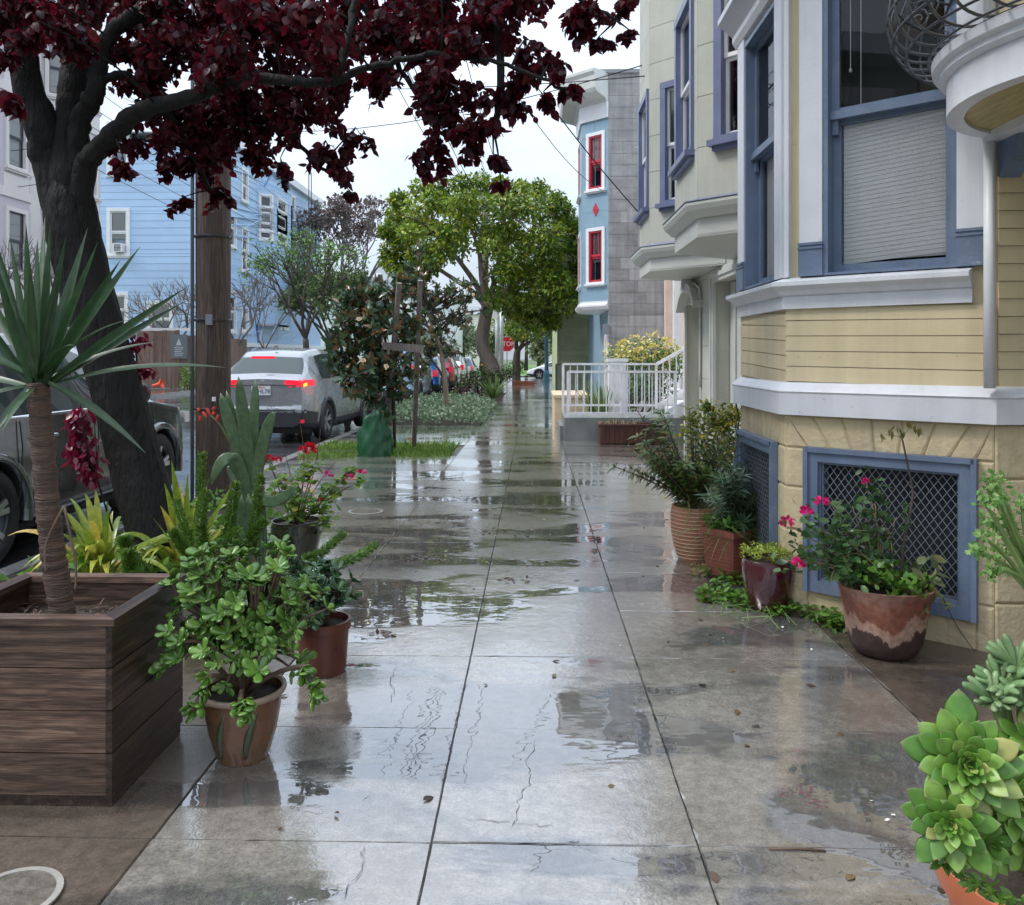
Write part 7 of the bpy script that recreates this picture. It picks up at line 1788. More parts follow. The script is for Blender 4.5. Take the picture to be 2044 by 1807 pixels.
leafset(RO, ms, T_nar if False else leaf_tmpl(1, .4, 3, .2, .3), leafmat('bronze_leaf', [(0, (.15, .2, .04)), (1, (.25, .16, .06))], .4, .3), 60, name='tip_leaf')
tw = MB(); twigs_to(tw, pw(1800, 872, tY + .05), [pw(1762, 866, tY + .05), pw(1830, 846, tY + .05), pw(1790, 848, tY)], .003); tw.build('tip_twigs', M['green_stem'], RO, smooth=True)
branch(RO, M['dark_bark'], tp((1880, 1190, tY - .05), (1910, 1250, tY - .05), (1945, 1300, tY - .06)), .003, .002, 5, 'dry_stalk')
# low vines on the pavement
GV = thing('creeping_vine', 'creeping green vine on the pavement around the maroon pot', 'plant', gp(1560, 1225), kind=None)
ms = []
for (px, py, r, c) in ((1440, 1185, .07, 60), (1410, 1200, .05, 40), (1470, 1205, .08, 70), (1490, 1215, .06, 40), (1600, 1190, .08, 80), (1620, 1215, .09, 90), (1650, 1235, .08, 80), (1670, 1255, .06, 60), (1590, 1225, .07, 60), (1600, 1150, .07, 50), (1425, 1150, .05, 30), (1460, 1165, .06, 40), (1550, 1228, .05, 30), (1640, 1205, .1, 60), (1590, 1110, .06, 40)):
    q = gp(px, py); 
    for _ in range(int(c * 1.8)): p = q + Vector((rnd(-r, r), rnd(-r, r), 0)); p.z = gz(p.y) + rnd(.005, .07 + (.14 if py < 1160 and px > 1580 else 0)); ms.append(orient(p, rdir(-.4, .8), (rnd(-.4, .4), rnd(-.4, .4), 1), rnd(.03, .052)))
leafset(GV, ms, T_leaf, M['fresh_leaf'], 300)
tw = MB()
for _ in range(26):
    q = gp(rnd(1420, 1670), rnd(1190, 1250)); tw.tube([q + Vector((rnd(-.15, .15), rnd(-.1, .1), .015)), q + Vector((0, 0, .05)), q + Vector((rnd(-.15, .15), rnd(-.1, .1), .012))], .0025, 5)
tw.build('stem', M['green_stem'], GV)
DG = thing('dry_clippings', 'small heap of dry yellow clippings beside the brick red box', 'plant debris', gp(1415, 1143), kind='stuff')
ms = []
for _ in range(150): q = gp(1415 + rnd(-30, 30), 1143 + rnd(-9, 9)); ms.append(orient(q + Vector((0, 0, rnd(0, .04))), rdir(-.3, .5), rdir(), rnd(.03, .05)))
leafset(DG, ms, T_leaf, leafmat('dry_leaf', [(0, (.3, .22, .08)), (1, (.5, .42, .2))], .6, .2), 0)
# foreground succulents
g = Vector((1.215, 1.95, gz(1.95)))
FS = thing('potted_aeonium', 'bright green aeonium rosettes in orange terracotta pot at bottom right', 'plant', g)
M['terra_orange'] = mk('orange_terracotta', (.46, .125, .05), .45, .12, 5, .1, 30)
pot(FS, g, [(.19, 0), (.215, .06), (.235, .16), (.24, .17), (.255, .175), (.268, .225), (.268, .245), (.258, .25)], M['terra_orange'])
ms = []; tw = MB(); fb = Vector(g) + Vector((-.05, 0, .23))
def big_ros(px, py, t_, R, n, up, sz=1.0):
    p = pw(px, py, t_); u = Vector(up).normalized(); x = u.cross(Vector((.2, .3, .9))).normalized(); y = u.cross(x); tw.tube(bez(fb, (fb + p) / 2, p - u * .02, 4), .018, 8)
    for k in range(n):
        f = (k + .5) / n; a = k * 2.39996 + rnd(-.12, .12); out_ = x * cos(a) + y * sin(a); el = -.12 + 1.25 * f ** 1.3 + rnd(-.08, .08)
        d = out_ * cos(el) + u * sin(el); ms.append(orient(p + out_ * R * .12 * (1 - f) - u * R * .25 * (1 - f), d, u, R * (.95 - .75 * f ** .9) * rnd(.85, 1.15) * sz, rnd(-.15, .15)))
big_ros(1935, 1525, 1.62, .118, 54, (-.3, -1, .4)); big_ros(1897, 1645, 1.6, .092, 42, (-.5, -1, .3)); big_ros(2035, 1590, 1.68, .105, 42, (.1, -1, .45)); big_ros(1975, 1690, 1.66, .08, 30, (-.05, -1, .1)); big_ros(1868, 1480, 1.92, .075, 20, (-.9, -.3, .55)); big_ros(2075, 1480, 1.9, .11, 26, (.1, -.6, .8)); big_ros(2070, 1690, 1.66, .09, 24, (.2, -1, .2))
leafset(FS, ms, T_aeon, M['aeon'], 300)
ms = []
for (px, py, t_) in ((2000, 1370, 2.0), (2030, 1330, 2.02), (1985, 1400, 1.98), (2044, 1400, 1.97)):
    p = pw(px, py, t_); tw.tube(bez(fb, (fb + p) / 2, p, 4), .012, 8)
    ms += rosette(p, (-.35, -.5, .9), 22, .085, (.5, .9))
leafset(FS, ms, T_fat, M['aeon2'], 120, name='pointed_leaf')
ms = []
st0 = pw(2120, 1330, 2.0); jn = pw(2040, 1090, 2.0); tw2 = MB(); tw2.tube(bez(st0, pw(2090, 1200, 2.0), jn, 5) + bez(jn, pw(2010, 1030, 2.0), pw(1985, 985, 2.0), 4)[1:], [.014 - .001 * i for i in range(10)], 8)
for (px, py) in ((1970, 965), (1985, 985), (2000, 1000), (1995, 960), (1962, 1000), (1975, 1040), (1990, 1060), (1965, 1075), (1955, 1105), (1975, 1140), (2010, 1040), (2040, 1010), (1998, 1105), (1950, 1100), (1990, 1145), (2030, 1075)):
    p = pw(px, py, 2.0 + rnd(-.08, .08)); tw2.tube(bez(jn.lerp(st0, rnd(0, .6)), (jn + p) / 2 + Vector((0, 0, -.01)), p, 4), [.006, .006, .005, .005, .004], 6)
    for _ in range(34): ms.append(orient(p + rdir() * rnd(.006, .026), rdir(-.2, 1), rdir(), rnd(.012, .022)))
tw2.build('flower_stalk', M['green_stem'], FS, smooth=True); leafset(FS, ms, T_small, leafmat('bud_green', [(0, (.12, .28, .06)), (1, (.26, .42, .12))], .4, .3), 0, rest='flower_buds')
tw.build('stem', M['green_stem'], FS, smooth=True)
sprig = MB(); P_ = tp((1880, 1712, 1.62), (1930, 1750, 1.6), (1985, 1785, 1.58), (2050, 1800, 1.58)); sprig.tube(poly_smooth(P_, 5), .0025, 6); sprig.build('sprig', M['green_stem'], FS, smooth=True)
leafset(FS, [orient(p + rdir() * .008, rdir(-1, .4), rdir(), rnd(.012, .03)) for p in poly_smooth(P_, 8) for _ in range(4)], T_leaf, M['fresh_leaf'], 100, name='sprig_leaf')
# ---------------------------------------------------------------- verge: grass, magnolias, stakes, watering bag
random.seed(33)
def bed(name, b, mat='soil'):
    mb = MB(); mb.add([gv(b[0], b[2], -.004), gv(b[1], b[2], -.004), gv(b[1], b[3], -.004), gv(b[0], b[3], -.004)], [(0, 1, 2, 3)]); tag(mb.build(name, M[mat]), kind='structure')
for b in BEDS[:3]: bed('planting_bed', b)
ms = []
for _ in range(5200):
    x_ = rnd(-3.4, -1.22); y_ = rnd(11.75, 13.7); 
    if noise.noise(Vector((x_ * 1.5, y_ * 1.5, 0))) < -.35: continue
    ms.append(orient((x_, y_, gz(y_) - .01), Vector((rnd(-1, 1), rnd(-1, 1), 1)), rdir(), rnd(.04, .13)))
GR = thing('grass_patch', 'patch of rough green grass round the staked magnolia', 'grass', (-2.3, 12.7, gz(12.7)), kind='stuff'); leafset(GR, ms, leaf_tmpl(1, .1, 3, .2, .4), M['grass'], 0, rest='grass')
def magnolia(label, base, trunk, blobs, t_, r0, leaf, n_sep, flowers=()):
    K = thing('magnolia_tree', label, 'tree', (base.x, base.y, gz(base.y)))
    tpn = [base] + tp(*trunk); branch(K, M['dark_bark'] if r0 < .04 else M['bark'], tpn, r0, r0 * .5, 10, 'trunk'); top = tpn[-1]; tw = MB(); ms = []
    for (px, py, r, c) in blobs:
        q = pw(px, py, t_ + rnd(-.25, .25)); tw.tube(bez(min(poly_smooth(tpn, 4), key=lambda p: (p - q).length + abs(p.z - q.z + .3)), (top + q) / 2, q, 6), [r0 * .5, r0 * .45, r0 * .4, r0 * .35, r0 * .3, r0 * .25, r0 * .2], 6)
        for _ in range(max(8, c // 3)):
            e = q + rdir() * r * rnd(.3, 1); twigs_to(tw, q, [e], r0 * .2); ms += rosette(e, rdir(-.2, 1), 8, leaf, (.1, .7))
    tag(tw.build('branches', M['dark_bark'], K, smooth=True), kind='stuff'); leafset(K, ms, T_mag, M['mag_leaf'], n_sep, rest='crown')
    for (px, py) in flowers: leafset(K, rosette(pw(px, py, t_ - .5), (0, -.8, .5), 9, .075, (.3, .8)), T_petal, M['cream_petal'], 0, rest='flower')
b1 = gp(787, 900)
magnolia('nearer magnolia sapling tied between wooden stakes on the grass patch', b1, [(786, 800, 12.5), (775, 720, 12.5), (765, 640, 12.5), (770, 590, 12.5)],
         [(735, 600, .35, 90), (700, 640, .3, 80), (720, 690, .35, 100), (690, 720, .22, 60), (760, 650, .35, 90), (725, 750, .32, 90), (760, 720, .3, 80), (745, 790, .22, 56), (700, 770, .2, 40), (775, 760, .25, 60), (790, 720, .2, 40), (690, 600, .2, 30), (720, 580, .18, 24), (800, 780, .16, 24), (775, 600, .3, 60), (770, 830, .12, 16), (812, 690, .22, 50), (818, 640, .22, 45), (805, 570, .2, 40), (675, 680, .2, 40), (665, 730, .15, 26), (810, 750, .16, 26)], 12.3, .028, .175, 260, [(725, 722), (772, 735), (718, 640)])
b2 = gp(893, 835)
magnolia('farther magnolia tree with brown-backed leaves above the grey-green ground cover', b2, [(888, 760, 19.5), (880, 700, 19.5), (865, 660, 19.5), (855, 620, 19.5)],
         [(840, 560, .35, 70), (850, 610, .5, 120), (890, 590, .45, 100), (830, 650, .4, 90), (880, 660, .45, 100), (915, 640, .4, 80), (820, 590, .3, 50), (930, 600, .3, 50), (860, 700, .35, 70), (900, 700, .3, 50), (815, 540, .25, 40), (835, 500, .2, 30), (800, 640, .3, 50), (935, 570, .2, 30), (840, 740, .25, 40), (970, 620, .2, 26)], 19.4, .07, .17, 120, [(945, 590)])
M['stake'] = woodmat('weathered_stake', (.12, .095, .085), (.29, .25, .225), 'z', .6, 4, .4, .1)
def stake(label, p0, p1, r=.034):
    b_ = Vector(p0); S_ = thing('tree_stake', label, 'stake', (b_.x, b_.y, b_.z), 'wooden stakes supporting the magnolia'); MB().bar(p0, p1, r, r).build('post', M['stake'], S_); return S_
def sk(px0, py0, px1, py1, t_): a = gp(px0, py0); return pw(px0, py0, t_) , pw(px1, py1, t_)
q0, q1 = gp(772, 885), None
s1 = stake('left leaning wooden stake in front of the magnolia sapling', gp(768, 900), pw(797, 565, 11.9)); s2 = stake('right upright wooden stake of the magnolia sapling', gp(826, 895), pw(839, 560, 12.2)); s3 = stake('rear wooden stake whose top shows left of the other two', gp(760, 885), pw(759, 548, 13.4))
CB = thing('stake_crossbar', 'weathered crossbar nailed across the magnolia stakes', 'crossbar', pw(800, 700, 12.0)); mb = MB(); mb.bar(pw(764, 690, 12.0), pw(845, 697, 11.95), .015, .055); mb.build('plank', M['stake'], CB)
mb = MB(); mb.bar(pw(764, 684, 13.2), pw(776, 700, 11.9), .015, .05); mb.build('plank', M['stake'], CB)
# watering bag
gb_ = gp(747, 910); WB = thing('watering_bag', 'sagging dark green plastic watering bag at the foot of the magnolia', 'bag', (gb_.x, gb_.y, gz(gb_.y)))
mb = MB(); n = 48; rings = 26; Hb = .68
for i in range(rings + 1):
    u = i / rings
    for j in range(n):
        a = 2 * pi * j / n; r = (.25 - .03 * u - .1 * u ** 3) * (1 - .5 * max(0, (u - .85) / .15) ** 2); ca, sa = cos(a), sin(a)
        fold = .06 * noise.noise(Vector((ca * 2.2, sa * 2.2, u * 2.2))) + .02 * abs(sin(a * 5 + 6 * u)) * (u ** .5) + .045 * noise.noise(Vector((ca * 4, sa * 4, u * 5 + 3)))
        lean = .03 * u
        mb.v.append((gb_.x + (r + fold) * ca * 1.0 + lean, gb_.y + (r + fold) * sa * .6, gz(gb_.y) + u * Hb * (1 + .08 * ca) - (.02 if u == 1 else 0)))
for i in range(rings):
    for j in range(n): mb.f.append((i * n + j, i * n + (j + 1) % n, (i + 1) * n + (j + 1) % n, (i + 1) * n + j))
mb.f.append(tuple(rings * n + j for j in range(n)))
mb.build('sack', mk('green_plastic', (.015, .085, .038), .32, .2, 5, .25, 9), WB, smooth=True)
mb = MB(); mb.bar((gb_.x + .08, gb_.y - .05, gz(gb_.y) + Hb - .03), (gb_.x + .16, gb_.y, gz(gb_.y) + Hb + .09), .03, .008); mb.build('strap', M['black'], WB)
# ground cover, bush bed
ms = []
for _ in range(9000):
    x_ = rnd(-3.4, -1.1); y_ = rnd(17.4, 24.6); e = min(1, (x_ + 3.5) / .3, (-1.0 - x_) / .45, (y_ - 17.2) / .6); h_ = .34 * max(0, e) ** .5 * (1 + .5 * noise.noise(Vector((x_ * 2, y_ * 1.5, 0)))); ms.append(orient((x_, y_, gz(y_) + h_ * rnd(.3, 1)), rdir(-.1, 1), rdir(), rnd(.06, .11)))
GC = thing('ground_cover', 'mound of grey green ground cover spilling onto the sidewalk', 'ground cover', (-2.2, 20, gz(20)), kind='stuff'); leafset(GC, ms, T_small, M['groundcover'], 0)
def blob_bush(name, label, blobs, t0, mat, tmpl, leaf, cat='bush', sep=0, group=None, stem=None):
    q = pw(blobs[0][0], blobs[0][1], t0); K = thing(name, label, cat, (q.x, q.y, gz(q.y)), group); ms = []; tw = MB(); b_ = Vector((q.x, q.y, gz(q.y)))
    for (px, py, r, c) in blobs:
        cc = pw(px, py, t0 + rnd(-.4, .4)); ms += blob_leaves(cc, (r, r, r * .85), c, leaf, .5); tw.tube(bez(b_, (b_ + cc) / 2, cc, 4), [.03, .025, .02, .015, .01], 5)
    tw.build('stem', stem or M['dark_bark'], K, smooth=True); leafset(K, ms, tmpl, mat, sep); return K
blob_bush('bush', 'rounded olive green bush at the foot of the pale-trunked tree', [(940, 760, .5, 500), (965, 750, .45, 450), (985, 760, .45, 450), (1000, 750, .4, 350), (925, 780, .4, 350), (950, 785, .4, 300), (1010, 745, .35, 250)], 30.5, M['bush_leaf'], T_small, .09)
blob_bush('bush', 'low burgundy-leaved bush in front of the strap-leaved clump', [(915, 785, .25, 300), (932, 786, .28, 340), (945, 790, .22, 240)], 28.4, M['burgundy'], T_small, .08)
blob_bush('bush', 'small bright green plant left of the burgundy bush', [(905, 790, .22, 220), (897, 796, .15, 120)], 28.3, M['fresh_leaf'], T_small, .08)
def grass_clump(name, label, px, py, t_, n, L_, mat, W=.03, spread=1.0, cat='plant'):
    c = pw(px, py, t_); c.z = gz(c.y); K = thing(name, label, cat, c)
    for k in range(n):
        a = rnd(0, 2 * pi); d = Vector((cos(a) * rnd(.1, spread), sin(a) * rnd(.1, spread), 1)).normalized() * L_ * rnd(.6, 1.1); strap(K, M[mat], c + Vector((cos(a), sin(a), 0)) * .05, c + d + Vector((0, 0, -.25 * L_ * spread * random.random())), .18 * L_, W, .3, 6, up=Vector((0, -.3, 1)))
grass_clump('strap_leaf_clump', 'clump of arching green strap leaves beside the sidewalk bush', 985, 800, 28.6, 70, 1.0, 'strap_leaf', .045, 1.1)
# planting beyond the stoop
blob_bush('flowering_bush', 'bush covered in yellow blossom above the stoop railings', [(1235, 715, .4, 380), (1270, 705, .45, 450), (1305, 705, .45, 450), (1335, 715, .4, 380), (1250, 740, .4, 300), (1290, 745, .45, 350), (1325, 750, .4, 280), (1350, 735, .3, 200)], 19.5, M['fresh_leaf'], T_small, .075)
K = bpy.data.objects['flowering_bush']; ms = []
for (px, py, r, c) in ((1235, 705, .35, 120), (1265, 695, .4, 170), (1305, 692, .4, 170), (1335, 705, .35, 130), (1250, 725, .35, 80), (1320, 730, .35, 70)): ms += blob_leaves(pw(px, py, 19.2), (r, r, r * .8), c, .07, .8)
leafset(K, ms, T_petal, M['yel_petal'], 0, rest='blossom')
grass_clump('phormium', 'tall arching green flax clump behind the white railings', 1203, 815, 16.6, 90, 1.15, 'strap_leaf', .035, .8)
grass_clump('phormium', 'smaller grassy clump left of the tall flax behind the railings', 1165, 805, 18.2, 50, .9, 'strap_leaf', .03, .9)
grass_clump('cordyline', 'bronze spiky cordyline left of the yellow bush', 1178, 735, 20.5, 34, .75, 'cord_leaf', .04, 1.2)
blob_bush('bush', 'dark green bush in the shade between the white pillar and the stairs', [(1270, 770, .35, 260), (1300, 775, .35, 260), (1255, 790, .3, 200), (1320, 790, .3, 160)], 17.6, M['dull_leaf'], T_small, .08)
tm = []; q = gp(1220, 845)
for _ in range(130): tm.append(orient((rnd(1.1, 1.75), rnd(13.78, 14.03), .215), Vector((rnd(-.7, .7), rnd(-.7, .7), 1)), rdir(), rnd(.06, .16)))
leafset(TR, tm, leaf_tmpl(1, .08, 3, .2, .5), leafmat('dry_grass', [(0, (.3, .25, .12)), (1, (.5, .42, .25))], .6, .2), 0, rest='dry_grass')
# ---------------------------------------------------------------- trees further off
random.seed(44)
def tree(label, base, limbs, blobs, t0, bark, r0, leafs, leaf, name='street_or_added_tree', tmpl=T_small, trunk=None, dsp=.8, shell=.55, group=None, droop=.3):
    K = thing(name, label, 'tree', (base.x, base.y, gz(base.y)), group); tpn = [base] + trunk; branch(K, bark, tpn, r0, r0 * .7, 14, 'trunk', 6); top = tpn[-1]
    ends = []
    for L_ in limbs:
        P_ = [top - Vector((0, 0, r0 * .4))] + [pw(px, py, t0 + rnd(-dsp, dsp) * .5) for (px, py) in L_]; branch(K, bark, P_, r0 * .45, r0 * .12, 8, 'limb', 5); ends += P_[1:]
    tw = MB(); groups = {}
    for bl in blobs:
        px, py, r, c = bl[:4]; mi = bl[4] if len(bl) > 4 else 0; dt = bl[5] if len(bl) > 5 else rnd(-dsp, dsp)
        cc = pw(px, py, t0 + dt); e = min(ends + [top], key=lambda p: (p - cc).length); tw.tube(bez(e, (e + cc) / 2 + Vector((0, 0, .1)), cc, 5), [r0 * .14, r0 * .12, r0 * .1, r0 * .08, r0 * .06, r0 * .04], 5)
        for _ in range(max(2, int(c / 60))): twigs_to(tw, cc, [cc + rdir() * r * .9], r0 * .03)
        groups.setdefault(mi, []).extend(blob_leaves(cc, (r, r, r * .8), c, leaf, shell, .6, droop))
    tag(tw.build('twigs', bark, K, smooth=True), kind='stuff')
    for mi, ms in groups.items(): leafset(K, ms, tmpl, leafs[mi], 0, rest='crown')
    return K
# broad ficus
fb_ = Vector((wy(988, 740, 33).x, 33, gz(33)))
blobs = []
def inside(px, py):
    return True
out_pts = [(790, 430), (775, 460), (800, 400), (840, 378), (880, 372), (920, 366), (960, 364), (1000, 370), (1040, 378), (1075, 376), (1100, 400), (1125, 420), (1140, 450), (1145, 490), (1150, 530), (1140, 570), (1120, 600), (1090, 620), (1060, 640), (1030, 620), (780, 500), (795, 530), (820, 550), (800, 480), (832, 515), (860, 525), (845, 545), (785, 520), (1100, 640), (1060, 600), (1020, 590)]
for (px, py) in out_pts: blobs.append((px, py, rnd(.4, .6), 360, 0 if px > 900 or random.random() < .5 else 1, rnd(-1.5, 1.2)))
for k in range(46):
    q = random.choice(out_pts); a = atan2(q[1] - 500, q[0] - 965); blobs.append((q[0] + cos(a) * rnd(4, 18), q[1] + sin(a) * rnd(2, 16), rnd(.14, .28), 60, random.randint(0, 1), rnd(-1.5, 1)))
for (px, py) in ((830, 420), (870, 410), (910, 410), (950, 405), (990, 410), (1030, 415), (1070, 420), (1105, 460), (1110, 510), (1100, 555), (820, 460), (860, 460), (900, 450), (945, 450), (985, 455), (1030, 465), (1070, 475), (1060, 520), (1020, 505), (975, 490), (840, 500), (870, 500), (900, 490), (1080, 590), (1040, 560), (1000, 545), (1120, 560), (1130, 600), (1000, 585), (1085, 540)):
    for dt in (-2.4, 0, 1.8): blobs.append((px + rnd(-14, 14), py + rnd(-12, 12), rnd(.45, .72), 230, 0 if random.random() < .65 else 1, dt + rnd(-.5, .5)))
tree('broad ficus street tree with pale peeling trunk and dense yellow green crown', fb_, [[(945, 560), (900, 500), (860, 450)], [(962, 560), (955, 500), (930, 430)], [(985, 570), (1000, 500), (1020, 430)], [(1000, 590), (1050, 540), (1100, 480)], [(940, 580), (880, 540), (830, 500)], [(1010, 600), (1060, 600), (1100, 590)]], blobs, 33, M['bark'], .33, [M['ficus_leaf'], M['ficus_leaf2']], .17, tmpl=T_leaf,
     trunk=[wy(982, 735, 33), wy(963, 690, 33), wy(968, 640, 33), wy(975, 610, 33)], dsp=1.6)
# spreading tree behind it
b_ = Vector((wy(1031, 740, 47).x, 47, gz(47))); blobs = []
for (px, py) in ((1010, 640), (1035, 625), (1060, 635), (1085, 640), (1110, 630), (1135, 640), (1140, 615), (1115, 605), (1090, 615), (1060, 655), (1030, 655), (1020, 600), (1145, 585), (1150, 550), (1120, 660), (1150, 660)): blobs.append((px, py, .85, 330, 0 if random.random() < .5 else 1))
tree('spreading dark-limbed street tree near the stop sign', b_, [[(1045, 690), (1075, 672), (1105, 655)], [(1040, 690), (1060, 660), (1075, 640)], [(1025, 680), (1012, 655), (1005, 635)], [(1030, 670), (1035, 645), (1035, 625)]], blobs, 47, M['dark_bark'], .26, [M['ficus_leaf'], M['ficus_leaf2']], .22, tmpl=T_small, trunk=[wy(1031, 722, 47), wy(1033, 700, 47)], dsp=1.5)
blob_bush('hedge', 'dark box-like shrub tub at the foot of the spreading tree', [(1030, 735, .5, 200), (1035, 728, .4, 150)], 47.5, M['dull_leaf'], T_small, .15)
PBX = thing('brick_planter', 'low red brick planter kerb round the spreading tree', 'planter', Vector((wy(1030, 752, 44).x, 44, gz(44))))
x_ = wy(1022, 752, 44).x
for r_ in range(3):
    for k in range(6): pbox('brick', M['terra'], PBX, x_ + k * .2 + (r_ % 2) * .1, x_ + k * .2 + (r_ % 2) * .1 + .19, 44, 44.5, gz(44) + r_ * .08, gz(44) + r_ * .08 + .07)
# leafless and half-leafed trees across the street
def bare(label, px, Y, ztop_py, spread, n, mat, seed, r0=.12, leaves=None, leaf=.12, nl=0, group='bare trees across the street', up=.75):
    random.seed(seed); b_ = Vector((wy(px, 700, Y).x, Y, gz(Y))); K = thing('bare_tree' if not leaves else 'young_street_tree', label, 'tree', b_, group if not leaves else None); zt_ = wy(px, ztop_py, Y).z; Hh = zt_ - b_.z
    trunk_top = b_ + Vector((0, 0, Hh * .3)); branch(K, mat, [b_, (b_ + trunk_top) / 2 + Vector((.06, 0, 0)), trunk_top], r0, r0 * .8, 10, 'trunk'); tw = MB(); tipsl = []
    def grow(p, d, L_, r, depth):
        q = p + d * L_; mid = (p + q) / 2 + rdir() * L_ * .1; tw.tube([p, mid, q], [r, r * .85, r * .7], 6 if depth > 2 else 4)
        if depth == 0: tipsl.append(q); return
        for _ in range(3 if depth > 1 else 2):
            dd = (d + rdir() * .75 * spread + Vector((0, 0, .22 * up))).normalized(); grow(q, dd, L_ * rnd(.62, .82), r * .66, depth - 1)
        if depth <= 2: tipsl.append(q)
    for k in range(n):
        a = 2 * pi * k / n + rnd(-.3, .3); grow(trunk_top, Vector((cos(a) * .55 * spread, sin(a) * .55 * spread, up)).normalized(), Hh * .235, r0 * .5, 4)
    tag(tw.build('branches', mat, K), kind='stuff')
    if leaves:
        ms = []
        for _ in range(nl): ms.append(orient(random.choice(tipsl) + rdir() * .28, rdir(), rdir(), leaf * rnd(.7, 1.3)))
        leafset(K, ms, T_small, leaves, 0, rest='crown')
bare('leafless tree in front of the plank fence and blue wall', 345, 41.5, 540, 1.0, 4, M['grey_bark'], 3, .13)
bare('leafless tree just right of the thick utility pole', 470, 43.0, 530, .95, 4, M['grey_bark'], 5, .15)
bare('slender leafless tree between the pole and the green-leafed tree', 528, 47.0, 545, .8, 3, M['grey_bark'], 8, .1)
bare('leafless tree low in front of the cream house at far left', 60, 24.0, 470, .9, 4, M['grey_bark'], 12, .1)
bare('young tree with sparse fresh green leaves before the fire escape', 610, 45.0, 465, .75, 4, M['dark_bark'], 14, .2, M['fresh_leaf'], .19, 1300)
bare('leafy green tree right behind the silver hatchback', 672, 47.0, 545, 1.0, 4, M['dark_bark'], 16, .2, M['far_leaf'], .22, 4200)
bare('tall tree with brownish thin foliage beside the blue building end', 695, 64.0, 390, .7, 4, M['grey_bark'], 18, .25, M['brown_leaf'], .3, 4200)
bare('leafy green tree behind the pale blue van', 655, 58.0, 530, .9, 4, M['dark_bark'], 19, .2, M['far_leaf'], .26, 3600)
random.seed(55)
# park trees beyond the cross street
def far_tree(label, px, Y, py_top, w_, mat, n=900, leaf=.5):
    b_ = Vector((wy(px, 700, Y).x, Y, gz(Y))); K = thing('park_tree', label, 'tree', b_, 'trees in the park beyond the cross street'); zt_ = wy(px, py_top, Y).z
    MB().tube([b_, b_ + Vector((.1, 0, (zt_ - b_.z) * .6))], [.25, .15], 8).build('trunk', M['dark_bark'], K, smooth=True); ms = []; R = w_ * Y / F * .5; hc = (zt_ + b_.z) / 2 + .5
    for k in range(9):
        c = b_ + Vector((rnd(-.6, .6) * R, rnd(-.6, .6) * R, rnd(.35, .85) * (zt_ - b_.z))); ms += blob_leaves(c, (R * .5, R * .5, R * .42), n // 9, leaf, .5)
    leafset(K, ms, T_small, mat, 0, rest='crown')
for i, (lab, px, Y, py, w_, m_) in enumerate((('round park tree seen left of the red parked car', 875, 95, 655, 80, M['far_leaf2']), ('park tree with tan foliage left of the pale trunk', 925, 105, 640, 70, M['far_leaf2']), ('green park tree between pale trunk and stop sign', 1000, 90, 640, 60, M['far_leaf']), ('green park tree behind the stop sign', 1050, 100, 625, 70, M['far_leaf']), ('olive park tree left of the dark lamp post', 1075, 85, 665, 40, M['far_leaf2']), ('green park tree behind the lamp post', 1105, 92, 640, 50, M['far_leaf']), ('large park tree hidden partly by the ficus trunk', 960, 110, 650, 90, M['far_leaf']), ('park tree over the white corner building', 760, 85, 625, 70, M['far_leaf']), ('low park tree behind the parked cars', 840, 88, 665, 70, M['far_leaf']), ('yellowish tree beside the blue bay behind the ficus', 1150, 60, 520, 60, M['yel_leaf']))):
    far_tree(lab, px, Y, py, w_, m_)
blob_bush('bush', 'small green bush at the right end of the plank fence', [(378, 745, .5, 260), (376, 765, .45, 220)], 37.6, M['fresh_leaf'], T_small, .12)
# ---------------------------------------------------------------- houses behind the viewer that windows and puddles mirror
random.seed(66)
for k, (y0, col) in enumerate(((-34, 'lilac'), (-26, 'dusty_blue'), (-18, 'peach'), (-10, 'sage'), (-2, 'cream'), (7, 'dusty_blue'))):
    H_ = thing('row_house', ['lilac', 'slate blue', 'peach', 'sage', 'cream', 'dusty blue'][k] + ' row house behind the viewer on the far side of the street', 'house', (-20, y0 + 4, gz(y0)))
    mb = MB(); mb.box(-27, -18, y0, y0 + 7.9, gz(y0) - .2, 10.5 + (k % 3)); mb.build('wall', M[col], H_)
    for z in (3.6, 7.2):
        for q in (1.2, 4.6):
            mb = MB(); mb.box(-18.0, -17.4, y0 + q, y0 + q + 2.2, z - .8, z + 2.4); mb.build('bay', M['cream'], H_); mb = MB(); mb.box(-17.4, -17.37, y0 + q + .3, y0 + q + 1.9, z, z + 1.9); mb.build('pane', M['glass2'], H_)
    mb = MB(); mb.box(-18.6, -16.9, y0, y0 + 7.9, 10.5 + (k % 3), 11.1 + (k % 3)); mb.build('cornice', M['white2'], H_)

for k, (y_, h_) in enumerate(((-17, 7.5), (-11.5, 8.5), (-6, 7.8), (0, 8.2), (6, 7.2))):  # unseen dark trees, added so the window panes mirror something darker than house fronts
    b_ = Vector((-15.6, y_, gz(y_))); K = thing('street_or_added_tree', ['first', 'second', 'third', 'fourth', 'fifth'][k] + ' unseen dark green tree added behind the viewer to darken window reflections', 'tree', b_, 'unseen trees added to darken window reflections'); MB().tube([b_, b_ + Vector((.1, 0, h_ * .6))], [.2, .1], 8).build('trunk', M['dark_bark'], K, smooth=True); ms = []
    for q in range(10): ms += blob_leaves(b_ + Vector((rnd(-1.3, 1.3), rnd(-2, 2), rnd(.4, .92) * h_)), (1.2, 1.3, 1.1), 90, .42, .5)
    leafset(K, ms, T_small, M['bush_leaf'], 0, rest='crown')
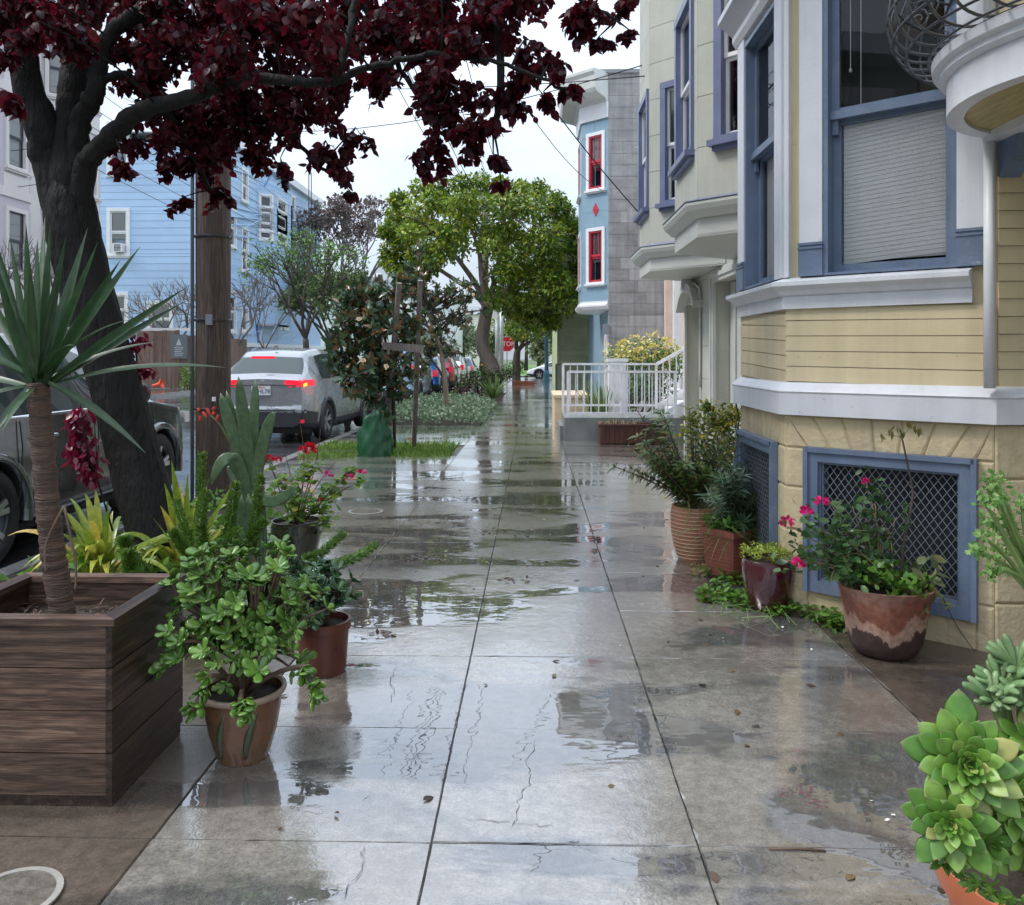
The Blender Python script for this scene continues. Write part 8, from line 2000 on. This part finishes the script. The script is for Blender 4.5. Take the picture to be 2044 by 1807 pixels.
# ---------------------------------------------------------------- litter on the wet pavement
random.seed(77)
LT = thing('fallen_leaves', 'scattered dark fallen leaves and petals on the wet sidewalk', 'leaf litter', (0, 4, gz(4)), kind='stuff')
M['litter'] = leafmat('leaf_litter', [(0, (.035, .015, .012)), (.6, (.09, .05, .03)), (1, (.2, .14, .06))], .4, .1)
ms = []
def drop(x, y, s): ms.append(orient((x, y, gz(y) + .004), (rnd(-1, 1), rnd(-1, 1), rnd(0, .12)), (rnd(-.2, .2), rnd(-.2, .2), 1), s))
for _ in range(60): drop(rnd(-1.1, 1.4), rnd(2.0, 9), rnd(.02, .05))
for (px, py, n, r) in ((860, 1115, 26, .16), (770, 1265, 9, .08), (1030, 1160, 14, .1), (830, 1040, 16, .25), (1040, 1010, 16, .3), (1200, 1100, 8, .12), (1500, 1120, 20, .2), (1010, 1060, 20, .4)):
    q = gp(px, py)
    for _ in range(n): drop(q.x + rnd(-r, r), q.y + rnd(-r, r) * .6, rnd(.025, .055))
leafset(LT, ms, T_leaf, M['litter'], 0, rest='leaves')
WP = thing('fallen_petals', 'tiny white petals dotted over the sidewalk at right', 'petals', (1.2, 3.6, gz(3.6)), kind='stuff'); ms = []
for (px, py) in ((1778, 1628), (1740, 1600), (1765, 1640), (1560, 1255), (1480, 1240), (1620, 1300), (1690, 1310), (1845, 1500), (1310, 1480), (1885, 1640), (1445, 1275), (1700, 1250), (1240, 1290)):
    q = gp(px, py); drop(q.x, q.y, .016)
leafset(WP, ms, T_petal, flat('white_petal', (.8, .78, .74), .6), 0, rest='petals')
for (px0, py0, px1, py1, lab) in ((1535, 1698, 1648, 1702, 'short dark twig lying on the sidewalk slab at lower right'), (1295, 880, 1290, 868, 'bundle of dry stalks on the ground before the planter trough')):
    a, b = gp(px0, py0), gp(px1, py1); TW = thing('twig', lab, 'twig', a); MB().tube([a + Vector((0, 0, .004)), (a + b) / 2 + Vector((0, .004, .006)), b + Vector((0, 0, .004))], .004, 6).build('stick', M['twig'], TW, smooth=True)
# hairline cracks in the middle slabs
M['crack'] = flat('crack_dirt', (.03, .028, .03), .5)
for pl in ([(1070, 1478), (1050, 1530), (1062, 1555), (1042, 1585), (1030, 1630), (1018, 1660)], [(925, 1635), (985, 1640), (1060, 1648), (1120, 1652)], [(790, 1330), (780, 1360), (786, 1385), (770, 1410)], [(720, 1690), (730, 1730), (690, 1770), (680, 1807)]):
    P_ = []
    for i in range(len(pl) - 1):
        for k in range(5):
            u = k / 5; q = gp(pl[i][0] + (pl[i + 1][0] - pl[i][0]) * u, pl[i][1] + (pl[i + 1][1] - pl[i][1]) * u); P_.append(q + Vector((rnd(-.011, .011), rnd(-.008, .008), .0)))
    mb = MB(); m_ = len(P_)
    for i, p in enumerate(P_):
        d = (P_[min(i + 1, m_ - 1)] - P_[max(i - 1, 0)]).normalized(); x = Vector((-d.y, d.x, 0)); w_ = rnd(.0003, .0015) * (0.3 if i in (0, m_ - 1) else 1)
        mb.v += [(p.x - x.x * w_, p.y - x.y * w_, gz(p.y) + .0035), (p.x + x.x * w_, p.y + x.y * w_, gz(p.y) + .0035)]
    for i in range(m_ - 1): mb.f.append((2 * i, 2 * i + 1, 2 * i + 3, 2 * i + 2))
    mb.build('crack', M['crack'], walk)
